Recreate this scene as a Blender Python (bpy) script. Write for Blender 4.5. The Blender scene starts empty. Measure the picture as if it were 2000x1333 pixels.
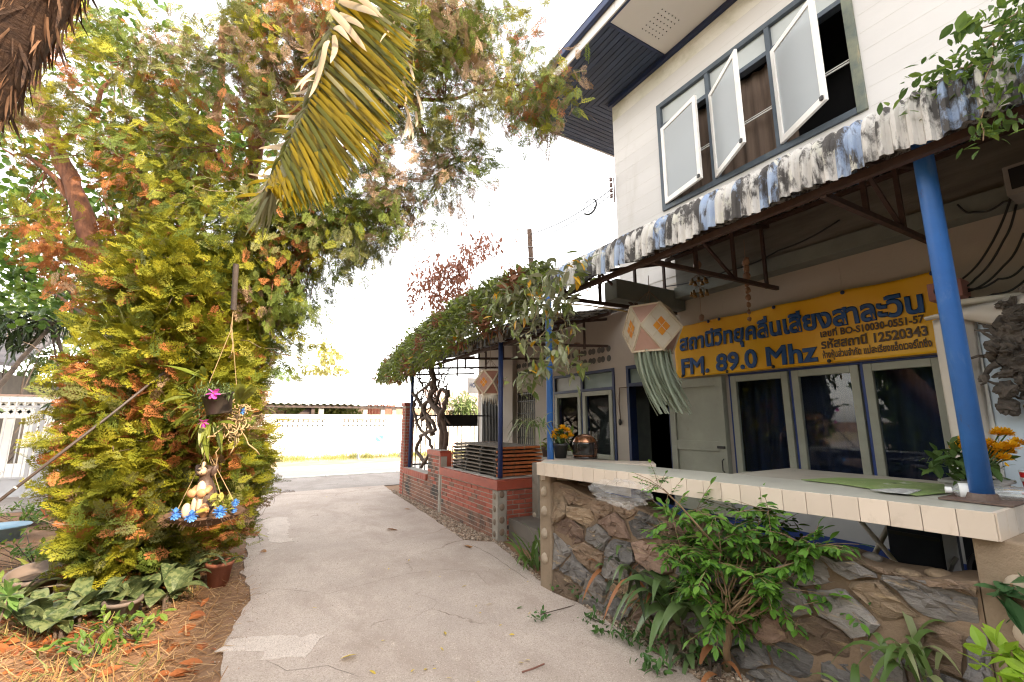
import bpy, math, random
import numpy as np
from mathutils import Vector, Matrix
D = bpy.data
S = bpy.context.scene
COL = S.collection
R = math.radians
# ------------------------------------------------------------------ camera, sky, sun, exposure
FPX, PITCH, YAW, EYE = 872.0, R(10.1), R(30.2), 1.55
cam = D.cameras.new('camera')
cam.sensor_width = 36
cam.lens = FPX / 2000 * 36
cam.clip_end = 600
cam.clip_start = 0.05
cob = D.objects.new('camera', cam)
COL.objects.link(cob)
cob.location = (0, 0, EYE)
cob.rotation_euler = (math.pi / 2 + PITCH, 0, -YAW)
S.camera = cob

SUN_EL, SUN_AZ = R(34), R(158)      # azimuth clockwise from +Y (the facade direction)
W = D.worlds.new('World')
S.world = W
W.use_nodes = True
nt = W.node_tree
bg = nt.nodes['Background']
sky = nt.nodes.new('ShaderNodeTexSky')
sky.sky_type = 'NISHITA'
sky.sun_disc = False
sky.sun_elevation = SUN_EL
sky.sun_rotation = SUN_AZ
sky.dust_density = 1.2
sky.air_density = 1.0
hs = nt.nodes.new('ShaderNodeHueSaturation')
hs.inputs['Saturation'].default_value = 0.20
tint = nt.nodes.new('ShaderNodeMix')
tint.data_type = 'RGBA'
tint.blend_type = 'MULTIPLY'
tint.inputs[0].default_value = 1
tint.inputs[7].default_value = (1.0, 0.955, 0.90, 1)
nt.links.new(sky.outputs[0], hs.inputs['Color'])
nt.links.new(hs.outputs[0], tint.inputs[6])
nt.links.new(tint.outputs[2], bg.inputs[0])
bg.inputs[1].default_value = 0.15

sl = D.lights.new('sun', 'SUN')
sl.energy = 1.5
sl.angle = R(2.0)
sl.color = (1.0, 0.80, 0.56)
so = D.objects.new('sun', sl)
COL.objects.link(so)
sdir = Vector((math.sin(SUN_AZ) * math.cos(SUN_EL), math.cos(SUN_AZ) * math.cos(SUN_EL), math.sin(SUN_EL)))
so.rotation_euler = sdir.to_track_quat('Z', 'Y').to_euler()
so.location = (8, -8, 14)
S.view_settings.view_transform = 'Standard'
S.view_settings.look = 'None'
S.view_settings.gamma = 1
S.view_settings.exposure = 2.9
S.cycles.max_bounces = 8
S.cycles.transparent_max_bounces = 12
S.cycles.use_denoising = True
S.cycles.denoising_prefilter = 'NONE'
S.cycles.filter_width = 1.2
S.cycles.sample_clamp_indirect = 4.0

# photo-pixel -> world helpers (used to read positions off the photograph)
_f = np.array([math.sin(YAW) * math.cos(PITCH), math.cos(YAW) * math.cos(PITCH), math.sin(PITCH)])
_r = np.array([math.cos(YAW), -math.sin(YAW), 0.0])
_u = np.cross(_r, _f)
_C = np.array([0, 0, EYE])
def ray(x, y): return _f + _r * (x - 1000) / FPX - _u * (y - 666.5) / FPX
def onz(x, y, z=0.0):
    d = ray(x, y); return _C + d * ((z - EYE) / d[2])
def onx(x, y, X):
    d = ray(x, y); return _C + d * (X / d[0])
def ony(x, y, Y):
    d = ray(x, y); return _C + d * (Y / d[1])
def at(x, y, dep): return _C + ray(x, y) * dep
def proj(p):
    v = np.asarray(p) - _C
    z = v @ _f
    return np.stack([1000 + FPX * (v @ _r) / z, 666.5 - FPX * (v @ _u) / z], -1)

# ------------------------------------------------------------------ materials
MATS = {}
def _nodes(name):
    m = D.materials.new(name); m.use_nodes = True
    n = m.node_tree
    return m, n, n.nodes['Principled BSDF'], n.links.new
def mixc(n, fac, a, b, blend='MIX'):
    x = n.nodes.new('ShaderNodeMix'); x.data_type = 'RGBA'; x.blend_type = blend
    for sock, v in ((x.inputs[0], fac), (x.inputs[6], a), (x.inputs[7], b)):
        if hasattr(v, 'default_value'): n.links.new(v, sock)
        elif isinstance(v, tuple): sock.default_value = v if len(v) == 4 else (*v, 1)
        else: sock.default_value = v
    return x.outputs[2]
def noise(n, vec, scale, detail=6, rough=0.6, dist=0.0):
    t = n.nodes.new('ShaderNodeTexNoise')
    t.inputs['Scale'].default_value = scale; t.inputs['Detail'].default_value = detail
    t.inputs['Roughness'].default_value = rough; t.inputs['Distortion'].default_value = dist
    n.links.new(vec, t.inputs['Vector'])
    return t.outputs['Fac']
def ramp(n, fac, lo, hi, a=0.0, b=1.0):
    t = n.nodes.new('ShaderNodeMapRange')
    t.inputs['From Min'].default_value = lo; t.inputs['From Max'].default_value = hi
    t.inputs['To Min'].default_value = a; t.inputs['To Max'].default_value = b
    n.links.new(fac, t.inputs['Value'])
    return t.outputs[0]
def coords(n, stretch=(1, 1, 1)):
    tc = n.nodes.new('ShaderNodeTexCoord'); mp = n.nodes.new('ShaderNodeMapping')
    mp.inputs['Scale'].default_value = stretch
    n.links.new(tc.outputs['Object'], mp.inputs['Vector'])
    return mp.outputs[0]
def mat(name, c, c2=None, scale=6, rough=0.7, bump=0.0, bscale=60, metal=0.0, stretch=(1, 1, 1),
        stain=None, stain2=None, island=0.0, lo=0.35, hi=0.65, spec=0.5):
    if name in MATS: return MATS[name]
    m, n, b, L = _nodes(name)
    vec = coords(n, stretch)
    if c2 is None: c2 = tuple(min(1, v * 0.86) for v in c)
    col = mixc(n, ramp(n, noise(n, vec, scale), lo, hi), c, c2)
    if island:
        g = n.nodes.new('ShaderNodeNewGeometry')
        h = n.nodes.new('ShaderNodeHueSaturation')
        L(ramp(n, g.outputs['Random Per Island'], 0, 1, 1 - island, 1 + island), h.inputs['Value'])
        L(col, h.inputs['Color']); col = h.outputs[0]
    for st in (stain, stain2):
        if st:
            sc, ss, a, e = st[:4]
            v2 = coords(n, st[4]) if len(st) > 4 else vec
            col = mixc(n, ramp(n, noise(n, v2, ss, 9, 0.68, 0.3), a, e), col, sc)
    L(col, b.inputs['Base Color'])
    b.inputs['Roughness'].default_value = rough
    b.inputs['Metallic'].default_value = metal
    b.inputs['Specular IOR Level'].default_value = spec
    if bump:
        bp = n.nodes.new('ShaderNodeBump'); bp.inputs['Strength'].default_value = bump
        bp.inputs['Distance'].default_value = 0.01
        L(noise(n, vec, bscale, 8, 0.65), bp.inputs['Height']); L(bp.outputs[0], b.inputs['Normal'])
    MATS[name] = m
    return m
def leafmat(name, c, c2, transl=0.35, rough=0.5, spec=0.3, c3=None, clump=0, c3s=2.2):
    """leaf: every leaf (mesh island) takes its own tint between c and c2"""
    if name in MATS: return MATS[name]
    m, n, b, L = _nodes(name)
    g = n.nodes.new('ShaderNodeNewGeometry')
    vec = coords(n)
    col = mixc(n, ramp(n, noise(n, vec, clump, 3), .38, .62) if clump else g.outputs['Random Per Island'], c, c2)
    if c3: col = mixc(n, ramp(n, noise(n, vec, c3s, 4), 0.47, 0.58), col, c3)
    L(col, b.inputs['Base Color'])
    b.inputs['Roughness'].default_value = rough
    b.inputs['Specular IOR Level'].default_value = spec
    t = n.nodes.new('ShaderNodeBsdfTranslucent'); L(col, t.inputs[0])
    x = n.nodes.new('ShaderNodeMixShader'); x.inputs[0].default_value = transl
    L(b.outputs[0], x.inputs[1]); L(t.outputs[0], x.inputs[2])
    L(x.outputs[0], n.nodes['Material Output'].inputs[0])
    MATS[name] = m
    return m
def glassmat(name, tintc=(0.9, 0.95, 1.0), milk=0.0, milkc=(0.6, 0.62, 0.62), ior=1.5):
    m, n, b, L = _nodes(name)
    tr = n.nodes.new('ShaderNodeBsdfTransparent'); tr.inputs[0].default_value = (*tintc, 1)
    gl = n.nodes.new('ShaderNodeBsdfGlossy'); gl.inputs['Roughness'].default_value = 0.02
    fr = n.nodes.new('ShaderNodeFresnel'); fr.inputs[0].default_value = ior
    df = n.nodes.new('ShaderNodeBsdfDiffuse'); df.inputs[0].default_value = (*milkc, 1)
    x0 = n.nodes.new('ShaderNodeMixShader'); x0.inputs[0].default_value = milk
    L(tr.outputs[0], x0.inputs[1]); L(df.outputs[0], x0.inputs[2])
    x = n.nodes.new('ShaderNodeMixShader')
    ge = n.nodes.new('ShaderNodeNewGeometry'); mu = n.nodes.new('ShaderNodeMath'); mu.operation = 'MULTIPLY'; iv = n.nodes.new('ShaderNodeMath'); iv.operation = 'SUBTRACT'; iv.inputs[0].default_value = 1
    L(ge.outputs['Backfacing'], iv.inputs[1]); L(fr.outputs[0], mu.inputs[0]); L(iv.outputs[0], mu.inputs[1])
    L(mu.outputs[0], x.inputs[0]); L(x0.outputs[0], x.inputs[1]); L(gl.outputs[0], x.inputs[2])
    L(x.outputs[0], n.nodes['Material Output'].inputs[0])
    return m

# ------------------------------------------------------------------ mesh builder
class MB:
    def __init__(s): s.v = []; s.f = []; s.m = []; s.n = 0; s.bulk = []
    def add(s, vs, fs, m=0):
        o = s.n
        s.v += [tuple(float(c) for c in p) for p in vs]; s.n += len(vs)
        s.f += [tuple(i + o for i in f) for f in fs]
        s.m += [m] * len(fs)
        return s
    def box(s, x0, x1, y0, y1, z0, z1, m=0):
        return s.add([(x0, y0, z0), (x1, y0, z0), (x1, y1, z0), (x0, y1, z0), (x0, y0, z1), (x1, y0, z1), (x1, y1, z1), (x0, y1, z1)],
                     [(0, 3, 2, 1), (4, 5, 6, 7), (0, 1, 5, 4), (1, 2, 6, 5), (2, 3, 7, 6), (3, 0, 4, 7)], m)
    def obox(s, c, size, rot=None, m=0):
        c = Vector(c); rot = rot or Matrix.Identity(3); h = [a / 2 for a in size]
        vs = [c + rot @ Vector((x * h[0], y * h[1], z * h[2])) for z in (-1, 1) for x, y in ((-1, -1), (1, -1), (1, 1), (-1, 1))]
        return s.add(vs, [(0, 3, 2, 1), (4, 5, 6, 7), (0, 1, 5, 4), (1, 2, 6, 5), (2, 3, 7, 6), (3, 0, 4, 7)], m)
    def beam(s, p, q, w, h, m=0, up=(0, 0, 1)):
        p = Vector(p); q = Vector(q); d = (q - p); L = d.length; y = d / L
        x = y.cross(Vector(up))
        if x.length < 1e-4: x = Vector((1, 0, 0))
        x.normalize(); z = x.cross(y)
        return s.obox((p + q) / 2, (w, L, h), Matrix((x, y, z)).transposed(), m)
    def tube(s, pts, r, n=8, m=0, caps=True):
        pts = [Vector(p) for p in pts]; k = len(pts)
        rs = r if hasattr(r, '__len__') else [r] * k
        vs = []; prev = None
        for i, p in enumerate(pts):
            t = (pts[min(i + 1, k - 1)] - pts[max(i - 1, 0)])
            if t.length < 1e-9: t = Vector((0, 0, 1))
            t.normalize()
            if prev is None:
                a = t.cross(Vector((0, 0, 1)))
                if a.length < 1e-3: a = Vector((1, 0, 0))
            else:
                a = prev - t * prev.dot(t)
            a.normalize(); prev = a; b = t.cross(a)
            for j in range(n):
                an = 2 * math.pi * j / n
                vs.append(p + (a * math.cos(an) + b * math.sin(an)) * rs[i])
        fs = [(i * n + j, i * n + (j + 1) % n, (i + 1) * n + (j + 1) % n, (i + 1) * n + j) for i in range(k - 1) for j in range(n)]
        if caps: fs += [tuple(range(n))[::-1], tuple((k - 1) * n + j for j in range(n))]
        return s.add(vs, fs, m)
    def lathe(s, prof, n=20, o=(0, 0, 0), m=0, rot=None):
        o = Vector(o); rot = rot or Matrix.Identity(3); vs = []
        for r, z in prof:
            for j in range(n):
                a = 2 * math.pi * j / n
                vs.append(o + rot @ Vector((r * math.cos(a), r * math.sin(a), z)))
        k = len(prof)
        fs = [(i * n + j, i * n + (j + 1) % n, (i + 1) * n + (j + 1) % n, (i + 1) * n + j) for i in range(k - 1) for j in range(n)]
        if prof[0][0] > 1e-5: fs.append(tuple(range(n))[::-1])
        if prof[-1][0] > 1e-5: fs.append(tuple((k - 1) * n + j for j in range(n)))
        return s.add(vs, fs, m)
    def prism(s, poly, ext, m=0):
        k = len(poly); e = Vector(ext); a = [Vector(p) for p in poly]
        return s.add(a + [p + e for p in a], [tuple(range(k))[::-1], tuple(range(k, 2 * k))] +
                     [(i, (i + 1) % k, k + (i + 1) % k, k + i) for i in range(k)], m)
    def ell(s, c, r, rot=None, m=0, nu=14, nv=9, jit=0.0, rng=None):
        c = Vector(c); rot = rot or Matrix.Identity(3); vs = []
        for i in range(nv + 1):
            ph = math.pi * i / nv
            for j in range(nu):
                a = 2 * math.pi * j / nu
                k = 1 + (rng.uniform(-jit, jit) if rng else 0)
                vs.append(c + rot @ Vector((r[0] * math.sin(ph) * math.cos(a) * k, r[1] * math.sin(ph) * math.sin(a) * k, -r[2] * math.cos(ph) * k)))
        return s.add(vs, [(i * nu + j, i * nu + (j + 1) % nu, (i + 1) * nu + (j + 1) % nu, (i + 1) * nu + j) for i in range(nv) for j in range(nu)], m)
    def arr(s, V, F, Mi):
        """bulk: V (N,3), F (K,3 or 4) ints local to V, Mi (K,)"""
        s.bulk.append((np.asarray(V, np.float32), np.asarray(F, np.int32), np.asarray(Mi, np.int32)))
        return s
ORG = {}
def thing(name, label, cat, loc=(0, 0, 0), group=None):
    o = D.objects.new(name, None); COL.objects.link(o)
    o.empty_display_size = 0.1
    o.location = loc; o['label'] = label; o['category'] = cat
    if group: o['group'] = group
    ORG[o.name] = np.array(loc, float)
    return o
def build(name, mb, mats, parent=None, smooth=False, bevel=0.0, label=None, cat=None, group=None, kind=None, loc=None, subsurf=0):
    """link ONE mesh object; vertices are given in the space of the scene at build time"""
    if not isinstance(mats, (list, tuple)): mats = [mats]
    org = ORG[parent.name] if parent is not None else np.array(loc if loc is not None else (0, 0, 0), float)
    me = D.meshes.new(name)
    Vs, LS, LT, LI, MI = [], [], [], [], []
    off = 0
    if s_v := mb.v:
        Vs.append(np.array(s_v, np.float32)); off = len(s_v)
        LT.append(np.array([len(f) for f in mb.f], np.int32))
        LI.append(np.array([i for f in mb.f for i in f], np.int32))
        MI.append(np.array(mb.m, np.int32))
    for V, F, M_ in mb.bulk:
        Vs.append(V); LT.append(np.full(len(F), F.shape[1], np.int32)); LI.append((F + off).ravel().astype(np.int32)); MI.append(M_)
        off += len(V)
    V = np.concatenate(Vs) - org.astype(np.float32)
    lt = np.concatenate(LT); li = np.concatenate(LI); mi = np.concatenate(MI)
    me.vertices.add(len(V)); me.vertices.foreach_set('co', V.ravel())
    me.loops.add(len(li)); me.loops.foreach_set('vertex_index', li)
    me.polygons.add(len(lt))
    me.polygons.foreach_set('loop_start', np.concatenate([[0], np.cumsum(lt)[:-1]]).astype(np.int32))
    me.polygons.foreach_set('loop_total', lt)
    me.polygons.foreach_set('material_index', mi)
    me.polygons.foreach_set('use_smooth', np.full(len(lt), bool(smooth)))
    for m in mats: me.materials.append(m)
    me.update(calc_edges=True); me.validate()
    o = D.objects.new(name, me); COL.objects.link(o)
    if parent is not None:
        o.parent = parent
        ORG[o.name] = org
    else:
        o.location = org; ORG[o.name] = org
    if bevel:
        b = o.modifiers.new('bevel', 'BEVEL'); b.width = bevel; b.segments = 2; b.limit_method = 'ANGLE'; b.angle_limit = R(40)
    if subsurf:
        b = o.modifiers.new('sub', 'SUBSURF'); b.levels = subsurf; b.render_levels = subsurf
    if label: o['label'] = label
    if cat: o['category'] = cat
    if group: o['group'] = group
    if kind: o['kind'] = kind
    return o
def dup(root, loc, rotz=0.0, label=None, group=None, scale=None):
    r = root.copy(); COL.objects.link(r); r.location = loc; r.rotation_euler = (0, 0, rotz)
    if scale: r.scale = (scale,) * 3
    if label: r['label'] = label
    if group: r['group'] = group
    for ch in list(root.children):
        c = ch.copy(); COL.objects.link(c); c.parent = r
        for g in ch.children:
            d = g.copy(); COL.objects.link(d); d.parent = c
    return r
def text_mesh(body, size, name, m, parent, origin, xdir, ydir, offset=0.0, width=None, proud=0.002, thick=0.0, res=3):
    """lettering: a text curve turned into a mesh and laid on a plane (origin, xdir, ydir)"""
    cu = D.curves.new('lettering', 'FONT'); cu.body = body; cu.size = size; cu.offset = 0; cu.resolution_u = res
    cu.bevel_depth = offset; cu.bevel_resolution = 0
    tmp = D.objects.new('lettering', cu); COL.objects.link(tmp)
    dg = bpy.context.evaluated_depsgraph_get(); dg.update()
    me = D.meshes.new_from_object(tmp.evaluated_get(dg))
    D.objects.remove(tmp); D.curves.remove(cu)
    co = np.empty(len(me.vertices) * 3, np.float32); me.vertices.foreach_get('co', co); co = co.reshape(-1, 3)
    x0, x1 = co[:, 0].min(), co[:, 0].max()
    k = (width / (x1 - x0)) if width else 1.0
    X = np.asarray(xdir, float); Y = np.asarray(ydir, float); N = np.cross(X, Y)
    org = ORG[parent.name]
    zz = (co[:, 2:3] * 0.12)
    P = np.asarray(origin, float) + (co[:, 0:1] - x0) * k * X + co[:, 1:2] * Y + (zz + proud + 0.0) * N - org
    me.vertices.foreach_set('co', P.astype(np.float32).ravel()); me.update()
    me.materials.clear(); me.materials.append(m)
    o = D.objects.new(name, me); COL.objects.link(o); o.parent = parent
    ORG[o.name] = org
    return o

# ------------------------------------------------------------------ foliage helpers
def rot_to(dirs, roll, rng):
    """Nx3x3 frames whose local +Y is dirs"""
    d = dirs / np.linalg.norm(dirs, axis=1, keepdims=True)
    up = np.tile([0, 0, 1.0], (len(d), 1))
    x = np.cross(d, up); ln = np.linalg.norm(x, axis=1, keepdims=True)
    x = np.where(ln < 1e-3, [1.0, 0, 0], x / np.maximum(ln, 1e-6))
    z = np.cross(x, d)
    c, s_ = np.cos(roll)[:, None], np.sin(roll)[:, None]
    x2 = x * c + z * s_; z2 = -x * s_ + z * c
    return np.stack([x2, d, z2], 2)
def scatter(mb, protos, P, Rm, sc, mi, rng):
    """copy prototype leaf meshes (V,F[,M]) into the builder, all in numpy"""
    P = np.asarray(P); pick = rng.integers(0, len(protos), len(P)); mi = np.asarray(mi)
    for k, pr in enumerate(protos):
        idx = np.where(pick == k)[0]
        if not len(idx): continue
        V, F = pr[0], pr[1]
        W_ = np.einsum('nij,vj->nvi', Rm[idx], V) * np.asarray(sc)[idx][:, None, None] + P[idx][:, None, :]
        FF = F[None] + (np.arange(len(idx)) * len(V))[:, None, None]
        M_ = np.repeat(mi[idx], len(F))
        if len(pr) > 2: M_ = np.where(np.tile(pr[2], len(idx)) >= 0, np.tile(pr[2], len(idx)), M_)
        mb.arr(W_.reshape(-1, 3), FF.reshape(-1, F.shape[1]), M_)
def leaf_proto(w=0.4, fold=0.15, droop=0.2, tip=0.5):
    """pointed leaf, length 1 along +Y"""
    ys = [0, 0.25, 0.55, 0.82, 1.0]; ws = [0.04, 0.8 * w / 2 * 1.0, w / 2, w / 2 * 0.55, 0.0]
    V = []; F = []
    for y, a in zip(ys, ws):
        z = -droop * y * y
        V += [(-a, y, z + fold * a), (0, y, z), (a, y, z + fold * a)]
    for i in range(4):
        b = i * 3
        F += [(b, b + 1, b + 4, b + 3), (b + 1, b + 2, b + 5, b + 4)]
    return np.array(V, float), np.array(F)
def round_leaf_proto(droop=0.15):
    n = 9; V = [(0, 0.5, 0.04)]; F = []
    for j in range(n):
        a = 2 * math.pi * j / n
        rr = 0.5 * (0.75 if j == 7 else 1)
        V.append((rr * math.cos(a), 0.5 + rr * math.sin(a), -droop * (0.5 + rr * math.sin(a)) ** 2))
    for j in range(n): F.append((0, 1 + j, 1 + (j + 1) % n))
    return np.array(V, float), np.array(F)
def spray_proto(rng, n=8, sub=2, thin=0.021):
    """flat feathery conifer spray, length 1 along +Y"""
    V = []; F = []
    def tri(p, q, w):
        p = np.array(p); q = np.array(q); d = q - p; nx = np.array([-d[1], d[0], 0]); nx = nx / (np.linalg.norm(nx) + 1e-9) * w
        b = len(V)
        V.extend([p - nx, p + nx, q]); F.append((b, b + 1, b + 2))
    curl = rng.uniform(-0.25, -0.05)
    zf = lambda x, y: curl * y * y + 0.12 * abs(x)
    tri((0, 0, 0), (0, 1, zf(0, 1)), 0.016)
    for i in range(n):
        t = 0.12 + 0.84 * i / n
        for sd in (-1, 1):
            l = 0.50 * (1 - t) ** 0.8 * (0.55 + 0.45 * min(1, t * 4)) * rng.uniform(0.75, 1.15) + 0.05
            a = R(rng.uniform(35, 52)) * sd
            bx, by = 0.0, t
            ex, ey = bx + math.sin(a) * l, by + math.cos(a) * l
            tri((bx, by, zf(bx, by)), (ex, ey, zf(ex, ey) + rng.uniform(-.04, .04)), thin * 0.6)
            for k in range(sub):
                u = 0.3 + 0.6 * k / sub
                px, py = bx + (ex - bx) * u, by + (ey - by) * u
                for s2 in (-1, 1):
                    a2 = a + s2 * R(rng.uniform(22, 38)); l2 = l * (1 - u) * 0.45 + 0.05
                    qx, qy = px + math.sin(a2) * l2, py + math.cos(a2) * l2
                    tri((px, py, zf(px, py)), (qx, qy, zf(qx, qy) + rng.uniform(-.03, .03)), thin)
    return np.array(V, float), np.array(F)
def blade(mb, base, dirxy, L, w, rise, droop, m=0, n=7, fold=0.25, roll=0.0):
    """long arching strap leaf"""
    d = Vector((dirxy[0], dirxy[1], 0)).normalized(); sd = Vector((-d.y, d.x, 0))
    b = Vector(base); vs = []
    for i in range(n + 1):
        t = i / n
        c = b + d * (L * (1 - rise * 0.35) * t) + Vector((0, 0, L * (rise * t - droop * t * t)))
        ww = w * min(1, 0.35 + 3 * t) * (1 - t ** 3) ** 0.8 / 2
        s2 = sd + Vector((0, 0, roll))
        vs += [c - s2 * ww + Vector((0, 0, fold * ww)), c, c + s2 * ww + Vector((0, 0, fold * ww))]
    fs = []
    for i in range(n):
        a = i * 3; fs += [(a, a + 1, a + 4, a + 3), (a + 1, a + 2, a + 5, a + 4)]
    mb.add(vs, fs, m)
def wig(p, q, n, amp, rng):
    """wandering polyline from p to q"""
    p = np.asarray(p, float); q = np.asarray(q, float); out = []
    off = np.zeros(3)
    for i in range(n + 1):
        t = i / n
        off = off * 0.6 + rng.normal(0, amp, 3)
        out.append(p + (q - p) * t + off * math.sin(math.pi * t))
    return out
# ------------------------------------------------------------------ ground, drive, street
rng = np.random.default_rng(7)
M_soil = mat('soil', (0.20, 0.105, 0.052), (0.27, 0.15, 0.08), 3.0, 0.95, 0.8, 30, stain=((0.13, 0.075, 0.04), 1.3, 0.5, 0.7), stain2=((0.34, 0.21, 0.12), 18, 0.6, 0.7))
def concrete(name, c, c2, pits=True):
    m = mat(name, c, c2, 0.9, 0.88, 0.35, 90, stain=((c[0] * .62, c[1] * .58, c[2] * .55), 1.6, 0.46, 0.70, (1, 0.6, 1)),
            stain2=((c[0] * 1.25, c[1] * 1.24, c[2] * 1.22), 5.5, 0.6, 0.8))
    n = m.node_tree; b = n.nodes['Principled BSDF']; L = n.links.new
    vec = coords(n)
    # fine aggregate and hairline cracks, both features of the slab itself
    base = b.inputs['Base Color'].links[0].from_socket
    g = ramp(n, noise(n, vec, 120, 3, 0.7), 0.38, 0.5, 1, 0)
    col = mixc(n, g, base, (c[0] * .55, c[1] * .53, c[2] * .5))
    g2 = ramp(n, noise(n, vec, 110, 2, 0.7), 0.62, 0.72)
    col = mixc(n, g2, col, (c[0] * 1.4, c[1] * 1.38, c[2] * 1.34))
    vo = n.nodes.new('ShaderNodeTexVoronoi'); vo.feature = 'DISTANCE_TO_EDGE'; vo.inputs['Scale'].default_value = 0.42
    dn = n.nodes.new('ShaderNodeTexNoise'); dn.inputs['Scale'].default_value = 2.2; dn.inputs['Detail'].default_value = 8
    L(vec, dn.inputs['Vector'])
    va = n.nodes.new('ShaderNodeVectorMath'); va.operation = 'MULTIPLY_ADD'
    L(dn.outputs['Color'], va.inputs[0]); va.inputs[1].default_value = (0.7, 0.7, 0.0); L(vec, va.inputs[2])
    L(va.outputs[0], vo.inputs['Vector'])
    cr = ramp(n, vo.outputs['Distance'], 0.0015, 0.0045, 1, 0)
    k = n.nodes.new('ShaderNodeMath'); k.operation = 'MULTIPLY'; L(cr, k.inputs[0]); L(ramp(n, noise(n, vec, 1.1, 2), 0.5, 0.6), k.inputs[1])
    col = mixc(n, k.outputs[0], col, (c[0] * .38, c[1] * .34, c[2] * .3))
    L(col, b.inputs['Base Color'])
    return m
M_drive = concrete('drive_concrete', (0.51, 0.425, 0.365), (0.39, 0.322, 0.276))
M_patch = concrete('patch_concrete', (0.60, 0.515, 0.455), (0.52, 0.445, 0.39))
M_apron = concrete('apron_concrete', (0.33, 0.29, 0.265), (0.27, 0.24, 0.22))
M_asph = mat('asphalt', (0.34, 0.305, 0.28), (0.38, 0.34, 0.315), 3, 0.9, 0.4, 120)
M_kerb = mat('kerb_paint', (0.62, 0.60, 0.56), (0.45, 0.43, 0.40), 5, 0.8, 0.3, 60)
M_verge = mat('verge_soil', (0.40, 0.31, 0.20), (0.30, 0.26, 0.13), 1.5, 0.95, 0.5, 30)

mb = MB(); mb.add([(-500, -500, 0), (500, -500, 0), (500, 500, 0), (-500, 500, 0)], [(0, 1, 2, 3)])
build('ground', mb, M_soil, kind='structure')
def poly_sheet(name, pts, z, m, jit=0.0, step=0.15, kind='structure', thick=0.004):
    P = []
    k = len(pts)
    for i in range(k):
        p, q = np.array(pts[i][:2], float), np.array(pts[(i + 1) % k][:2], float)
        nseg = max(1, int(np.linalg.norm(q - p) / step)) if jit else 1
        for j in range(nseg):
            t = j / nseg
            P.append(p + (q - p) * t + (rng.normal(0, jit, 2) if jit else 0))
    mb = MB(); mb.prism([(p[0], p[1], z - thick) for p in P], (0, 0, thick))
    return build(name, mb, m, kind=kind)
L_px = [(425, 1333), (436, 1290), (432, 1262), (452, 1240), (470, 1195), (492, 1176), (489, 1150), (470, 1122), (486, 1085), (478, 1060), (498, 1030), (490, 1000), (505, 975)]
R_px = [(1365, 1333), (1280, 1280), (1200, 1228), (1130, 1182), (1050, 1136), (1012, 1100), (965, 1062), (905, 1058), (850, 1018), (800, 985), (770, 966)]
left = [onz(*p)[:2] for p in L_px]; right = [onz(*p)[:2] for p in R_px]
drive = [(-0.35, -6), (-0.2, 1.0), (0.0, 2.6)] + left + [(0.2, 11.2), (2.95, 11.2)] + right[::-1] + [(2.5, -6)]
poly_sheet('driveway', drive, 0.02, M_drive, 0.014, 0.14, thick=0.03)
# two paler repairs in the concrete
p1 = [onz(*p)[:2] for p in [(505, 1016), (560, 1013), (566, 1030), (560, 1040), (572, 1060), (545, 1066), (524, 1062), (522, 1040)]]
poly_sheet('concrete_patch', p1, 0.0225, M_patch, 0.018, 0.06)
p2 = [onz(*p)[:2] for p in [(450, 1256), (500, 1248), (560, 1247), (630, 1250), (612, 1272), (590, 1292), (560, 1297), (520, 1296), (512, 1280), (480, 1276), (432, 1280)]]
poly_sheet('concrete_patch', p2, 0.0225, M_patch, 0.018, 0.06)
# pavement strip, kerb, street, far verge
mb = MB(); mb.box(-60, 60, 11.2, 13.75, -0.01, 0.016); build('pavement', mb, M_apron, kind='structure')
mb = MB()
for i in range(-30, 31): mb.box(i * 2.0 + .005, i * 2.0 + 1.995, 13.75, 13.98, 0, 0.045)
build('kerb', mb, M_kerb, kind='structure', bevel=0.01)
mb = MB(); mb.box(-60, 60, 13.98, 17.3, -0.02, 0.012); build('street', mb, M_asph, kind='structure')
mb = MB(); mb.box(-60, 60, 17.3, 40, -0.02, 0.02); build('verge', mb, M_verge, kind='structure')
# gravel and leaf litter between drive and brick wall, and along the stone wall
def chips(name, poly, n, mats, smin, smax, zmax=0.03):
    poly = np.array(poly); lo, hi = poly.min(0), poly.max(0); mb = MB(); out = []
    while len(out) < n:
        p = rng.uniform(lo, hi, (n, 2))
        x, y = p[:, 0], p[:, 1]; ins = np.zeros(len(p), bool); j = len(poly) - 1
        for i in range(len(poly)):
            xi, yi = poly[i]; xj, yj = poly[j]
            ins ^= ((yi > y) != (yj > y)) & (x < (xj - xi) * (y - yi) / (yj - yi + 1e-12) + xi); j = i
        out += list(p[ins])
    P = np.array(out[:n]); P = np.column_stack([P, rng.uniform(0.004, zmax, n)])
    oct_v = np.array([(1, 0, 0), (-1, 0, 0), (0, .8, 0), (0, -.8, 0), (0, 0, .5), (0, 0, -.5)], float) * .5
    oct_f = np.array([(0, 2, 4), (2, 1, 4), (1, 3, 4), (3, 0, 4), (2, 0, 5), (1, 2, 5), (3, 1, 5), (0, 3, 5)])
    d = rng.normal(0, 1, (n, 3)); d[:, 2] *= .3
    scatter(mb, [(oct_v, oct_f)], P, rot_to(d, rng.uniform(-.5, .5, n), rng), rng.uniform(smin, smax, n), rng.integers(0, len(mats), n), rng)
    return build(name, mb, mats, kind='stuff')
M_gr = [mat('gravel_a', (0.34, 0.24, 0.17), island=.4), mat('gravel_b', (0.22, 0.15, 0.10), island=.4), mat('gravel_c', (0.42, 0.34, 0.26), island=.3)]
gp = [tuple(right[i]) for i in range(6, 11)] + [(2.95, 10.4), (2.92, 5.4)]
chips('gravel', gp, 5000, M_gr, 0.02, 0.05)
sp = [tuple(right[i]) for i in range(0, 7)] + [(2.95, 5.35), (2.6, 3.8), (2.75, 1.9), (2.8, 1.0), (2.5, 1.2)]
chips('gravel', sp, 4500, M_gr, 0.015, 0.05)

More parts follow.
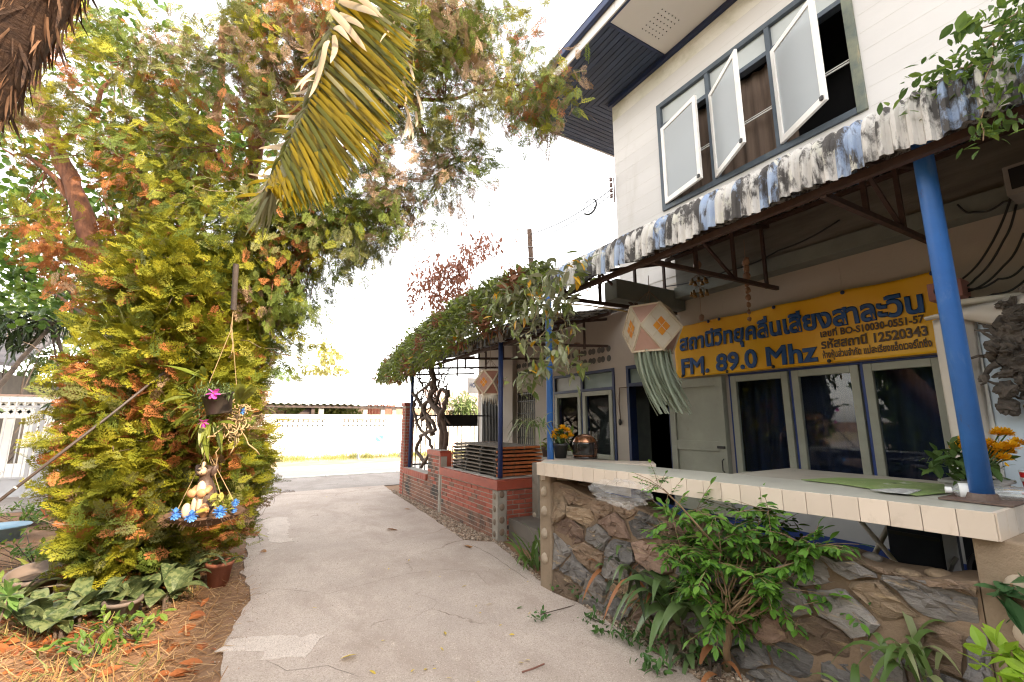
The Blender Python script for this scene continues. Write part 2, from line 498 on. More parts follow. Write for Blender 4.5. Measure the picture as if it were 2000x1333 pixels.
lp_ = [tuple(p) for p in left]
strip = [(p[0] - .06, p[1]) for p in lp_] + [(p[0] + .16, p[1]) for p in lp_[::-1]]
chips('drive_grit', strip, 700, M_gr[::2], 0.006, 0.016, 0.026)
chips('drive_grit', [(0.2, 2.2), (2.5, 2.2), (2.6, 9.5), (0.4, 9.5)], 900, M_gr, 0.004, 0.012, 0.026)
M_joint = mat('joint_dirt', (0.17, 0.135, 0.11), (0.24, 0.195, 0.16), 9, .95)
def joint(pts, w):
    P = [onz(*p, 0.0208)[:2] for p in pts]; Q = []
    for a, b in zip(P, P[1:]):
        k = max(2, int(np.linalg.norm(b - a) / .06)); Q += [a + (b - a) * t + rng.normal(0, .004, 2) for t in np.linspace(0, 1, k)[:-1]]
    Q.append(P[-1]); Q = np.array(Q); d = np.gradient(Q, axis=0); nn = np.column_stack([-d[:, 1], d[:, 0]]); nn /= np.linalg.norm(nn, axis=1)[:, None] + 1e-9
    ww = w * rng.uniform(.4, 1.2, len(Q))[:, None]; V = np.concatenate([Q - nn * ww, Q + nn * ww]); V = np.column_stack([V, np.full(len(V), .0212)]); n = len(Q)
    mb = MB(); mb.arr(V, np.array([(i, i + 1, n + i + 1, n + i) for i in range(n - 1)]), np.zeros(n - 1, int)); build('drive_joint', mb, M_joint, kind='structure')
joint([(920, 1064), (960, 1084), (1000, 1112), (1030, 1132)], .006); joint([(500, 1012), (505, 1042), (508, 1066)], .005)
joint([(486, 1166), (540, 1150), (640, 1160), (720, 1140), (800, 1120), (880, 1112), (930, 1118), (950, 1140)], .003)
joint([(520, 1290), (560, 1312), (640, 1300), (700, 1322)], .003); joint([(500, 968), (600, 966), (700, 963), (770, 960)], .012)
# ------------------------------------------------------------------ the house
def hole_wall(mb, x0, x1, ya, yb, za, zb, holes, m=0):
    ys = sorted({ya, yb, *[h[0] for h in holes], *[h[1] for h in holes]}); ys = [y for y in ys if ya <= y <= yb]
    for y0, y1 in zip(ys, ys[1:]):
        yc = (y0 + y1) / 2; zs = za
        for h in sorted([h for h in holes if h[0] <= yc <= h[1]], key=lambda h: h[2]):
            if h[2] > zs: mb.box(x0, x1, y0, y1, zs, h[2], m)
            zs = h[3]
        if zs < zb: mb.box(x0, x1, y0, y1, zs, zb, m)
M_wall = mat('cream_plaster', (0.50, 0.44, 0.38), (0.44, 0.385, 0.33), 1.2, 0.85, 0.25, 40, stain=((0.45, 0.39, 0.32), 2.2, 0.62, 0.85, (1, 1, .35)))
M_plank = mat('white_boards', (0.63, 0.60, 0.575), (0.575, 0.545, 0.52), 1.4, 0.75, 0.25, 30, stretch=(1, .25, 1), stain=((0.46, 0.42, 0.36), 1.6, 0.56, 0.85, (1, 1, .35)), island=.02)
M_plankmould = mat('mildewed_boards', (0.70, 0.66, 0.60), (0.60, 0.57, 0.48), 1.6, 0.8, 0.25, 30, stain=((0.32, 0.31, 0.19), 1.6, 0.45, 0.7, (1, .6, 1)), island=.03)
M_navy = mat('navy_soffit_paint', (0.030, 0.048, 0.095), (0.022, 0.036, 0.075), 3, 0.65, 0.2, 40, island=.2)
M_navytrim = mat('navy_trim', (0.012, 0.030, 0.10), (0.016, 0.024, 0.07), 4, 0.5)
M_slate = mat('slate_window_paint', (0.085, 0.105, 0.125), (0.06, 0.075, 0.095), 5, 0.6, 0.2, 60, stain=((0.16, 0.17, 0.13), 6, 0.6, 0.8))
M_whitewood = mat('white_sash_paint', (0.80, 0.77, 0.73), (0.72, 0.68, 0.63), 7, 0.55, 0.2, 60, stain=((0.45, 0.30, 0.20), 8, 0.68, 0.8))
M_panel = mat('ceiling_panel', (0.74, 0.70, 0.66), (0.70, 0.66, 0.62), 1, 0.8)
M_green = mat('sage_paint', (0.36, 0.36, 0.29), (0.30, 0.30, 0.24), 3, 0.6, 0.2, 50, stain=((0.22, 0.19, 0.14), 5, 0.62, 0.8))
M_beam = mat('green_grey_beam', (0.22, 0.235, 0.205), (0.17, 0.18, 0.16), 3, 0.7, 0.2, 50)
M_beamold = mat('weathered_fascia', (0.20, 0.19, 0.165), (0.13, 0.12, 0.10), 5, 0.85, 0.4, 40, stretch=(1, .3, 2))
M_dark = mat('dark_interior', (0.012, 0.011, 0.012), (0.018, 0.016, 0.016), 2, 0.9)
M_roof = mat('roof_tile', (0.20, 0.20, 0.22), (0.15, 0.15, 0.17), 4, 0.8)
M_glass = glassmat('window_glass')
M_milk = glassmat('grey_glass', (0.85, 0.88, 0.9), 0.55, (0.60, 0.62, 0.63))
M_frost = mat('frosted_transom', (0.48, 0.50, 0.49), (0.44, 0.46, 0.45), 3, 0.25)
M_teal = mat('teal_glass', (0.22, 0.27, 0.24), (0.18, 0.23, 0.21), 3, 0.15)
M_blueline = mat('blue_line_paint', (0.012, 0.045, 0.22), (0.010, 0.03, 0.15), 6, 0.5)
M_skirt = mat('grey_blue_wall', (0.42, 0.42, 0.41), (0.36, 0.36, 0.36), 2, 0.8, 0.2, 40, stain=((0.28, 0.27, 0.25), 4, 0.62, 0.8))
M_metalblack = mat('black_iron', (0.02, 0.019, 0.019), (0.035, 0.028, 0.024), 20, 0.5)

XF = 5.0
house = thing('house', 'two-storey white boarded house with navy eaves and cream ground floor beside the driveway', 'house', (XF, 2.0, 0))
holesL = [(1.36, 3.36, .86, 2.10), (4.23, 5.06, .3, 2.38), (5.33, 6.98, .93, 2.38), (7.66, 8.34, .9, 2.14), (8.98, 10.0, .3, 2.12)]
mb = MB(); hole_wall(mb, XF, XF + .14, -16, 10.3, .3, 3.45, holesL)
mb.box(XF + .14, 9.0, 10.16, 10.3, 0, 3.45); mb.box(XF, XF + .14, -16, 10.3, 0, .3)
for y0, y1 in ((8.40, 8.90),): mb.box(XF - .10, XF - .002, y0, y1, 0, 3.2)      # pilaster
for y in (2.05, 4.0, 6.6): mb.box(XF - .004, XF - .001, y, y + .012, 2.86 if y < 4.1 else 2.45, 3.15)
build('ground_floor_wall', mb, M_wall, house, bevel=0.004)
mb = MB(); mb.box(XF - .03, XF - .002, 1.25, 4.22, .44, .855); build('apron_panel', mb, M_skirt, house)
mb = MB(); mb.box(XF - .035, XF - .002, -1, 8.9, .30, .44); build('blue_skirting', mb, M_blueline, house)
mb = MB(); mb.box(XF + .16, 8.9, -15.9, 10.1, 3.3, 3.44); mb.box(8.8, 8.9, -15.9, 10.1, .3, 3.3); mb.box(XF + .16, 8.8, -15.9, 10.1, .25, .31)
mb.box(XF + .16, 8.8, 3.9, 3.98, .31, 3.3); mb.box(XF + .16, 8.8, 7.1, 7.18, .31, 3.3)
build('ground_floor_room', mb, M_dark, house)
# upper storey
holesU = [(1.62, 4.16, 4.56, 6.28)]
mb = MB(); hole_wall(mb, XF + .004, XF + .12, -16, 5.1, 3.4, 7.0, holesU); mb.box(XF + .12, 10, 4.98, 5.1, 3.4, 7.0); mb.box(9.9, 10, -16, 4.98, 3.4, 7); 
build('upper_core_wall', mb, M_plank, house)
mb = MB(); mb2 = MB(); mbj = MB()
z = 3.55
while z < 6.93:
    z1 = min(z + .205, 6.94)
    tgt = mb2 if z > 6.5 else mb
    hole_wall(tgt, XF - .004, XF + .0035, -16, 5.12, z, z1, [(h[0], h[1], max(h[2], z), min(h[3], z1)) for h in holesU if h[3] > z and h[2] < z1])
    for ya_, yb_ in (((-16, 1.60), (4.18, 5.115)) if 4.5 < z < 6.3 else ((-16, 5.115),)): mbj.box(XF - .0052, XF - .003, ya_, yb_, z - .002, z + .002)
    z += .205
build('board_joints', mbj, mat('joint_grey', (.50, .47, .43), (.58, .55, .5), 3, .8), house)
build('board_cladding', mb, M_plank, house); build('mildewed_cladding', mb2, M_plankmould, house, label='upper boards darkened by green mildew')
# eave
EX, EY, ZS = 3.80, 6.26, 6.98
mb = MB()
nb = 13; pw = (XF - EX) / nb
for i in range(nb):
    x0 = EX + i * pw; xm = x0 + pw / 2; ye = 5.1 + (XF - xm) * (EY - 5.1) / (XF - EX)
    ya = ye - pw / 2; yb = ye + pw / 2
    mb.prism([(x0 + .006, 3.95, ZS), (x0 + pw - .006, 3.95, ZS), (x0 + pw - .006, ya, ZS), (x0 + .006, yb, ZS)], (0, 0, .02))
    y0 = EY - (i + 1) * (EY - 5.1) / nb; y1 = y0 + (EY - 5.1) / nb
    mb.prism([(x0 + pw + .0, y0 + .006, ZS), (10.5, y0 + .006, ZS), (10.5, y1 - .006, ZS), (x0 + .004, y1 - .006, ZS)], (0, 0, .02))
build('soffit_boards', mb, M_navy, house)
mb = MB(); mb.box(EX, 11, -16, EY, ZS + .022, ZS + .05); build('soffit_backing', mb, M_dark, house)
mb = MB(); mb.box(EX + .04, XF - .07, -16, 3.90, ZS - .012, ZS + .018); build('ceiling_panel', mb, M_panel, house)
mb = MB()
pc = onz(1290, 46, ZS)
for i in range(6):
    for j in range(6):
        mb.lathe([(0.008, -.0005), (0.008, .004)], 8, (pc[0] - .16 + .065 * i, pc[1] - .17 + .07 * j, ZS - .0165))
build('vent_holes', mb, M_dark, house)
mb = MB(); mb.box(XF - .065, XF - .005, -16, 5.15, ZS - .075, ZS - .004); mb.box(EX + .002, EX + .038, -16, 3.94, ZS - .02, ZS + .01); mb.box(EX + .04, XF - .07, 3.905, 3.945, ZS - .02, ZS + .018)
build('cornice', mb, M_navytrim, house)
mb = MB()
for i in range(18): mb.box(EX - .022, EX, EY - (i + 1) * 1.26 + .004, EY - i * 1.26, ZS - .02, ZS + .20)
mb.box(EX, 11, EY, EY + .022, ZS - .02, ZS + .2)
build('fascia', mb, M_plank, house)
mb = MB(); mb.box(EX - .10, EX - .024, -16, EY + .10, ZS + .14, ZS + .25); mb.box(EX - .024, 11, EY + .024, EY + .10, ZS + .14, ZS + .25)
build('gutter', mb, M_navytrim, house, bevel=.015)
mb = MB(); mb.add([(EX - .1, -16, ZS + .26), (EX - .1, EY + .1, ZS + .26), (11, EY + .1, ZS + .26), (11, -16, ZS + .26), (7.4, -13, 8.7), (7.4, 2.8, 8.7)],
                  [(0, 4, 5, 1), (1, 5, 2), (2, 5, 4, 3), (0, 3, 4), (0, 1, 2, 3)])
build('roof', mb, M_roof, house)
# upper window: dark frame, three bays, three white sashes swung open
ZA, ZB = 4.56, 6.28
win = MB()
ya, yb = 1.62, 4.16; mull = [2.47, 3.30]
jm = MB(); jm.box(XF - .037, XF + .10, ya, ya + .088, ZA, ZB); build('weathered_jamb', jm, mat('mossy_jamb', (.25, .25, .17), (.13, .15, .13), 4, .8, .3, 50, stain=((.42, .32, .18), 5, .55, .68, (1, 1, .3))), house, bevel=.004)
win.box(XF - .035, XF + .10, yb - .07, yb, ZA, ZB)
win.box(XF - .036, XF + .10, ya + .09, yb - .07, ZA, ZA + .07); win.box(XF - .036, XF + .10, ya + .09, yb - .07, ZB - .07, ZB)
for y in mull: win.box(XF - .03, XF + .09, y - .03, y + .03, ZA + .07, ZB - .07)
edges = [(ya + .09, mull[0] - .03), (mull[0] + .03, mull[1] - .03), (mull[1] + .03, yb - .07)]
for a, b in edges: win.box(XF - .025, XF + .08, a, b, 5.86, 5.92)
uw = build('upper_window', win, M_slate, house, bevel=.004)
for a, b in edges:
    mb = MB(); mb.box(XF + .02, XF + .028, a, b, 5.92, ZB - .07); build('transom_pane', mb, M_frost, uw)
for (a, b), th in zip(edges, (29, 32, 13)):
    w = b - a - .01; h = Vector((XF - .035, b - .004, 0)); t = R(th)
    dirv = Vector((-math.sin(t), -math.cos(t), 0)); nv = Vector((-math.cos(t), math.sin(t), 0))
    rot = Matrix((dirv, nv, Vector((0, 0, 1)))).transposed()
    fr = MB(); z0, z1 = 4.64, 5.85; f = .062; d = .035
    def sb(u0, u1, za_, zb_, dd, o=0, tgt=None):
        c = h + dirv * ((u0 + u1) / 2) + Vector((0, 0, (za_ + zb_) / 2)) + nv * o
        (tgt or fr).obox(c, (u1 - u0, dd, zb_ - za_), rot)
    sb(0, f, z0, z1, d); sb(w - f, w, z0, z1, d); sb(f, w - f, z0, z0 + f * 1.2, d - .001); sb(f, w - f, z1 - f, z1, d - .001)
    sash = build('sash', fr, M_whitewood, house, bevel=.004)
    pn = MB(); sb(f - .004, w - f + .004, z0 + f * 1.2 - .004, z1 - f + .004, .005, 0, pn); build('pane', pn, M_milk, sash)
    ht = MB(); sb(w - .05, w - .015, z0 + .02, z0 + .06, .02, .03, ht); build('handle', ht, M_metalblack, sash)
M_curt = mat('brown_curtain', (0.17, 0.115, 0.082), (0.12, 0.08, 0.058), 5, 0.9, stretch=(1, 6, .3))
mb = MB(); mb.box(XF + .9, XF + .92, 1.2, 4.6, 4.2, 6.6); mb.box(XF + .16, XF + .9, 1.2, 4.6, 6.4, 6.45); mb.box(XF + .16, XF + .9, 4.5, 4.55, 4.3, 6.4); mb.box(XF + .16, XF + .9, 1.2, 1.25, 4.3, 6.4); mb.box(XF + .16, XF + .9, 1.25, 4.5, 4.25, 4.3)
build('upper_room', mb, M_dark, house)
mb = MB(); ys = np.linspace(2.35, 4.1, 60)
vs = [(XF + .17 + .018 * math.sin(y * 38) + .01 * math.sin(y * 17), y, zz) for zz in (4.6, 5.9) for y in ys]
mb.add(vs, [(i, i + 1, 60 + i + 1, 60 + i) for i in range(59)]); build('upper_curtain', mb, M_curt, house, smooth=True)
mb = MB(); mb.box(XF + .05, XF + .062, ya + .1, yb - .08, 5.20, 5.215); mb.box(XF + .05, XF + .062, ya + .1, yb - .08, 5.23, 5.24); build('window_bar', mb, M_whitewood, house)

# ground floor: three sage windows under the banner
def sash_window(y0, y1, z0, z1, x=XF, fm=M_green, gm=M_glass, f=.07, d=.05, label=None, name='window'):
    m = MB(); m.box(x - d, x, y0, y0 + f, z0, z1); m.box(x - d, x, y1 - f, y1, z0, z1)
    m.box(x - d + .001, x, y0 + f, y1 - f, z0, z0 + f); m.box(x - d + .001, x, y0 + f, y1 - f, z1 - f, z1)
    o = build(name, m, fm, house, bevel=.005, label=label)
    g = MB(); g.box(x - .022, x - .016, y0 + f - .005, y1 - f + .005, z0 + f - .005, z1 - f + .005); build('pane', g, gm, o)
    return o
mb = MB(); mb.box(XF - .015, XF + .1, 1.36, 3.36, .86, .90); mb.box(XF - .015, XF + .1, 1.36, 3.36, 2.08, 2.10)
for y in (1.36, 1.965, 2.62, 3.33): mb.box(XF - .015, XF + .1, y, y + .022, .90, 2.08)
build('blue_window_frame', mb, M_blueline, house)
for y0, y1 in ((1.395, 1.96), (2.0, 2.615), (2.655, 3.325)): sash_window(y0, y1, .905, 2.075, XF + .02)
M_bcurt = mat('navy_curtain', (0.010, 0.017, 0.045), (0.006, 0.009, 0.022), 3, 0.9, stretch=(1, 5, .4))
mb = MB(); ys = np.linspace(1.3, 3.4, 90)
vs = [(XF + .28 + .02 * math.sin(y * 31) + .012 * math.sin(y * 13 + 1), y, zz) for zz in (.85, 2.2) for y in ys]
mb.add(vs, [(i, i + 1, 90 + i + 1, 90 + i) for i in range(89)]); build('window_curtain', mb, M_bcurt, house, smooth=True)
# sage door leaf folded back against the wall
mb = MB(); x = XF - .05
mb.box(x - .012, XF - .004, 3.40, 4.21, .45, 2.08)
for a in ((3.40, 3.50), (4.12, 4.21)): mb.box(x - .035, x - .012, a[0], a[1], .45, 2.08)
for a in ((.45, .6), (1.18, 1.30), (1.97, 2.08)): mb.box(x - .034, x - .012, 3.50, 4.12, a[0], a[1])
dl = build('door_leaf', mb, M_green, house, bevel=.004)
mb = MB(); mb.tube([(x - .04, 3.45, .95), (x - .07, 3.45, .97), (x - .07, 3.45, 1.08), (x - .04, 3.45, 1.10)], .007, 8); build('handle', mb, M_metalblack, dl)
mb = MB(); mb.box(x - .05, x - .036, 3.42, 3.52, 1.22, 1.25); build('bolt', mb, M_metalblack, dl)
# doorway with transom
mb = MB(); y0, y1 = 4.23, 5.06
mb.box(XF - .02, XF + .12, y0, y0 + .05, .3, 2.38); mb.box(XF - .02, XF + .12, y1 - .05, y1, .3, 2.38); mb.box(XF - .021, XF + .12, y0 + .05, y1 - .05, 2.33, 2.38); mb.box(XF - .019, XF + .12, y0 + .05, y1 - .05, 2.06, 2.11)
mb.box(XF - .018, XF + .1, 4.58, 4.63, 2.11, 2.33)
df = build('door_frame', mb, M_navytrim, house)
for a in ((4.285, 4.575), (4.635, 5.005)):
    mb = MB(); mb.box(XF + .02, XF + .03, a[0], a[1], 2.115, 2.325); build('transom_pane', mb, M_teal, df)
# left pair of windows with transoms
mb = MB(); y0, y1 = 5.33, 6.98
mb.box(XF - .02, XF + .12, y0, y0 + .045, .93, 2.38); mb.box(XF - .02, XF + .12, y1 - .045, y1, .93, 2.38); mb.box(XF - .021, XF + .12, y0 + .045, y1 - .045, 2.335, 2.38)
mb.box(XF - .021, XF + .12, y0 + .045, y1 - .045, 2.04, 2.085); mb.box(XF - .019, XF + .12, 6.12, 6.17, .93, 2.335)
lf = build('window_frame', mb, M_navytrim, house)
mb = MB(); mb.box(XF + .02, XF + .03, 5.38, 6.115, 2.09, 2.33); build('transom_pane', mb, M_teal, lf)
mb = MB(); mb.box(XF + .02, XF + .03, 6.175, 6.93, 2.09, 2.33); build('transom_pane', mb, M_frost, lf)
sash_window(5.38, 6.115, .94, 2.035, XF + .015, M_green, M_glass, .075)
sash_window(6.175, 6.93, .94, 2.035, XF + .015, M_green, M_glass, .075)
mb = MB(); mb.box(XF + .6, XF + .62, 5.2, 7.05, .8, 2.4); build('inner_curtain', mb, mat('olive_curtain', (.05, .05, .035), (.035, .035, .025), 5, .9), house)
# vent rows of round holes
for (ya_, yb_) in ((5.40, 6.46), (7.60, 8.36)):
    k = int((yb_ - ya_) / .115)
    for r_, zz in enumerate((2.55, 2.71)):
        mb = MB()
        for i in range(k + 1):
            yy = ya_ + .04 + i * .115 + (.03 if i % 2 else 0)
            c = (XF - .001, yy, zz)
            mb.lathe([(0.0, -.004), (.042, -.004), (.05, .006), (.053, .006)], 14, c, 0, Matrix(((0, 0, -1), (0, 1, 0), (1, 0, 0))))
        build('vent_row', mb, mat('vent_shadow', (0.10, 0.10, 0.09), (0.14, 0.13, 0.12), 8, .9), house, smooth=True)
# grilled window and folding metal gate of the far end
mb = MB()
for i in range(9): mb.beam((XF + .0, 7.68 + i * .08, .9), (XF + .0, 7.68 + i * .08, 2.14), .012, .012)
for zz in (.95, 1.2, 1.45, 1.7, 1.95, 2.1): mb.beam((XF - .008, 7.66, zz), (XF - .008, 8.34, zz), .014, .014)
for i in range(6):
    a0 = np.linspace(0, 2 * math.pi, 13); mb.tube([(XF - .02, 7.75 + i * .1 + .04 * math.cos(t), 2.03 + .06 * math.sin(t)) for t in a0], .006, 5)
build('window_grille', mb, M_metalblack, house)
mb = MB(); mb.box(XF + .05, XF + .07, 7.66, 8.34, .9, 2.14); build('grille_curtain', mb, mat('pale_curtain', (.45, .43, .36), (.3, .29, .24), 9, .8), house)  # pale curtain close behind the grille
mb = MB()
for i in range(26):
    yy = 9.0 + i * .038; mb.box(XF - .02 + (.03 if i % 2 else 0), XF + .02 + (.03 if i % 2 else 0), yy, yy + .022, .3, 2.1)
mb.box(XF + .06, XF + .07, 8.98, 10.0, .3, 2.12)
build('folding_gate', mb, mat('gate_iron', (.035, .03, .028), (.02, .018, .016), 6, .6), house)
mb = MB(); mb.box(XF - .03, XF + .03, 8.90, 8.98, .3, 2.12); build('gate_post', mb, mat('pale_jamb', (.6, .59, .57), (.5, .5, .48)), house)
mb = MB(); mb.box(XF - .03, XF + .03, 10.0, 10.08, .3, 2.12); build('gate_post', mb, mat('pale_jamb', (.6, .59, .57), (.5, .5, .48)), house)
# beams under the awning
mb = MB(); mb.box(XF - .22, XF - .005, -16, 3.9, 3.15, 3.30); mb.box(3.75, XF - .005, 3.9, 4.12, 3.02, 3.27); build('porch_beam', mb, M_beam, house, bevel=.006)
mb = MB(); mb.box(XF - .16, XF - .005, -16, 3.9, 3.30, 3.72); build('upper_beam', mb, M_beamold, house)

# porch floor
mb = MB(); mb.prism([(3.0, -16, 0), (XF - .036, -16, 0), (XF - .036, 10.2, 0), (3.1, 10.2, 0), (3.1, 5.6, 0), (3.0, 3.6, 0)], (0, 0, .28)); build('porch_floor', mb, mat('porch_cement', (.20, .17, .145), (.15, .13, .11), 2, .8), kind='structure')
# ------------------------------------------------------------------ corrugated awnings
def lichen(name, c, c2):
    return mat(name, c, c2, 5, 0.65, 0.35, 70, stain=((0.05, 0.043, 0.038), 6.5, 0.46, 0.545, (1, 1.4, .5)), stain2=((0.52, 0.50, 0.43), 8.0, 0.575, 0.63, (1, 1, .6)))
M_tinw = lichen('old_white_tin', (0.58, 0.55, 0.51), (0.48, 0.455, 0.42))
M_tinb = lichen('old_blue_tin', (0.23, 0.31, 0.47), (0.33, 0.39, 0.49))
M_ting = lichen('old_grey_tin', (0.44, 0.43, 0.42), (0.34, 0.33, 0.32))
M_rust = mat('rusty_steel', (0.050, 0.028, 0.022), (0.080, 0.042, 0.030), 14, 0.75, 0.2, 60)
M_bluepaint = mat('blue_post_paint', (0.035, 0.16, 0.50), (0.03, 0.13, 0.42), 5, 0.42, 0.12, 50, stain=((0.10, 0.06, 0.045), 9, 0.62, 0.68, (1, 1, .4)), stain2=((0.16, 0.27, 0.50), 6, 0.52, 0.75, (1, 1, .3)))
M_navypost = mat('navy_post_paint', (0.02, 0.045, 0.16), (0.02, 0.035, 0.12), 5, 0.5, 0.12, 50)
def corrugated(mb, ya, yb, prof, pitch, amp, sheet, stripe, rng, scallop=0.0):
    """profile (x,z) swept along y with trapezoid ribs; stripe: ribs per colour band"""
    prof = np.array(prof, float); n = len(prof)
    t = np.gradient(prof, axis=0); nn = np.column_stack([t[:, 1], -t[:, 0]]); nn /= np.linalg.norm(nn, axis=1)[:, None]
    steps = int((yb - ya) / pitch * 6); ys = np.linspace(ya, yb, steps + 1)
    ph = (ys / pitch) % 1.0
    wv = np.interp(ph, [0, .18, .32, .68, .82, 1], [-1, -1, 1, 1, -1, -1]) * amp
    sh = np.floor(ys / sheet); lift = (np.mod(ys, sheet) / sheet) * 0.012
    sc = np.array([scallop * (0.35 + 0.65 * abs(math.sin(math.pi * y / (sheet * .55) + 1.3 * math.sin(y * 1.7)))) + 0.012 * math.sin(k * 12.9) for y, k in zip(ys, sh)])
    V = []
    for i in range(n):
        w = wv + lift
        x = prof[i, 0] + nn[i, 0] * w; z = prof[i, 1] + nn[i, 1] * w
        if i >= n - 2: z = z + sc * (1 if i == n - 1 else .4)
        V.append(np.column_stack([x, ys, z]))
    V = np.concatenate(V); m = steps + 1
    ii, jj = np.meshgrid(np.arange(n - 1), np.arange(steps), indexing='ij')
    a = (ii * m + jj).ravel(); F = np.column_stack([a, a + 1, a + m + 1, a + m])
    rib = np.floor((ys[:-1] + pitch * .25) / pitch).astype(int)
    mi = np.array([1 if (r % 7) in ((1, 2) if (r // 7) % 3 else (1, 2, 5)) else 0 for r in rib]); Mi = np.tile(mi, n - 1)
    mb.arr(V, F, Mi)
def lip_profile(xw, zw, xs, zs, xl, zl):
    P = [(xw, zw), ((xw + xs) / 2, (zw + zs) / 2), (xs, zs)]
    for k in range(1, 7):
        a = R(90) * k / 6; P.append((xs + (xl - xs) * math.sin(a), zs - (zs - zl) * .48 * (1 - math.cos(a))))
    P.append(((xl - .004), zl + (zs - zl) * .26)); P.append((xl - .008, zl))
    return P
aw = thing('awning', 'long blue and white corrugated awning crusted with lichen under the upper windows', 'awning', (2.9, 1.0, 3.0))
prof1 = lip_profile(4.99, 3.82, 3.06, 3.30, 2.84, 2.90)
mb = MB(); corrugated(mb, -6, 4.02, prof1, .066, .0135, .76, 3, rng, .05)
o = build('roof_sheet', mb, [M_tinw, M_tinb], aw)
sol = o.modifiers.new('solid', 'SOLIDIFY'); sol.thickness = .003
def rafter_z(x): return 3.82 - (4.99 - x) * .27 - .03
mb = MB()
for x in (2.98, 3.6, 4.3, 4.78): mb.beam((x, -6, rafter_z(x) - .02), (x, 4.0, rafter_z(x) - .02), .04, .04)
mb.beam((2.96, -6, 2.95), (2.96, 4.0, 2.95), .045, .045)
build('purlin', mb, M_rust, aw)
for y in (3.98, 2.62, 1.25, -.15, -1.8, -3.4):
    mb = MB(); mb.beam((2.96, y, rafter_z(2.96) - .06), (4.84, y, rafter_z(4.84) - .06), .035, .04); mb.beam((2.96, y, 2.93), (4.9, y, 2.98), .035, .04)
    for x in (3.02, 3.55, 4.15, 4.7): mb.beam((x, y, 2.95), (x, y, rafter_z(x) - .06), .03, .03, up=(0, 1, 0))
    mb.beam((3.02, y, 2.95), (3.55, y, rafter_z(3.55) - .06), .025, .025); mb.beam((3.55, y, rafter_z(3.55) - .06), (4.15, y, 2.95), .025, .025)
    build('truss', mb, M_rust, aw)
PX, PY = onz(1921, 980, 1.16)[:2]
mb = MB(); mb.tube([(PX, PY, 1.172), (PX - .004, PY - .003, 3.0), (PX - .006, PY - .006, 3.22)], .045, 20); build('post', mb, M_bluepaint, aw, smooth=True, label='thick bright blue post standing on the tiled counter')
mb = MB(); mb.box(PX - .13, PX + .13, PY - .13, PY + .13, 1.164, 1.172); mb.tube([(PX, PY, 1.172), (PX, PY, 1.20)], [.062, .054], 14)
build('base_plate', mb, mat('rust_plate', (.10, .055, .04), (.16, .12, .10), 9, .8, .3, 60), aw)
mb = MB(); mb.tube([(2.80, 4.0, .3), (2.80, 4.0, 2.6), (2.80, 4.0, 2.96)], .036, 14); build('post', mb, M_bluepaint, aw, smooth=True)

aw2 = thing('awning', 'lower blue and grey corrugated awning half buried under the vine', 'awning', (3.0, 8.0, 2.6))
prof2 = lip_profile(4.99, 3.28, 3.2, 2.93, 2.98, 2.60)
mb = MB(); corrugated(mb, 4.9, 10.75, prof2, .066, .0135, .76, 3, rng, .05)
o = build('roof_sheet', mb, [M_ting, M_tinb], aw2); sol = o.modifiers.new('solid', 'SOLIDIFY'); sol.thickness = .003
mb = MB()
for x, z in ((3.06, 2.62), (3.06, 2.84), (3.8, 3.0), (4.6, 3.15)): mb.beam((x, 4.95, z), (x, 10.7, z), .04, .04)
build('purlin', mb, M_rust, aw2)
for y in (5.45, 7.2, 8.9, 10.5):
    mb = MB(); mb.beam((3.06, y, 2.86), (4.98, y, 3.2), .035, .04); mb.beam((3.06, y, 2.62), (4.98, y, 2.75), .035, .04)
    for x in (3.5, 4.0, 4.5): mb.beam((x, y, 2.66), (x, y, 2.95 + (x - 3.5) * .17), .03, .03, up=(0, 1, 0))
    build('truss', mb, M_rust, aw2)
for x, y, z0 in ((3.0, 5.47, .785), (3.0, 9.42, .57)):
    mb = MB(); mb.tube([(x, y, z0), (x, y, 2.66)], .034, 12); build('post', mb, M_navypost, aw2, smooth=True)

# ------------------------------------------------------------------ stone wall with counter
M_mortar = mat('brown_mortar', (0.27, 0.19, 0.125), (0.21, 0.145, 0.095), 4, 0.95, 0.7, 45, stain=((0.10, 0.07, 0.05), 2.5, .55, .75))
def stone_m(name, c, c2, vein=(0.45, 0.33, 0.2)):
    return mat(name, c, c2, 9, 0.85, 1.0, 34, stretch=(1, 1, 3.6), stain=(vein, 4.5, 0.57, 0.70, (1.2, 1.2, 6)), stain2=(tuple(v * .35 for v in c), 7, 0.54, 0.68, (1, 1, 2)), island=.28)
M_st = [stone_m('slate_stone', (0.19, 0.175, 0.165), (0.13, 0.12, 0.115)), stone_m('grey_stone', (0.26, 0.235, 0.215), (0.20, 0.18, 0.165)),
        stone_m('brown_stone', (0.22, 0.15, 0.10), (0.16, 0.11, 0.075)), stone_m('tan_stone', (0.36, 0.26, 0.17), (0.28, 0.20, 0.13)),
        stone_m('pink_stone', (0.29, 0.19, 0.14), (0.23, 0.15, 0.11)), M_mortar]
def clip(poly, p, n):
    out = []
    for i in range(len(poly)):
        a, b = poly[i], poly[(i + 1) % len(poly)]; da, db = np.dot(a - p, n), np.dot(b - p, n)
        if da <= 0: out.append(a)
        if da * db < 0: out.append(a + (b - a) * (da / (da - db)))
    return out
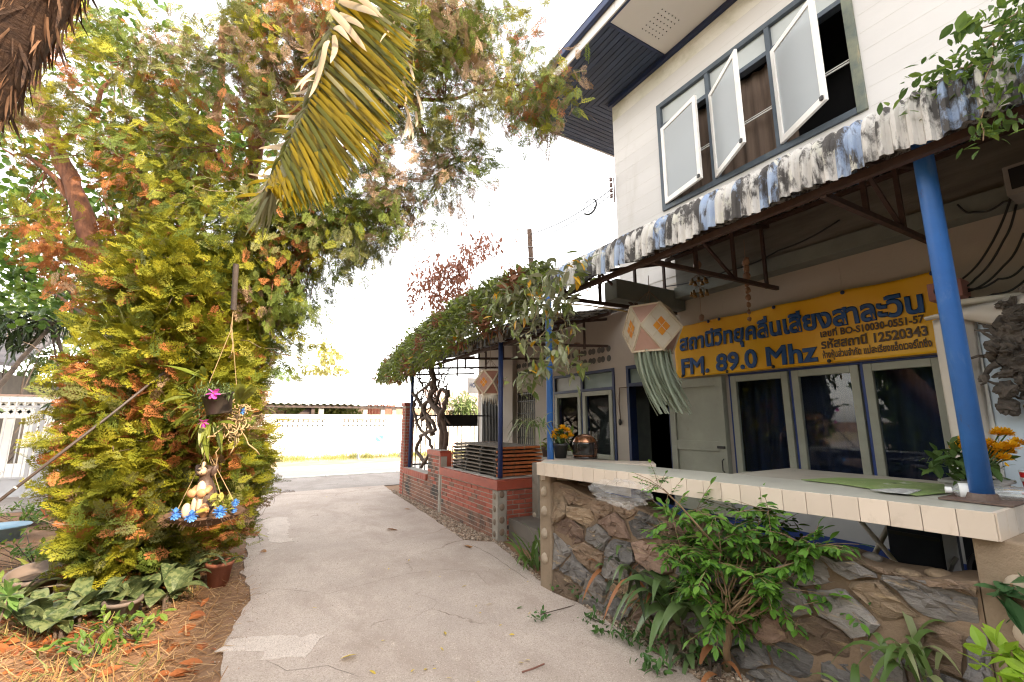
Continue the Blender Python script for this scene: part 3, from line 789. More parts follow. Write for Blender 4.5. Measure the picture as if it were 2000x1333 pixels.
def stone_face(mb, w, h, O, U, Vv, N, nx, ny, rng, gap=.011, dmin=.018, dmax=.05, top=None, anis=1.0):
    """irregular rubble stones laid over a w x h face; O origin, U along, Vv up, N out"""
    O, U, Vv, N = (np.array(a, float) for a in (O, U, Vv, N))
    pts = []
    for j in range(ny):
        for i in range(nx):
            pts.append(((i + .5 + (j % 2) * .5 + rng.uniform(-.36, .36)) * w / nx, (j + .5 + rng.uniform(-.36, .36)) * h / ny))
    pts = np.array(pts); sc_ = np.array([1.0, anis])
    for i, p in enumerate(pts):
        poly = [np.array(c, float) for c in ((0.004, 0), (w - .004, 0), (w - .004, h), (0.004, h))]
        dd = np.linalg.norm((pts - p) * sc_, axis=1)
        for j in np.argsort(dd)[1:22]:
            q = pts[j]; nrm = (q - p) * sc_ ** 2; nrm = nrm / np.linalg.norm(nrm); poly = clip(poly, (p + q) / 2 - nrm * gap, nrm)
            if len(poly) < 3: break
        if len(poly) < 3: continue
        if top is not None: poly = [np.array((a[0], min(a[1], top(a[0])))) for a in poly]
        dense = []
        for a, b in zip(poly, poly[1:] + poly[:1]):
            L = np.linalg.norm(b - a); k = max(1, int(L / .05))
            for t in range(k): dense.append(a + (b - a) * t / k)
        dense = np.array(dense); c = dense.mean(0); k = len(dense)
        if k < 5: continue
        dep = rng.uniform(dmin, dmax); tilt = rng.normal(0, .10, 2)
        rings = []
        for s_, d_, jt in ((1.0, -.004, .004), (.965, dep * .6, .010), (.88, dep * .95, .012), (.6, dep * 1.0, .014), (.28, dep * 1.04, .014)):
            q = c + (dense - c) * s_ + (rng.normal(0, jt * .8, (k, 2)) if jt else 0)
            d = d_ + (q - c) @ tilt * (1 if d_ else 0) + (rng.normal(0, jt * .5, k) if jt else 0)
            rings.append(O + q[:, :1] * U + q[:, 1:] * Vv + d[:, None] * N)
        vs = np.concatenate(rings + [(O + c[0] * U + c[1] * Vv + dep * 1.08 * N)[None]])
        fs = [(r * k + t, r * k + (t + 1) % k, (r + 1) * k + (t + 1) % k, (r + 1) * k + t) for r in range(4) for t in range(k)]
        fs += [(4 * k + t, 4 * k + (t + 1) % k, 5 * k) for t in range(k)]
        mb.add(vs, fs, int(rng.choice([0, 0, 0, 1, 1, 2, 3, 4])))
A = np.array([2.56, 3.62]); B = np.array([2.84, .80])
du = (B - A) / np.linalg.norm(B - A); nout = np.array([du[1], -du[0]]); nout = nout if nout[0] < 0 else -nout
Lw = np.linalg.norm(B - A)
sw = thing('stone_wall', 'low rubble stone wall of grey slabs and brown mortar below the tiled counter', 'wall', (2.7, 2.2, 0))
mb = MB()
topf = lambda u: .972 - .165 * min(1, u / 1.7) + .04 * max(0, (u - 2.0)) + .018 * math.sin(u * 9)
nseg = 40; prev = None
core = []
for i in range(nseg + 1):
    u = Lw * i / nseg; p = A + du * u; z = topf(u) + rng.uniform(-.008, .008)
    core.append(((*(p - nout * 0), 0), (*(p), z), (*(p - nout * .26), z + rng.uniform(-.02, .01)), (*(p - nout * .26), 0)))
vs = [q for c in core for q in c]
fs = [(i * 4 + k, i * 4 + (k + 1) % 4, i * 4 + 4 + (k + 1) % 4, i * 4 + 4 + k) for i in range(nseg) for k in range(4)] + [(0, 1, 2, 3), (nseg * 4 + 3, nseg * 4 + 2, nseg * 4 + 1, nseg * 4)]
mb.add(vs, fs, 5)
build('mortar_core', mb, M_st, sw)
mb = MB()
stone_face(mb, Lw, .96, (*A, 0.0), (*du, 0), (0, 0, 1), (*nout, 0), 10, 6, np.random.default_rng(21), gap=.008, dmin=.008, dmax=.04, top=lambda u: topf(u) - .012, anis=1.5)
build('rubble', mb, M_st, sw)
mb = MB(); r2 = np.random.default_rng(5)
u = .1
while u < Lw - .1:
    p = A + du * u - nout * r2.uniform(.04, .2); rr = (r2.uniform(.04, .10), r2.uniform(.03, .07), r2.uniform(.012, .028))
    mb.ell((p[0], p[1], topf(u) - .002), rr, Matrix.Rotation(r2.uniform(-.5, .5) - 1.47, 3, 'Z'), int(r2.choice([1, 2, 3, 4, 3])), 12, 8, .05, r2); u += r2.uniform(.1, .22)
build('coping_stones', mb, M_st, sw, smooth=True)
M_post = mat('pebble_cement', (0.32, 0.24, 0.165), (0.25, 0.185, 0.125), 5, 0.95, 0.7, 60, stain=((0.15, .11, .08), 3, .56, .75))
M_peb = mat('pillar_cobble', (0.50, 0.41, 0.31), (0.38, 0.30, 0.22), 6, 0.75, 0.4, 60, island=.2)
def pebble_pillar(parent, x0, x1, y0, y1, z0, z1, m, discs):
    mb = MB(); mb.box(x0, x1, y0, y1, z0, z1); build('pillar', mb, m, parent, bevel=.012)
    mb = MB()
    for face, a, z, ra, rb in discs:
        ry = Matrix.Rotation(rng.uniform(-.5, .5), 3, 'X')
        if face == 'x': mb.ell((x0, a, z), (.034, ra, rb), ry, 0, 18, 10)
        else: mb.ell((a, y0, z), (ra, .022, rb), None, 0, 18, 10)
    build('cobbles', mb, M_peb, parent, smooth=True)
pebble_pillar(sw, 2.84, 3.12, .52, .80, 0, 1.045, M_post, [('x', .66, .86, .062, .055), ('x', .65, .68, .07, .065), ('x', .66, .47, .075, .07), ('x', .64, .25, .07, .06), ('y', 2.97, .8, .06, .06), ('y', 2.98, .55, .07, .06)])
pebble_pillar(sw, 2.52, 2.70, 3.62, 3.80, 0, 1.045, M_post, [('x', 3.71, .88, .035, .05), ('x', 3.71, .7, .04, .05), ('x', 3.71, .5, .04, .05), ('x', 3.71, .28, .04, .05)])
# tiled counter
M_tile = mat('cream_tile', (0.70, 0.60, 0.50), (0.66, 0.56, 0.46), 2, 0.3, 0.06, 120, island=.09, stain=((0.42, 0.34, 0.26), 5, .54, .8, (1, 1, .5)), stain2=((.34, .27, .2), 22, .68, .76))
M_top = mat('counter_top_tile', (0.50, 0.49, 0.42), (0.44, 0.43, 0.37), 3, 0.35, 0.1, 60, stain=((0.33, 0.31, 0.26), 3, .58, .8))
M_grout = mat('grout', (0.42, 0.35, 0.27), (0.32, .26, .2), 8, .9)
ct = thing('tiled_counter', 'cream tiled bar counter laid on pillars above the rubble wall', 'counter', (2.9, 2.2, 1.0))
cA, cB = np.array([2.42, 3.68]), np.array([2.80, .70])
poly = [(*cA, 1.012), (*cB, 1.012), (3.75, .72, 1.012), (3.75, 1.1, 1.012), (3.28, 1.13, 1.012), (3.21, 1.75, 1.012), (3.02, 2.85, 1.012), (2.86, 3.72, 1.012)]
poly = [(p[0], p[1], 1.052) for p in poly]
mb = MB(); mb.prism(poly, (0, 0, .10)); build('slab', mb, M_grout, ct)
mb = MB(); inset = [((p[0] - 3.0) * .995 + 3.0, (p[1] - 2.2) * .997 + 2.2, 1.1525) for p in poly]; mb.prism(inset, (0, 0, .0075)); build('top_tiles', mb, M_top, ct)
mb = MB()
cd = (cB - cA) / np.linalg.norm(cB - cA); cn = np.array([cd[1], -cd[0]]); cn = cn if cn[0] < 0 else -cn
Lc = np.linalg.norm(cB - cA); k = 25; w = Lc / k
rot = Matrix(((cd[0], -cn[0], 0), (cd[1], -cn[1], 0), (0, 0, 1)))
for i in range(k):
    c = cA + cd * (i + .5) * w + cn * .004
    mb.obox((c[0], c[1], 1.1025 + rng.normal(0, .0006)), (w - .0028, .010, .117), rot)
for i in range(7):
    mb.box(2.80 + i * .125 + .0014, 2.80 + (i + 1) * .125 - .0014, .70 - .006, .70 + .012, 1.044, 1.161)
build('edge_tiles', mb, M_tile, ct, bevel=.0015)
g0, g1 = np.array([2.50, 3.74]), np.array([3.30, 3.02]); gd = (g1 - g0) / np.linalg.norm(g1 - g0); gn = np.array([gd[1], -gd[0]]); gn = gn if gn[1] < 0 else -gn
mb = MB(); mb.prism([(*(g0 - gn * .02), .97), (*(g1 - gn * .02), .97), (*(g1 - gn * .3), .97), (*(g0 - gn * .3), .97)], (0, 0, .183))
rot = Matrix(((gd[0], -gn[0], 0), (gd[1], -gn[1], 0), (0, 0, 1))); Lg = np.linalg.norm(g1 - g0)
for i in range(8):
    c = g0 + gd * (i + .5) * Lg / 8; mb.obox((c[0], c[1], 1.07), (Lg / 8 - .004, .04, .168), rot)
build('return_ledge', mb, M_tile, ct, bevel=.002)

# ------------------------------------------------------------------ brick wall
M_brick = [mat('red_brick', (0.36, 0.085, 0.05), (0.30, 0.075, 0.045), 8, 0.8, 0.4, 70, island=.18),
           mat('old_brick', (0.27, 0.125, 0.08), (0.20, 0.10, 0.07), 7, 0.9, 0.5, 60, island=.25, stain=((0.045, 0.04, 0.035), 2.2, .5, .62)),
           mat('brick_mortar', (0.42, 0.36, 0.30), (0.33, 0.28, 0.23), 6, 0.95, 0.5, 60, stain=((0.12, 0.10, 0.085), 1.6, .55, .7)),
           mat('red_cap', (0.36, 0.070, 0.035), (0.28, 0.06, 0.035), 5, 0.6, 0.3, 50, stain=((0.22, .09, .06), 3, .6, .8)),
           mat('cement_cap', (0.45, 0.40, 0.36), (0.36, 0.33, 0.29), 4, 0.9)]
bw = thing('brick_wall', 'low red brick planter wall with red cap along the drive beneath the vine', 'wall', (2.95, 7.0, 0))
BX, BY0, BY1 = 2.93, 5.40, 9.55
def brick_run(mb, axis, a0, a1, z0, z1, pos, bw_=.19, bh=.062, gap=.013, old=None):
    row = 0; z = z0
    while z + bh <= z1 + .01:
        a = a0 - (bw_ / 2 if row % 2 else 0)
        while a < a1:
            s0, s1 = max(a, a0) + gap / 2, min(a + bw_, a1) - gap / 2
            if s1 - s0 > .03:
                m = old(s0, z) if old else 0; j = rng.uniform(-.002, .003)
                if axis == 'y': mb.box(pos - .007 + j, pos + .05, s0, s1, z + gap / 2, z + bh - gap / 2, m)
                else: mb.box(s0, s1, pos - .007 + j, pos + .05, z + gap / 2, z + bh - gap / 2, m)
            a += bw_
        z += bh; row += 1
mb = MB(); mb.box(BX, BX + .16, BY0 + .001, 7.45, 0, .64, 2); mb.box(BX + .161, 3.75, BY0 + .001, BY0 + .16, 0, .64, 2)
mb.box(BX, BX + .16, 7.451, 8.1, 0, .94, 2); mb.box(BX, BX + .16, 8.101, BY1, 0, .46, 2)
build('mortar_core', mb, M_brick, bw)
old = lambda a, z: 1 if (rng.random() < (.25 + (.75 if a > 7.4 else 0) + (.9 if z < .2 else 0) - (z - .3) * .7)) else 0
mb = MB(); brick_run(mb, 'y', BY0 + .14, 7.40, .01, .64, BX, old=old); brick_run(mb, 'y', 7.55, 8.1, .01, .94, BX, old=old); brick_run(mb, 'y', 8.1, BY1, .01, .46, BX, old=old)
build('weathered_bricks', mb, M_brick, bw, bevel=.002)
mb = MB(); brick_run(mb, 'x', BX + .13, 3.75, .01, .64, BY0, old=lambda a, z: 1 if rng.random() < .12 and z < .2 else 0)
build('bricks', mb, M_brick, bw, bevel=.002)
mb = MB(); mb.box(BX - .03, BX + .19, BY0 - .03, 7.44, .645, .765, 3); mb.box(BX + .191, 3.75, BY0 - .03, BY0 + .19, .645, .765, 3)
mb.box(BX - .025, BX + .19, 7.44, 7.47, .645, 1.0, 3); mb.box(BX - .025, BX + .19, 7.471, 8.12, .945, 1.03, 3); mb.box(BX - .025, BX + .19, 8.121, BY1, .465, .58, 3)
for i in range(11): mb.box(BX - .034, BX - .03, 8.15 + i * .125, 8.15 + i * .125 + .11, .47, .575, 3)
build('cap', mb, M_brick, bw, bevel=.012)
mb = MB(); mb.box(BX - .012, BX + .17, 8.13, BY1 - .02, .581, .588, 4); mb.box(BX + .02, BX + .6, 5.5, 7.4, .766, .772, 4); mb.box(BX + .0, BX + .16, 7.49, 8.09, 1.031, 1.037, 4); build('cap_top', mb, M_brick, bw)
M_cemp = mat('grey_pillar_cement', (0.36, 0.32, 0.27), (0.29, 0.26, 0.22), 5, .95, .5, 60, stain=((.15, .13, .11), 2.5, .56, .72))
mb = MB(); mb.box(BX - .018, BX + .12, BY0 - .018, BY0 + .13, 0, .643); mb.box(BX - .016, BX + .1, 7.43, 7.53, 0, .94); build('corner_pillar', mb, M_cemp, bw, bevel=.01)
mb = MB()
for i, z in enumerate((.56, .40, .24, .09)):
    mb.ell((BX - .018, BY0 + .06, z), (.016, .035, .04), None, 0, 14, 8); mb.ell((BX + .05, BY0 - .018, z + .03), (.04, .016, .045), None, 0, 14, 8)
build('cobbles', mb, mat('dark_cobble', (.16, .13, .10), (.24, .16, .11), 7, .8, island=.3), bw, smooth=True)
mb = MB(); mb.box(3.4, 3.56, 5.0, 5.38, 0, 1.0); 
pebble_pillar(bw, 3.44, 3.58, 5.22, 5.37, 0, .98, M_cemp, [('x', 5.3, .3, .03, .04), ('y', 3.51, .55, .035, .04), ('y', 3.51, .35, .035, .04), ('y', 3.51, .75, .035, .04)])
# brick gate pillar at the street end
gp_ = thing('brick_pillar', 'slim red brick pillar with cap at the street end of the vine wall', 'pillar', (2.98, 9.75, 0))
mb = MB(); mb.box(2.92, 3.12, 9.58, 9.8, 0, 1.86, 2); build('core', mb, M_brick, gp_)
mb = MB(); brick_run(mb, 'y', 9.585, 9.795, .02, 1.84, 2.92, .11); brick_run(mb, 'x', 2.925, 3.115, .02, 1.84, 9.58, .1); build('bricks', mb, M_brick, gp_, bevel=.002)
mb = MB(); mb.box(2.89, 3.15, 9.55, 9.83, 1.862, 1.93, 3); build('cap', mb, M_brick, gp_, bevel=.01)
# black iron fence with dark panel, between the pillar and the house
fe = thing('iron_fence', 'black iron bar fence with dark sign panel behind the twisted vine stems', 'fence', (3.9, 9.66, .3))
mb = MB()
for z in (.36, .62, 1.66): mb.beam((3.13, 9.66, z), (4.98, 9.66, z), .03, .03)
for i in range(17): mb.beam((3.2 + i * .108, 9.66, .3), (3.2 + i * .108, 9.66, 1.72), .016, .016)
build('bars', mb, M_metalblack, fe)
mb = MB(); mb.box(3.75, 4.66, 9.60, 9.64, 1.42, 1.68); build('sign_panel', mb, mat('sign_back', (.018, .016, .016), (.03, .026, .024), 5, .8), fe)

# stacked slatted wooden pallets
M_wd = [mat('grey_slat_wood', (0.19, 0.15, 0.115), (0.11, 0.085, 0.065), 4, .85, .5, 40, stretch=(6, 1, 6), stain=((.035, .03, .026), 2.5, .58, .7)), mat('orange_end_wood', (0.50, 0.145, 0.035), (0.38, 0.10, 0.03), 9, .7, .3, 50, stain=((.12, .05, .03), 6, .6, .72)), mat('black_wood', (.02, .018, .016), (.035, .03, .026), 6, .9)]
def wood_panel(label, z, dy, dx, first):
    t = thing('slatted_pallet', label, 'pallet', (0, 0, 0), 'stacked slatted wooden pallets')
    mb = MB()
    for k in range(5): mb.box(.0 + k * .15, .13 + k * .15, 0, 1.55, .018, .034)
    build('slats', mb, M_wd[0], t, bevel=.002)
    mb = MB(); mb.box(-.012, .74, -.03, -.004, .002, .034); build('end_rail', mb, M_wd[1], t, bevel=.003)
    mb = MB(); mb.box(-.012, .74, 1.554, 1.58, .002, .034); build('end_rail', mb, M_wd[1], t, bevel=.003)
    for y in (.03, .5, 1.0, 1.48):
        mb = MB(); mb.box(-.008, .736, y, y + .05, -.006, .017); build('batten', mb, M_wd[2], t)
    t.location = (3.03 + dx, 5.62 + dy, z)
    return t
names = ['bottom wooden pallet of the stack resting on the brick wall cap', 'second wooden pallet from the bottom of the stack on the brick wall', 'third wooden pallet from the bottom of the stack by the navy post',
         'fourth wooden pallet from the bottom, in the middle of the stack', 'fourth wooden pallet from the top of the stack by the navy post', 'third wooden pallet from the top of the stack with orange end', 'second wooden pallet from the top of the stack', 'topmost weathered wooden pallet of the stack behind the navy post']
p0 = None
for i, nm in enumerate(names):
    z = .782 + i * .053; dy, dx = rng.uniform(-.03, .03), rng.uniform(-.012, .03)
    if p0 is None: p0 = wood_panel(nm, z, dy, dx, True)
    else: dup(p0, (3.03 + dx, 5.62 + dy, z), rng.uniform(-.012, .012), nm)
# ------------------------------------------------------------------ conifer by the drive
rng = np.random.default_rng(11)
C_Y = leafmat('conifer_yellow', (0.31, 0.285, 0.020), (0.19, 0.21, 0.018), .2, .6, clump=5)
C_G = leafmat('conifer_green', (0.10, 0.145, 0.022), (0.15, 0.18, 0.03), .2, .6, clump=5)
C_D = leafmat('conifer_olive', (0.15, 0.165, 0.05), (0.21, 0.20, 0.065), .2, .6, clump=5)
C_O = leafmat('conifer_rust', (0.42, 0.16, 0.05), (0.31, 0.115, 0.038), .15, .7, clump=5)
C_T = leafmat('conifer_tan', (0.33, 0.215, 0.13), (0.25, 0.17, 0.105), .15, .7, clump=5)
C_M = [C_Y, C_G, C_D, C_O, C_T]
M_bark = mat('red_bark', (0.24, 0.095, 0.045), (0.12, 0.05, 0.03), 5, 0.9, 0.9, 18, stretch=(3, 3, .5), stain=((0.30, 0.12, 0.055), 4, .55, .7, (2, 2, .4)))
M_twig = mat('grey_twig', (0.26, 0.20, 0.14), (0.16, 0.11, 0.08), 5, .9)
PAL = {'Y': (.62, .21, .05, .10, .02), 'O': (.25, .08, .05, .55, .07), 'G': (.25, .45, .15, .10, .05), 'T': (.10, .22, .26, .08, .34), 'R': (.14, .28, .34, .06, .18), 'B': (.45, .10, .02, .41, .02)}
sprays = [spray_proto(rng) for _ in range(7)]
tree = thing('conifer_tree', 'big yellow green conifer with rusty dead sprays and reddish trunks left of the drive', 'tree', (-.7, 5.9, 0))
T = lambda pts, d: [at(x, y, dd) for (x, y), dd in zip(pts, d if hasattr(d, '__len__') else [d] * len(pts))]
trunks = [(T([(288, 1135), (284, 1010), (274, 880), (264, 740), (236, 630), (196, 510), (150, 390), (118, 300), (70, 170), (20, 20)], [5.45, 5.5, 5.6, 5.6, 5.6, 5.7, 5.8, 5.9, 6.0, 6.1]), [.17, .14, .125, .12, .115, .11, .10, .09, .07, .05]),
          (T([(300, 1135), (372, 950), (392, 800), (420, 680), (462, 520), (486, 400), (500, 280), (520, 130), (560, -60)], [5.5, 5.55, 5.6, 5.6, 5.6, 5.6, 5.65, 5.7, 5.8]), [.16, .12, .11, .105, .10, .095, .085, .07, .05]),
          (T([(310, 1120), (330, 900), (340, 700), (350, 560), (390, 380), (430, 180), (440, 0)], [5.8, 6.1, 6.2, 6.2, 6.3, 6.4, 6.5]), [.13, .12, .10, .09, .08, .06, .04])]
limbs = [T([(486, 430), (560, 400), (640, 330), (720, 250), (800, 190), (870, 195), (930, 175), (1000, 165), (1080, 170)], [5.6, 5.6, 5.5, 5.4, 5.4, 5.4, 5.4, 5.4, 5.4]),
         T([(500, 300), (560, 180), (620, 60), (680, 10), (760, -60)], [5.65, 5.6, 5.5, 5.4, 5.3]), T([(600, 60), (650, 30), (760, 40), (880, 20)], [5.6, 5.5, 5.5, 5.5]),
         T([(470, 500), (540, 470), (640, 440), (740, 420), (800, 410)], 5.7), T([(150, 400), (90, 330), (40, 300), (-20, 290)], 5.8),
         T([(196, 510), (260, 430), (330, 330), (380, 230), (440, 120)], 5.9), T([(118, 300), (180, 210), (240, 120), (300, 60)], 5.8), T([(800, 190), (830, 280), (870, 330)], 5.4),
         T([(486, 400), (420, 300), (340, 230), (300, 180)], 5.8)]
mb = MB()
for p, r_ in trunks:
    q = []; rr = []
    for i in range(len(p) - 1):
        for t in (0, .25, .5, .75):
            q.append(p[i] + (p[i + 1] - p[i]) * t + rng.normal(0, .016, 3)); rr.append((r_[i] + (r_[i + 1] - r_[i]) * t) * rng.uniform(.85, 1.15))
    mb.tube(q, rr, 12, 0)
build('trunk', mb, [M_bark], tree, smooth=True)
mb = MB()
for l in limbs:
    q = []
    for i in range(len(l) - 1):
        for t in (0, .33, .66): q.append(l[i] + (l[i + 1] - l[i]) * t + rng.normal(0, .02, 3))
    mb.tube(q, np.linspace(.042, .010, len(q)), 7, 0)
build('limbs', mb, [M_bark], tree, smooth=True)
skel = np.concatenate([np.array(p) for p, _ in trunks] + [np.array(l) for l in limbs])
BL = [(180, 40, 120, 60, 24, 'Y'), (70, 230, 80, 90, 20, 'Y'), (170, 130, 100, 80, 14, 'O'), (250, 260, 130, 90, 30, 'G'), (200, 310, 70, 50, 14, 'O'), (330, 190, 110, 80, 22, 'T'),
      (430, 90, 120, 90, 32, 'T'), (560, 70, 110, 70, 34, 'T'), (560, 200, 90, 100, 34, 'T'), (400, 300, 130, 90, 36, 'Y'), (330, 400, 120, 80, 36, 'Y'), (420, 470, 150, 100, 54, 'Y'),
      (330, 560, 150, 90, 46, 'B'), (480, 560, 120, 90, 44, 'Y'), (560, 480, 90, 80, 32, 'G'), (600, 420, 110, 60, 26, 'G'), (700, 440, 90, 60, 26, 'R'), (780, 420, 60, 50, 12, 'R'),
      (820, 80, 120, 80, 40, 'R'), (900, 40, 100, 50, 22, 'R'), (830, 200, 110, 90, 30, 'R'), (930, 150, 70, 60, 12, 'R'), (1000, 200, 60, 40, 11, 'R'), (1075, 185, 45, 45, 12, 'R'),
      (800, 330, 90, 60, 18, 'T'), (880, 290, 60, 60, 9, 'R'), (870, 370, 40, 40, 5, 'T'), (680, 200, 100, 150, 26, 'T'), (150, 480, 110, 80, 16, 'O'), (60, 400, 70, 60, 9, 'O'),
      (590, 560, 50, 70, 18, 'G'), (545, 650, 50, 70, 22, 'G'), (1010, 60, 40, 50, 5, 'R'), (715, 510, 50, 40, 5, 'R'), (1062, 260, 18, 50, 3, 'R'), (930, 330, 60, 50, 5, 'R'), (220, 560, 90, 70, 16, 'B'), (700, 40, 90, 60, 20, 'T'), (300, 100, 90, 80, 14, 'G'), (640, 470, 70, 60, 14, 'G')]
cen, pal, spread, cl_up = [], [], [], []
for (cx, cy, rx, ry, n, pk) in BL:
    for _ in range(int(n * (.62 if cx < 400 and cy < 380 else .85))):
        a = rng.uniform(0, 2 * math.pi); rr = math.sqrt(rng.uniform(0, 1))
        x, y = cx + rx * rr * math.cos(a), cy + ry * rr * math.sin(a)
        d = 5.35 + rng.normal(0, .35) + (.3 if x < 400 else 0)
        cen.append(at(x, y, max(4.7, d))); pal.append(pk); spread.append(.13); cl_up.append(1)
# the skirt of foliage round the trunks
def radius(th, z): return ((.565 + .10 * math.sin(3 * th + z * 2.1)) + .08 * math.sin(5 * th - z * 3.3)) * (0.86 + .18 * math.sin(min(1, z / 2.6) * 2.6)) * (.72 if z < .25 else 1)
AX = np.array([-.68, 6.0])
gaps = [(282, 1010, 20, 110), (262, 740, 22, 110), (225, 620, 26, 60), (385, 930, 20, 70), (398, 770, 22, 80), (300, 1090, 24, 40), (440, 640, 20, 60)]
k = 0
while k < 560:
    th, z = rng.uniform(0, 2 * math.pi), rng.uniform(.12, 3.25)
    p = np.array([AX[0] + radius(th, z) * math.cos(th), AX[1] + radius(th, z) * math.sin(th), z])
    if p[1] > 6.6 and rng.random() < .55: continue
    q = proj(p)
    if any(((q[0] - g[0]) / g[2]) ** 2 + ((q[1] - g[1]) / g[3]) ** 2 < 1 for g in gaps) and p[1] < 6.3: continue
    cen.append(p); pal.append('Y' if rng.random() < .86 else 'B'); spread.append(.12); cl_up.append(0); k += 1
cen = np.array(cen)
mb = MB(); P, DIR, SC, MI = [], [], [], []
for c, pk, sp_, up_ in zip(cen, pal, spread, cl_up):
    main = rng.choice(5, p=np.array(PAL[pk]) / sum(PAL[pk])); n = 34 if not up_ else 30
    if up_:
        j = np.argmin(np.linalg.norm(skel - c, axis=1)); outw = c - skel[j]; outw = outw / (np.linalg.norm(outw) + .05) + np.array([0, 0, -.25])
    else:
        outw = np.array([c[0] - AX[0], c[1] - AX[1], 0]); outw = outw / (np.linalg.norm(outw) + .01) + np.array([0, 0, .30])
    for _ in range(n):
        P.append(c + rng.normal(0, sp_, 3)); DIR.append(outw + rng.normal(0, .55, 3))
        SC.append(rng.uniform(.14, .27) * (.82 if up_ else 1)); MI.append(main if rng.random() < .9 else rng.choice(5, p=np.array(PAL[pk]) / sum(PAL[pk])))
P, DIR = np.array(P), np.array(DIR)
scatter(mb, sprays, P - DIR / np.linalg.norm(DIR, axis=1)[:, None] * .08, rot_to(DIR, rng.uniform(-1.4, 1.4, len(P)), rng), np.array(SC), np.array(MI), rng)
build('crown', mb, C_M, tree)
mb = MB()
for i, c in enumerate(cen):
    if rng.random() < (.75 if cl_up[i] else .35):
        j = np.argmin(np.linalg.norm(skel - c, axis=1) + rng.uniform(0, .3, len(skel)))
        mb.tube(wig(skel[j], c + rng.normal(0, .08, 3), 5, .045, rng), np.linspace(.008, .003, 6), 4, 0, False)
    if rng.random() < .5:
        mb.tube(wig(c, c + rng.normal(0, .25, 3) + np.array([0, 0, -.05]), 6, .05, rng), np.linspace(.0045, .002, 7), 3, 1, False)
build('twigs', mb, [M_bark, M_twig], tree)

# ------------------------------------------------------------------ other trees and greenery
rl = [round_leaf_proto(.12), round_leaf_proto(.3)]
lp = [leaf_proto(.42, .2, .25), leaf_proto(.36, .1, .4), leaf_proto(.5, .25, .1)]
lps = [leaf_proto(.22, .2, .3), leaf_proto(.18, .1, .5)]
def leaves(mb, cen, n, spread, smin, smax, mats, protos, droop=-.3, out=.8, rng=rng):
    cen = np.array(cen); k = rng.integers(0, len(cen), n)
    P = cen[k] + rng.normal(0, 1, (n, 3)) * np.array(spread); Dr = rng.normal(0, out, (n, 3)); Dr[:, 2] += droop
    scatter(mb, protos, P, rot_to(Dr, rng.uniform(-.7, .7, n), rng), rng.uniform(smin, smax, n), rng.choice(len(mats), n), rng)
def blobs(lst, rng=rng):
    out = []
    for (cx, cy, rx, ry, n, d0, d1) in lst:
        for _ in range(n):
            a = rng.uniform(0, 6.283); rr = math.sqrt(rng.uniform(0, 1)); out.append(at(cx + rx * rr * math.cos(a), cy + ry * rr * math.sin(a), rng.uniform(d0, d1)))
    return out
L_b = [leafmat('broad_leaf_a', (0.075, 0.14, 0.018), (0.13, 0.20, 0.03), .45, .45), leafmat('broad_leaf_b', (0.045, 0.10, 0.016), (0.08, 0.14, 0.03), .45, .45)]
bt = thing('broadleaf_tree', 'green round-leaved tree standing behind the conifer on the left', 'tree', (-1.5, 9.9, 0))
cb = blobs([(30, 320, 70, 140, 26, 8.0, 9.5), (110, 470, 130, 90, 26, 8, 9.5), (430, 240, 110, 80, 34, 8, 9), (420, 330, 80, 60, 14, 8, 9), (270, 60, 120, 70, 12, 8, 9), (180, 180, 120, 70, 12, 8, 9.5), (40, 540, 60, 60, 16, 7.5, 9), (230, 430, 120, 80, 24, 8, 9.5), (300, 330, 100, 90, 22, 8, 9.5), (120, 590, 90, 40, 14, 8.5, 10), (330, 610, 130, 90, 30, 8.5, 9.5)])
mb = MB(); leaves(mb, cb, 5200, (.26, .26, .2), .09, .16, L_b, rl); build('crown', mb, L_b, bt)
mb = MB()
base = np.array([-1.5, 9.9, 0.]); top = np.array([-1.7, 9.7, 3.2]); mb.tube(wig(base, top, 8, .03, rng), np.linspace(.17, .11, 9), 10)
for c in cb[::5]: mb.tube(wig(top - np.array([0, 0, rng.uniform(0, 1)]), c, 6, .09, rng), np.linspace(.035, .008, 7), 6, 0, False)
build('trunk', mb, [mat('brown_bark', (.12, .085, .06), (.07, .05, .04), 5, .9, .6, 25)], bt, smooth=True)

L_m = [leafmat('mango_leaf', (0.022, 0.042, 0.012), (0.04, 0.06, 0.018), .15, .4)]
mg = thing('mango_tree', 'dark tree with long narrow drooping leaves above the pale gate', 'tree', (-4.3, 10.2, 0))
cm = blobs([(60, 630, 90, 18, 14, 9.5, 10.2), (150, 620, 40, 25, 8, 9.5, 10.2), (20, 665, 40, 15, 6, 9.5, 10.2), (150, 790, 25, 18, 5, 9, 9.4), (170, 850, 18, 14, 4, 9, 9.4)])
mb = MB(); leaves(mb, cm, 520, (.12, .12, .08), .25, .42, L_m, lps, -.35, .7); build('crown', mb, L_m, mg)
mb = MB(); mb.tube(wig(np.array([-4.3, 10.3, 0]), cm[0], 8, .05, rng), np.linspace(.08, .03, 9), 8)
for c in cm[1::2]: mb.tube(wig(cm[0], c, 4, .03, rng), np.linspace(.025, .008, 5), 5, 0, False)
build('trunk', mb, [MATS['brown_bark']], mg, smooth=True)

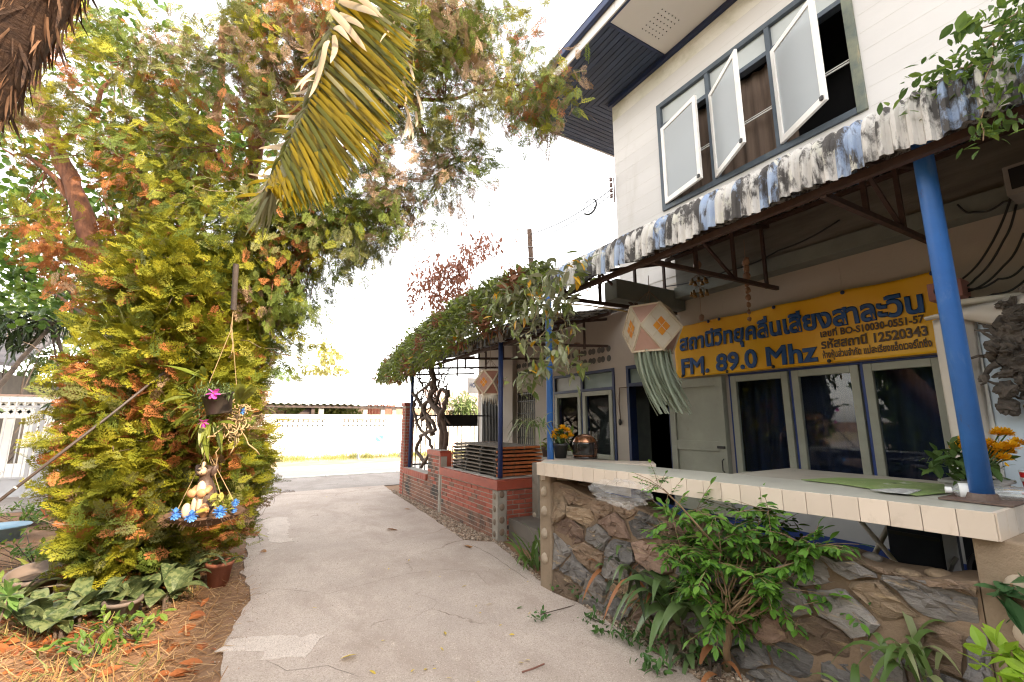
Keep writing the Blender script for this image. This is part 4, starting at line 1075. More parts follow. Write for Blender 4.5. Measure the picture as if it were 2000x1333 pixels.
L_s = [leafmat('pale_shrub_leaf', (0.16, 0.21, 0.07), (0.26, 0.28, 0.13), .4, .6), leafmat('shrub_leaf', (0.10, 0.16, 0.04), (0.15, 0.19, 0.06), .4, .6)]
def shrub(label, lst, n, smin, smax, base, mats=L_s, protos=lp, spread=(.22, .22, .18), cat='shrub', name='shrub', stem=True):
    t = thing(name, label, cat, base); c = blobs(lst); mb = MB(); leaves(mb, c, n, spread, smin, smax, mats, protos); build('foliage', mb, mats, t)
    mb = MB()
    for q in c[::max(1, len(c) // 9)]: mb.tube(wig(np.array(base), q, 6, .06, rng), np.linspace(.03, .008, 7), 5, 0, False)
    build('stems', mb, [MATS['brown_bark']], t, smooth=True)
    return t
shrub('pale green garden shrub behind the street-side gate', [(130, 730, 120, 60, 40, 15, 17), (230, 690, 100, 70, 30, 15, 17), (60, 610, 80, 40, 24, 15, 17)], 3600, .16, .30, (-5.2, 15.6, 0), spread=(.35, .35, .3))
shrub('dull green tree beyond the left end of the tin-roofed shed', [(560, 760, 50, 35, 30, 24, 26), (520, 790, 40, 40, 20, 24, 26)], 2600, .2, .4, (1.4, 25, 0), spread=(.4, .4, .3), cat='tree', name='tree')
shrub('pale wispy treetop rising above the shed roof', [(640, 700, 24, 28, 9, 30, 31), (625, 725, 28, 16, 7, 30, 31), (660, 730, 16, 10, 4, 30, 31)], 420, .3, .55, (4.9, 31, 0), mats=[leafmat('wispy_leaf', (0.38, 0.36, 0.12), (0.46, 0.42, 0.18), .5, .6)], spread=(.35, .35, .3), cat='tree', name='tree')
shrub('bright green bush under the shed roof behind the white street wall', [(655, 797, 40, 12, 20, 23.5, 25), (585, 800, 30, 8, 10, 23.5, 25)], 1500, .2, .36, (4.2, 24.3, 0), spread=(.4, .4, .2))
shrub('small palm-green bush seen past the black iron fence', [(895, 795, 22, 10, 10, 23, 24)], 500, .3, .5, (9.5, 22.5, 0), protos=lps, spread=(.3, .3, .3))

# ------------------------------------------------------------------ vine over the lower awning
L_v = [leafmat('vine_green', (0.13, 0.18, 0.045), (0.22, 0.25, 0.075), .3, .4), leafmat('vine_lime', (0.22, 0.29, 0.045), (0.28, 0.33, 0.08), .35, .45), leafmat('vine_grey', (0.19, 0.21, 0.11), (0.28, 0.28, 0.17), .25, .4),
       leafmat('vine_red', (0.34, 0.14, 0.075), (0.25, 0.12, 0.065), .3, .5), leafmat('vine_yellow', (0.55, 0.31, 0.02), (0.50, 0.24, 0.02), .3, .45)]
vn = thing('vine', 'dense woody vine with green and reddish leaves sprawling over the lower awning', 'vine', (2.95, 8.3, .58))
r5 = np.random.default_rng(33)
n = 12500; y = r5.uniform(4.05, 11.0, n); t = (y - 4.05) / 6.95
topz = np.interp(y, [4.05, 5, 6.5, 8, 9.5, 11.0], [3.30, 3.42, 3.46, 3.38, 3.22, 2.86]); botz = np.interp(y, [4.05, 5.2, 6.5, 8, 9.3, 11], [2.86, 2.74, 2.66, 2.55, 2.36, 2.50])
ang = r5.uniform(-.3, 1.0, n) * math.pi / 2
x = 2.92 - np.cos(ang) * .30 * r5.uniform(.6, 1.25, n) + np.where(r5.random(n) < .5, r5.uniform(0, .9, n), 0)
z = botz + (topz - botz) * np.clip((np.sin(ang) + .35) / 1.35 + r5.normal(0, .10, n), 0, 1.12)
z = np.where(x > 2.95, np.maximum(z, topz - .02 + r5.normal(0, .05, n)), z)
Dr = np.column_stack([r5.normal(-.5, .7, n), r5.normal(0, .7, n), r5.normal(.1, .7, n)])
pch = np.sin(y * 2.3 + z * 5) + np.sin(y * 5.1 + 1 - z * 7)
red = (pch > .95) & (r5.random(n) < .7)
mi = np.where(red, 3, np.where(y < 6.0, r5.choice([0, 0, 2, 2, 1], n), r5.choice([0, 1, 1, 0, 2, 1], n))); mi = np.where(r5.random(n) < .012, 4, mi)
mb = MB(); scatter(mb, lp + lps, np.column_stack([x, y, z]), rot_to(Dr, r5.uniform(-.7, .7, n), r5), r5.uniform(.07, .15, n), mi, r5)
# strands hanging round the posts at the near end
hang = blobs([(1070, 560, 60, 30, 12, 4.4, 4.8), (1050, 640, 50, 40, 12, 4.3, 4.7), (1090, 600, 40, 20, 8, 4.3, 4.6), (1035, 720, 24, 40, 6, 4.3, 4.7), (1100, 680, 25, 50, 9, 4.2, 4.5), (1000, 590, 60, 30, 14, 4.8, 5.4), (1110, 530, 30, 20, 8, 4.2, 4.6), (1125, 720, 15, 15, 3, 4.2, 4.4)], r5)
hn = np.array(hang); kk = r5.integers(0, len(hn), 520); Pn = hn[kk] + r5.normal(0, .06, (520, 3)); Dn = r5.normal(0, .7, (520, 3)); Dn[:, 2] -= .3
mi = r5.choice([0, 2, 2, 2, 4, 0], 520); mi = np.where((mi == 4) & (r5.random(520) < .4), 2, mi)
scatter(mb, lp[:2], Pn, rot_to(Dn, r5.uniform(-.6, .6, 520), r5), r5.uniform(.08, .15, 520), mi, r5)
build('foliage', mb, L_v, vn)
mb = MB(); M_vb = mat('vine_bark', (0.125, 0.085, 0.06), (0.075, 0.05, 0.038), 8, .9, .8, 30)
b0 = np.array([3.02, 8.25, .6])
def vs_(pts, r0, r1, m=0):
    q = []
    for a, b in zip(pts, pts[1:]):
        for t in (0, .25, .5, .75): q.append(np.array(a) + (np.array(b) - np.array(a)) * t + r5.normal(0, .012, 3))
    q.append(np.array(pts[-1])); mb.tube(q, np.linspace(r0, r1, len(q)), 8, m)
vx = lambda x, y, X=3.02: onx(x, y, X)
vs_([vx(862, 900, 3.1), vx(866, 850, 3.1), vx(858, 810), vx(840, 780), vx(848, 745), vx(840, 700)], .075, .045)
vs_([vx(868, 905, 3.14), vx(872, 850, 3.12), vx(862, 815), vx(872, 780), vx(876, 765, 3.1), vx(862, 760, 3.1), vx(850, 790)], .05, .03)
vs_([vx(830, 905, 2.98), vx(812, 880), vx(822, 850), vx(850, 838), vx(836, 810), vx(822, 820), vx(830, 790), vx(850, 760), vx(842, 720)], .035, .04)
vs_([vx(822, 915, 2.95), vx(845, 880), vx(838, 860), vx(818, 835), vx(806, 800), vx(815, 770), vx(850, 740)], .03, .025)
vs_([vx(845, 850), vx(828, 800), vx(808, 770), vx(802, 730)], .045, .03)
for _ in range(16):
    a = vx(r5.uniform(806, 880), r5.uniform(740, 850), r5.uniform(2.95, 3.25)); b = vx(r5.uniform(800, 900), r5.uniform(700, 740), r5.uniform(2.9, 3.4))
    mb.tube(wig(a, b, 9, .05, r5), np.linspace(.017, .008, 10), 6)
for _ in range(34):
    p = np.array([r5.uniform(2.72, 3.3), r5.uniform(4.3, 10.6), 0]); p[2] = np.interp(p[1], [4, 8, 11], [2.85, 2.7, 2.6]); q = p + np.array([r5.normal(0, .2), r5.normal(0, .6), r5.normal(.1, .2)])
    mb.tube(wig(p, q, 8, .03, r5), .006, 5)
for a, b in (((1110, 520), (1040, 770)), ((1060, 560), (1105, 640)), ((1030, 560), (1050, 690)), ((1085, 580), (1040, 600)), ((1095, 640), (1110, 730))):
    mb.tube(wig(at(*a, 4.5), at(*b, 4.45), 10, .05, r5), .005, 5, 1)
build('stems', mb, [M_vb, mat('pale_stem', (.34, .26, .14), (.24, .2, .1), 6, .8)], vn, smooth=True)

dv = thing('dry_vine', 'dried rust-red creeper hanging on the overhead wire', 'vine', tuple(at(880, 500, 8.6)))
pts = [(962, 480), (935, 490), (925, 505), (905, 515), (890, 520), (870, 530), (860, 515), (845, 545), (830, 535), (880, 550), (900, 545), (860, 570), (885, 575), (900, 570), (850, 600), (848, 580), (884, 590), (890, 575), (820, 560), (812, 580), (870, 540), (895, 530), (910, 500), (940, 485)]
cd_ = [at(x, y, 8.6 + r5.normal(0, .15)) for x, y in pts]
L_r = [leafmat('dry_red_leaf', (0.42, 0.19, 0.13), (0.31, 0.15, 0.105), .3, .6)]
mb = MB(); leaves(mb, cd_, 1450, (.12, .12, .14), .07, .12, L_r, lp, -.5, .5, r5)
ln = [at(x, y, 8.6) for x, y in ((960, 480), (985, 472), (1005, 460), (1030, 448), (1000, 500), (985, 520), (975, 535))]; leaves(mb, ln, 70, (.1, .1, .08), .07, .11, L_r, lps, -.5, .5, r5)
build('foliage', mb, L_r, dv)
mb = MB(); mb.tube([at(1033, 455, 8.7), at(960, 478, 8.6), at(880, 520, 8.6), at(815, 572, 8.6), at(790, 590, 8.6)], .006, 5)
for a, b in (((860, 530), (848, 615)), ((885, 530), (886, 595)), ((830, 545), (808, 610)), ((935, 490), (945, 520))): mb.tube(wig(at(*a, 8.6), at(*b, 8.6), 6, .03, r5), .005, 4)
build('stems', mb, [M_vb], dv)

# ------------------------------------------------------------------ palm in the top left corner, one frond hanging into view
pm = thing('palm_tree', 'leaning palm with shaggy brown trunk and one browning yellow-green hanging frond', 'palm', (-3.6, 2.9, 0))
M_pt = mat('palm_trunk', (0.115, 0.062, 0.036), (0.055, 0.032, 0.022), 7, .95, .9, 30, stretch=(1, 1, 3))
M_pf = mat('palm_fibre', (0.28, 0.15, 0.08), (0.17, 0.09, 0.05), 9, .9, island=.35)
e1, e2 = at(112, 0, 2.7), at(0, 178, 2.7); ax = (e1 - e2) / np.linalg.norm(e1 - e2); side = np.cross(ax, _f); side /= np.linalg.norm(side); side = side if side @ _r < 0 else -side
PRad = .21; mid = (e1 + e2) / 2 + side * PRad * 1.0
k0 = mid - ax * 1.5; k1 = mid + ax * 1.6
mb = MB(); base = np.array([-3.1, 2.6, 0.0]); pts = [base, base * .55 + k0 * .45 + np.array([-.1, 0, -.1]), k0, mid, k1]
q = []
for a, b in zip(pts, pts[1:]):
    for t in np.linspace(0, 1, 9)[:-1]: q.append(a + (b - a) * t)
q.append(pts[-1]); mb.tube(q, [PRad * (1 + .035 * math.sin(i * 2.4)) for i in range(len(q))], 22)
build('trunk', mb, [M_pt], pm, smooth=True)
mb = MB(); P = []; DD = []
for _ in range(1500):
    t = r5.uniform(-.9, 1.2); th = r5.uniform(0, 6.283); a = side * math.cos(th) + np.cross(ax, side) * math.sin(th)
    P.append(mid + ax * t + a * PRad * .98); DD.append(-ax * .9 + a * .22 + r5.normal(0, .22, 3))
P, DD = np.array(P), np.array(DD)
scatter(mb, [leaf_proto(.10, .1, -.1), leaf_proto(.07, .1, .1)], P, rot_to(DD, r5.uniform(-3, 3, len(P)), r5), r5.uniform(.07, .20, len(P)), r5.integers(0, 2, len(P)), r5)
build('fibres', mb, [M_pf, M_pt], pm)
L_p = [leafmat('palm_green', (0.14, 0.15, 0.03), (0.18, 0.18, 0.035), .6, .35), leafmat('palm_gold', (0.42, 0.30, 0.015), (0.30, 0.235, 0.02), .62, .35), leafmat('palm_pale', (0.30, 0.27, 0.14), (0.24, 0.24, 0.12), .4, .5), leafmat('palm_dry', (0.62, 0.50, 0.36), (0.52, 0.40, 0.26), .35, .7), mat('palm_rachis', (.34, .33, .12), (.28, .25, .09), 6, .5)]
fr = MB()
rp = [at(690, -260, 2.35), at(668, -60, 2.25), at(657, 30, 2.2), at(645, 110, 2.18), at(618, 190, 2.17), at(590, 250, 2.18), at(560, 310, 2.2), at(530, 365, 2.22)]
rach = []
for a, b in zip(rp, rp[1:]):
    for t in np.linspace(0, 1, 41)[:-1]: rach.append(a + (b - a) * t)
rach.append(rp[-1]); rach = np.array(rach); nR = len(rach)
bz = [k1 * (1 - t) ** 2 + 2 * t * (1 - t) * ((k1 + rach[0]) / 2 + np.array([.25, -.15, 1.0])) + rach[0] * t * t for t in np.linspace(0, 1, 12)]
fr.tube(bz, np.linspace(.045, .016, 12), 8, 4)
for fa, fl_, fz in ((150, 1.9, .9), (190, 2.2, .5), (235, 2.1, .8), (280, 1.9, .6), (120, 1.5, 1.3), (215, 1.4, 1.6), (320, 1.3, 1.5)):
    hd = np.array([math.cos(R(fa)), math.sin(R(fa)), 0]); sv = np.array([-hd[1], hd[0], 0]); ra = [k1 + hd * fl_ * t + np.array([0, 0, fz * t * 1.6 - 1.5 * t * t]) for t in np.linspace(0, 1, 40)]
    fr.tube(ra, np.linspace(.03, .005, 40), 6, 4)
    for i_ in range(5, 40):
        for s_ in (-1, 1):
            b_ = Vector(ra[i_]); L_ = .75 * (1 - .5 * i_ / 40); v_ = Vector(sv * s_ + hd * .6).normalized(); w_ = Vector(hd) * .018
            fr.add([b_ - w_, b_ + w_, b_ + v_ * L_ * .6 + w_ + Vector((0, 0, -.12 * L_)), b_ + v_ * L_ * .6 - w_ + Vector((0, 0, -.12 * L_)), b_ + v_ * L_ + Vector((0, 0, -.5 * L_))], [(0, 1, 2, 3), (3, 2, 4)], 0 if (i_ + fa) % 3 else 1); fr.tube(list(rach), np.linspace(.014, .003, nR), 7, 4)
def leaflet(b, tgt, w, m, sag=.05, n=8, twist=0.0, seed=0):
    b = np.asarray(b); tgt = np.asarray(tgt); d = tgt - b; L = np.linalg.norm(d); d /= L
    wv = np.cross(d, _f + np.array([0, 0, .2]) * twist); wv /= np.linalg.norm(wv); nv = np.cross(wv, d); vs = []
    for i in range(n + 1):
        t = i / n; c = b + d * L * t + np.array([0, 0, -sag * L * t * t]) + nv * .03 * math.sin(t * 3 + seed); ww = w * min(1, .5 + 3 * t) * (1 - t ** 4) ** .9 / 2
        vs += [c - wv * ww + nv * ww * .2, c, c + wv * ww + nv * ww * .2]
    fr.add(vs, [f for i in range(n) for f in ((i * 3, i * 3 + 1, i * 3 + 4, i * 3 + 3), (i * 3 + 1, i * 3 + 2, i * 3 + 5, i * 3 + 4))], m)
tips_r = [(800, -60), (812, 40), (806, 130), (806, 190), (790, 205), (775, 240), (752, 270), (735, 300), (705, 330), (680, 370), (645, 395), (625, 402), (590, 400), (560, 405), (532, 378)]
for i in range(34, nR - 1):
    u = (i - 34) / (nR - 36); k = u * (len(tips_r) - 1); a = int(min(k, len(tips_r) - 2)); f_ = k - a
    tx = tips_r[a][0] * (1 - f_) + tips_r[a + 1][0] * f_ + r5.normal(0, 6); ty = tips_r[a][1] * (1 - f_) + tips_r[a + 1][1] * f_ + r5.normal(0, 8)
    m = 1 if r5.random() < .45 + .4 * u else (0 if r5.random() < .85 else 2)
    leaflet(rach[i], at(tx, ty, 2.05 + r5.normal(0, .02)), .0205, m, .02, seed=i)
    # left-hand leaflets, folded back and turned pale at the edge
    if i > 90:
        lx = proj(rach[i]); leaflet(rach[i], at(lx[0] - r5.uniform(22, 48), lx[1] + r5.uniform(40, 120), 2.28 + r5.normal(0, .03)), .017, int(r5.choice([0, 2, 2])), .05, seed=i)
        if i % 9 == 0: leaflet(at(lx[0] - 18, lx[1] + 14, 2.27), at(lx[0] - r5.uniform(50, 70), lx[1] + r5.uniform(10, 34), 2.3), .018, int(r5.choice([1, 3])), .03, n=5, seed=i)
for (x0, y0, x1, y1, w) in ((655, 15, 720, 55, .05), (652, 30, 712, 78, .055), (650, 50, 690, 78, .05), (655, -10, 748, 28, .06), (658, -30, 745, 10, .06), (648, 60, 650, 120, .05), (645, 90, 625, 125, .04), (640, 100, 600, 170, .045), (630, 110, 580, 175, .03), (735, 20, 760, 60, .022), (768, 30, 745, 85, .02), (612, 150, 590, 180, .03)):
    leaflet(at(x0, y0, 2.12), at(x1, y1, 2.06), w * .62, 3, .16, seed=x0)
for _ in range(9):
    x0, y0 = r5.uniform(770, 815), r5.uniform(100, 240); leaflet(at(x0, y0, 2.06), at(x0 + r5.uniform(-25, 15), y0 + r5.uniform(25, 50), 2.05), .012, 3, .1, n=5)
build('frond', fr, L_p, pm, smooth=True)
# ------------------------------------------------------------------ across the street
rng = np.random.default_rng(3)
M_white = mat('white_wall_paint', (0.78, 0.74, 0.68), (0.72, 0.68, 0.62), 1.2, .85, .2, 30)
M_cconc = mat('grey_post', (0.40, 0.35, 0.30), (0.33, 0.29, 0.25), 4, .9)
M_tinroof = mat('pale_tin_roof', (0.66, 0.64, 0.62), (0.58, 0.56, 0.54), 1.5, .6, .1, 20, stretch=(1, .2, 1))
M_redroof = mat('brown_tin_roof', (0.42, 0.30, 0.25), (0.36, 0.25, 0.21), 2, .7, .1, 20)
def breeze_panel(mb, x0, x1, y, z0, z1, s=.17):
    """pierced blocks: bars and diamonds with real openings"""
    nx = max(1, round((x1 - x0) / s)); nz = max(1, round((z1 - z0) / s)); sx, sz = (x1 - x0) / nx, (z1 - z0) / nz
    for i in range(nx + 1): mb.box(x0 + i * sx - .012, x0 + i * sx + .012, y, y + .08, z0, z1)
    for j in range(nz + 1): mb.box(x0, x1, y + .002, y + .078, z0 + j * sz - .012, z0 + j * sz + .012)
    for i in range(nx):
        for j in range(nz):
            c = (x0 + (i + .5) * sx, z0 + (j + .5) * sz)
            mb.beam((c[0] - sx / 2, y + .04, c[1] - sz / 2), (c[0] + sx / 2, y + .04, c[1] + sz / 2), .07, .035, 0, up=(0, 1, 0))
            mb.beam((c[0] - sx / 2, y + .04, c[1] + sz / 2), (c[0] + sx / 2, y + .04, c[1] - sz / 2), .069, .035, 0, up=(0, 1, 0))
sw2 = thing('street_wall', 'white wall with pierced block panels along the far side of the street', 'wall', (4, 20.5, 0))
YW = 20.5
mb = MB()
bays = [(-30 + i * 2.55) for i in range(20)]
mb.box(-30, 21, YW, YW + .12, 0, 1.24); mb.box(-30, 21, YW - .05, YW + .17, 1.62, 1.80)
for x in bays: mb.box(x - .34, x + .34, YW - .02, YW + .14, 1.24, 1.62)
build('wall', mb, M_white, sw2, bevel=.01)
mb = MB()
for x in bays[:-1]:
    if x > -12: breeze_panel(mb, x + .34, x + 2.55 - .34, YW + .01, 1.24, 1.62, .19)
build('pierced_panels', mb, M_white, sw2)
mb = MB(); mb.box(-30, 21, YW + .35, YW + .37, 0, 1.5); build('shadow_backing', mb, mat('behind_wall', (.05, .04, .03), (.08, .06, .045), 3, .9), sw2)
# grass strip at the foot of that wall
M_gb = [leafmat('dry_blade', (0.42, 0.36, 0.16), (0.34, 0.32, 0.12), .4, .7), leafmat('green_blade', (0.22, 0.27, 0.08), (0.30, 0.33, 0.12), .4, .7)]
bl = (np.array([(-.05, 0, 0), (.05, 0, 0), (.0, 1, .15)], float), np.array([(0, 1, 2)])); bl2 = (np.array([(-.04, 0, 0), (.04, 0, 0), (.1, .9, .35)], float), np.array([(0, 1, 2)]))
def grass(name, P, hmin, hmax, mats, lean=.45, kind='stuff', protos=(bl, bl2), flat=0.0):
    mb = MB(); n = len(P); Dr = np.column_stack([rng.normal(0, lean, n), rng.normal(0, lean, n), np.full(n, 1.0 - flat)])
    scatter(mb, list(protos), P, rot_to(Dr, rng.uniform(-3, 3, n), rng), rng.uniform(hmin, hmax, n), rng.integers(0, len(mats), n), rng)
    return build(name, mb, mats, kind=kind)
n = 9000; P = np.column_stack([rng.uniform(-8, 14, n), 18.6 + 1.85 * rng.beta(3, 1.2, n), np.full(n, .02)])
keep = (np.sin(P[:, 0] * 2.1) + np.sin(P[:, 0] * .7 + 2) > -1.2) | (rng.random(n) < .4); grass('grass_strip', P[keep], .08, .34, M_gb)
# traffic barrier frame with a round blue emblem
ba = thing('barrier_frame', 'grey tube barrier frame with round blue emblem before the white street wall', 'barrier', (4.9, 18.9, 0))
Yb = 18.9; xl, xr = ony(700, 890, Yb)[0], ony(781, 890, Yb)[0]; zt = ony(740, 850, Yb)[2]
M_bt = mat('barrier_tube', (.30, .36, .44), (.24, .29, .36), 9, .5)
mb = MB(); mb.tube([(xl - .03, Yb, .02), (xl, Yb, zt - .1), (xl + .05, Yb, zt - .02), (xl + .12, Yb, zt), (xr - .12, Yb, zt), (xr - .05, Yb, zt - .02), (xr, Yb, zt - .1), (xr + .03, Yb, .02)], .022, 8)
mb.tube([(xl - .02, Yb, .36), (xr + .02, Yb, .36)], .018, 8); build('frame', mb, M_bt, ba, smooth=True)
for x in (xl - .02, xr + .02):
    mb = MB(); mb.tube([(x, Yb - .28, .03), (x, Yb, .3), (x, Yb + .28, .03)], .018, 8); build('foot', mb, M_bt, ba)
mb = MB(); mb.box(xl + .03, xr - .03, Yb - .006, Yb + .006, .40, zt - .03); bp = build('panel', mb, mat('barrier_panel', (.78, .77, .74), (.74, .73, .70), 3, .6), ba)
cx, cz = ony(741, 856, Yb)[0], ony(741, 856, Yb)[2]
mb = MB()
for s_ in (0, 1):
    a = [R(135 + 180 * s_ + 180 * t / 14) for t in range(15)]; off = (.012 if s_ else -.012)
    mb.prism([(cx + .135 * math.cos(t) - (.02 if s_ == 0 else -.02), Yb - .012, cz + .135 * math.sin(t) - (.02 if s_ == 0 else -.02)) for t in a], (0, .005, 0))
build('emblem', mb, mat('emblem_blue', (.08, .30, .70), (.07, .26, .62), 4, .5), bp)
# tin-roofed shed behind that wall
sh = thing('shed', 'open shed with white corrugated tin roof and dark eaves behind the street wall', 'shed', (3.5, 23.5, 0))
xa, xb = .3, 7.25; y0, z0, y1, z1 = 22.6, 2.30, 28.4, 4.15
mb = MB(); st = int((xb - xa) / .05); xs = np.linspace(xa, xb, st + 1); zz = .035 * np.cos(xs * 2 * math.pi / .30)
V = np.concatenate([np.column_stack([xs, np.full(st + 1, y), z + zz]) for y, z in ((y0, z0), (25, z0 + (z1 - z0) * .41), (y1, z1))])
m_ = st + 1; F = np.array([(r_ * m_ + i, r_ * m_ + i + 1, (r_ + 1) * m_ + i + 1, (r_ + 1) * m_ + i) for r_ in range(2) for i in range(st)]); mb.arr(V, F, np.zeros(len(F), int))
o = build('roof_sheet', mb, M_tinroof, sh, smooth=True); so_ = o.modifiers.new('s', 'SOLIDIFY'); so_.thickness = -.02
mb = MB(); mb.box(xa + .1, xb - .05, y0 + .12, y0 + .2, z0 - .17, z0 - .05); build('eave_beam', mb, mat('dark_timber', (.05, .035, .03), (.08, .055, .045), 6, .9), sh)
for px_, w_, m in ((612, .14, MATS['dark_timber']), (628, .22, M_cconc), (714, .2, M_cconc), (748, .20, M_cconc), (770, .18, M_cconc)):
    x = ony(px_, 790, y0 + .3)[0]; mb = MB(); mb.box(x - w_ / 2, x + w_ / 2, y0 + .22, y0 + .42, 0, z0 - .04); build('post', mb, m, sh)
mb = MB(); x0, x1 = ony(716, 790, 26)[0], ony(772, 790, 26)[0]
for i in range(9): mb.box(x0 + (x1 - x0) * i / 9 + .01, x0 + (x1 - x0) * (i + 1) / 9 - .01, 26, 26.05, 0, 2.6)
build('shutter', mb, mat('red_shutter', (.40, .13, .09), (.33, .10, .07), 5, .7), sh)
mb = MB(); mb.add([(x_, y_, z_) for x_, y_, z_ in ((ony(560, 806, 23)[0], 23, 1.5), (ony(612, 806, 23)[0], 23, 1.5), (ony(612, 782, 23)[0], 23, 2.3))], [(0, 1, 2)], 0); mb.v += []
build('dark_tarp', mb, MATS['dark_timber'], sh); 
mb = MB(); mb.box(xa - 3, xa + 3.0, 27, 27.1, 0, 2.2); mb.box(xa - 3, xb + 6, 30, 30.1, 0, 2.4); build('rear_wall', mb, mat('rust_fence', (.36, .24, .17), (.26, .19, .12), 3, .9, stretch=(6, 1, 1)), sh)
# second building with ribbed brown roof
h2 = thing('bungalow', 'low bungalow with ribbed reddish-brown roof beyond the iron fence', 'house', (10.0, 23.5, 0))
xa, xb = ony(858, 790, 22)[0] - .3, 16.0; y0, z0, y1, z1 = 22.0, 2.20, 25.6, 3.35
mb = MB(); st = int((xb - xa) / .035); xs = np.linspace(xa, xb, st + 1); zz = np.where((xs / .25) % 1 < .3, .04, 0)
V = np.concatenate([np.column_stack([xs - (.0 if y == y0 else -.5), np.full(st + 1, y), z + zz]) for y, z in ((y0, z0), (y1, z1))]); m_ = st + 1
F = np.array([(i, i + 1, m_ + i + 1, m_ + i) for i in range(st)]); mb.arr(V, F, np.zeros(len(F), int)); o = build('roof', mb, M_redroof, h2); so_ = o.modifiers.new('s', 'SOLIDIFY'); so_.thickness = -.02
mb = MB(); mb.box(xa, xb, y0 - .03, y0 + .03, z0 - .12, z0 - .03); build('eave_board', mb, mat('pale_board', (.55, .5, .44), (.5, .45, .4)), h2)
mb = MB(); mb.box(xa + 2.2, xb, y0 + 1.5, y0 + 1.6, 0, 2.3); build('wall', mb, mat('beige_wall', (.45, .37, .30), (.40, .33, .27), 2, .9), h2)
for x in (xa + .15, xa + 1.15): 
    mb = MB(); mb.box(x, x + .16, y0 + .2, y0 + .36, 0, z0 - .06); build('post', mb, M_cconc, h2)
# ------------------------------------------------------------------ gate and garden wall on the left
Yg = 13.0
gw = thing('garden_wall', 'white pierced garden wall with balusters behind the grey metal gate', 'wall', (-6.5, 15.2, 0))
mb = MB(); mb.box(-14, -2.4, 15.2, 15.32, 0, .55); mb.box(-14, -2.4, 15.15, 15.37, 1.98, 2.12); mb.box(-14, -2.4, 15.19, 15.33, 1.60, 1.68)
for i in range(26): mb.box(-12 + i * .37, -12 + i * .37 + .17, 15.2, 15.32, .55, 1.60)
build('wall', mb, M_white, gw, bevel=.008)
mb = MB(); breeze_panel(mb, -9.6, -2.4, 15.21, 1.68, 1.98, .15); build('pierced_panels', mb, M_white, gw)
mb = MB(); mb.box(-14, -2.4, 15.13, 15.39, 2.121, 2.16); build('brick_coping', mb, mat('pinkish_coping', (.46, .30, .23), (.40, .26, .2), 8, .9), gw)
M_gate = mat('gate_grey_paint', (0.50, 0.50, 0.52), (0.44, 0.44, 0.46), 5, .5, .1, 40, stain=((.36, .26, .18), 4, .66, .8))
def gate_leaf(label, xl, xr, solid):
    t = thing('metal_gate', label, 'gate', ((xl + xr) / 2, Yg, 0), 'leaves of the grey metal gate'); w = xr - xl
    mb = MB()
    for x in (xl + .03, xr - .03): mb.beam((x, Yg, .03), (x, Yg, 1.86), .06, .045)
    for z in ((.08, .93, 1.83) if solid else (.08, .42, 1.83)): mb.beam((xl + .06, Yg, z), (xr - .06, Yg, z), .045, .044)
    build('frame', mb, M_gate, t)
    mb = MB()
    for i in range(1, int(w / .115)):
        x = xl + i * w / int(w / .115); mb.tube([(x, Yg, .42 if not solid else .93), (x, Yg, 1.98)], .011, 6); mb.lathe([(.011, 0), (.017, .012), (0, .055)], 6, (x, Yg, 1.98))
    build('bars', mb, mat('gate_bars', (.62, .62, .63), (.55, .55, .56), 6, .5), t)
    mb = MB(); mb.box(xl + .06, xr - .06, Yg - .004, Yg + .004, .1, .91 if solid else .40); build('sheet', mb, M_gate, t)
    mb = MB()
    for i in range(int(w / .22)):
        cx_ = xl + .16 + i * .2; zc = 1.0 if solid else .52
        a = np.linspace(0, 2 * math.pi * 1.2, 16); mb.tube([(cx_ + .065 * math.cos(q) * (1 - q / 14), Yg - .012, zc + .065 * math.sin(q) * (1 - q / 14)) for q in a], .007, 5)
    build('scrolls', mb, M_gate, t)
    if not solid:
        mb = MB(); mb.prism([(xl + .35, Yg + .02, .55), (xl + .62, Yg + .02, .55), (xl + .68, Yg + .02, 1.35), (xl + .52, Yg + .02, 1.42), (xl + .40, Yg + .02, 1.36)], (0, .01, 0)); build('cut_panel', mb, M_gate, t)
xg = ony(66, 880, Yg)[0]
gate_leaf('barred left leaf of the grey metal gate, open above a low sheet', xg - 2.6, xg - .02, False)
gate_leaf('right leaf of the grey gate with solid sheet below bars, beside the conifer', xg + .02, xg + 2.0, True)
nb_ = thing('neighbour_house', 'dark house with low roof half hidden by shrubs at the far left', 'house', (-9, 19, 0))
mb = MB(); mb.box(-14, -6.2, 18, 24, 0, 2.9); build('wall', mb, mat('dark_wall', (.10, .085, .075), (.07, .06, .055), 3, .9), nb_)  # plain dark walls of the neighbouring house
mb = MB(); mb.prism([(-15, 17.2, 3.0), (-5.6, 17.2, 3.0), (-5.6, 21, 4.6), (-15, 21, 4.6)], (0, 0, .1)); build('roof', mb, mat('dark_roof', (.09, .08, .085), (.06, .055, .06), 3, .8), nb_)
bn = thing('banana_plant', 'banana plant with one broad pale torn leaf above the garden wall', 'plant', (-5.6, 14.4, 0))
mb = MB()
for a, l, w_ in ((-.4, 1.7, .42), (.5, 1.5, .4), (2.4, 1.5, .4), (1.5, 1.2, .34), (-1.5, 1.3, .36)): blade(mb, (-5.6, 14.4, 1.3), (math.cos(a), math.sin(a)), l, w_, 1.0, .75, 0, 10, .12)
build('leaves', mb, [leafmat('banana_leaf', (.22, .30, .10), (.26, .33, .13), .4, .5)], bn, smooth=True)
mb = MB(); mb.tube([(-5.6, 14.4, 0), (-5.6, 14.4, 1.4)], [.11, .07], 10); build('stem', mb, [mat('banana_stem', (.25, .25, .12), (.18, .15, .08), 5, .8)], bn, smooth=True)
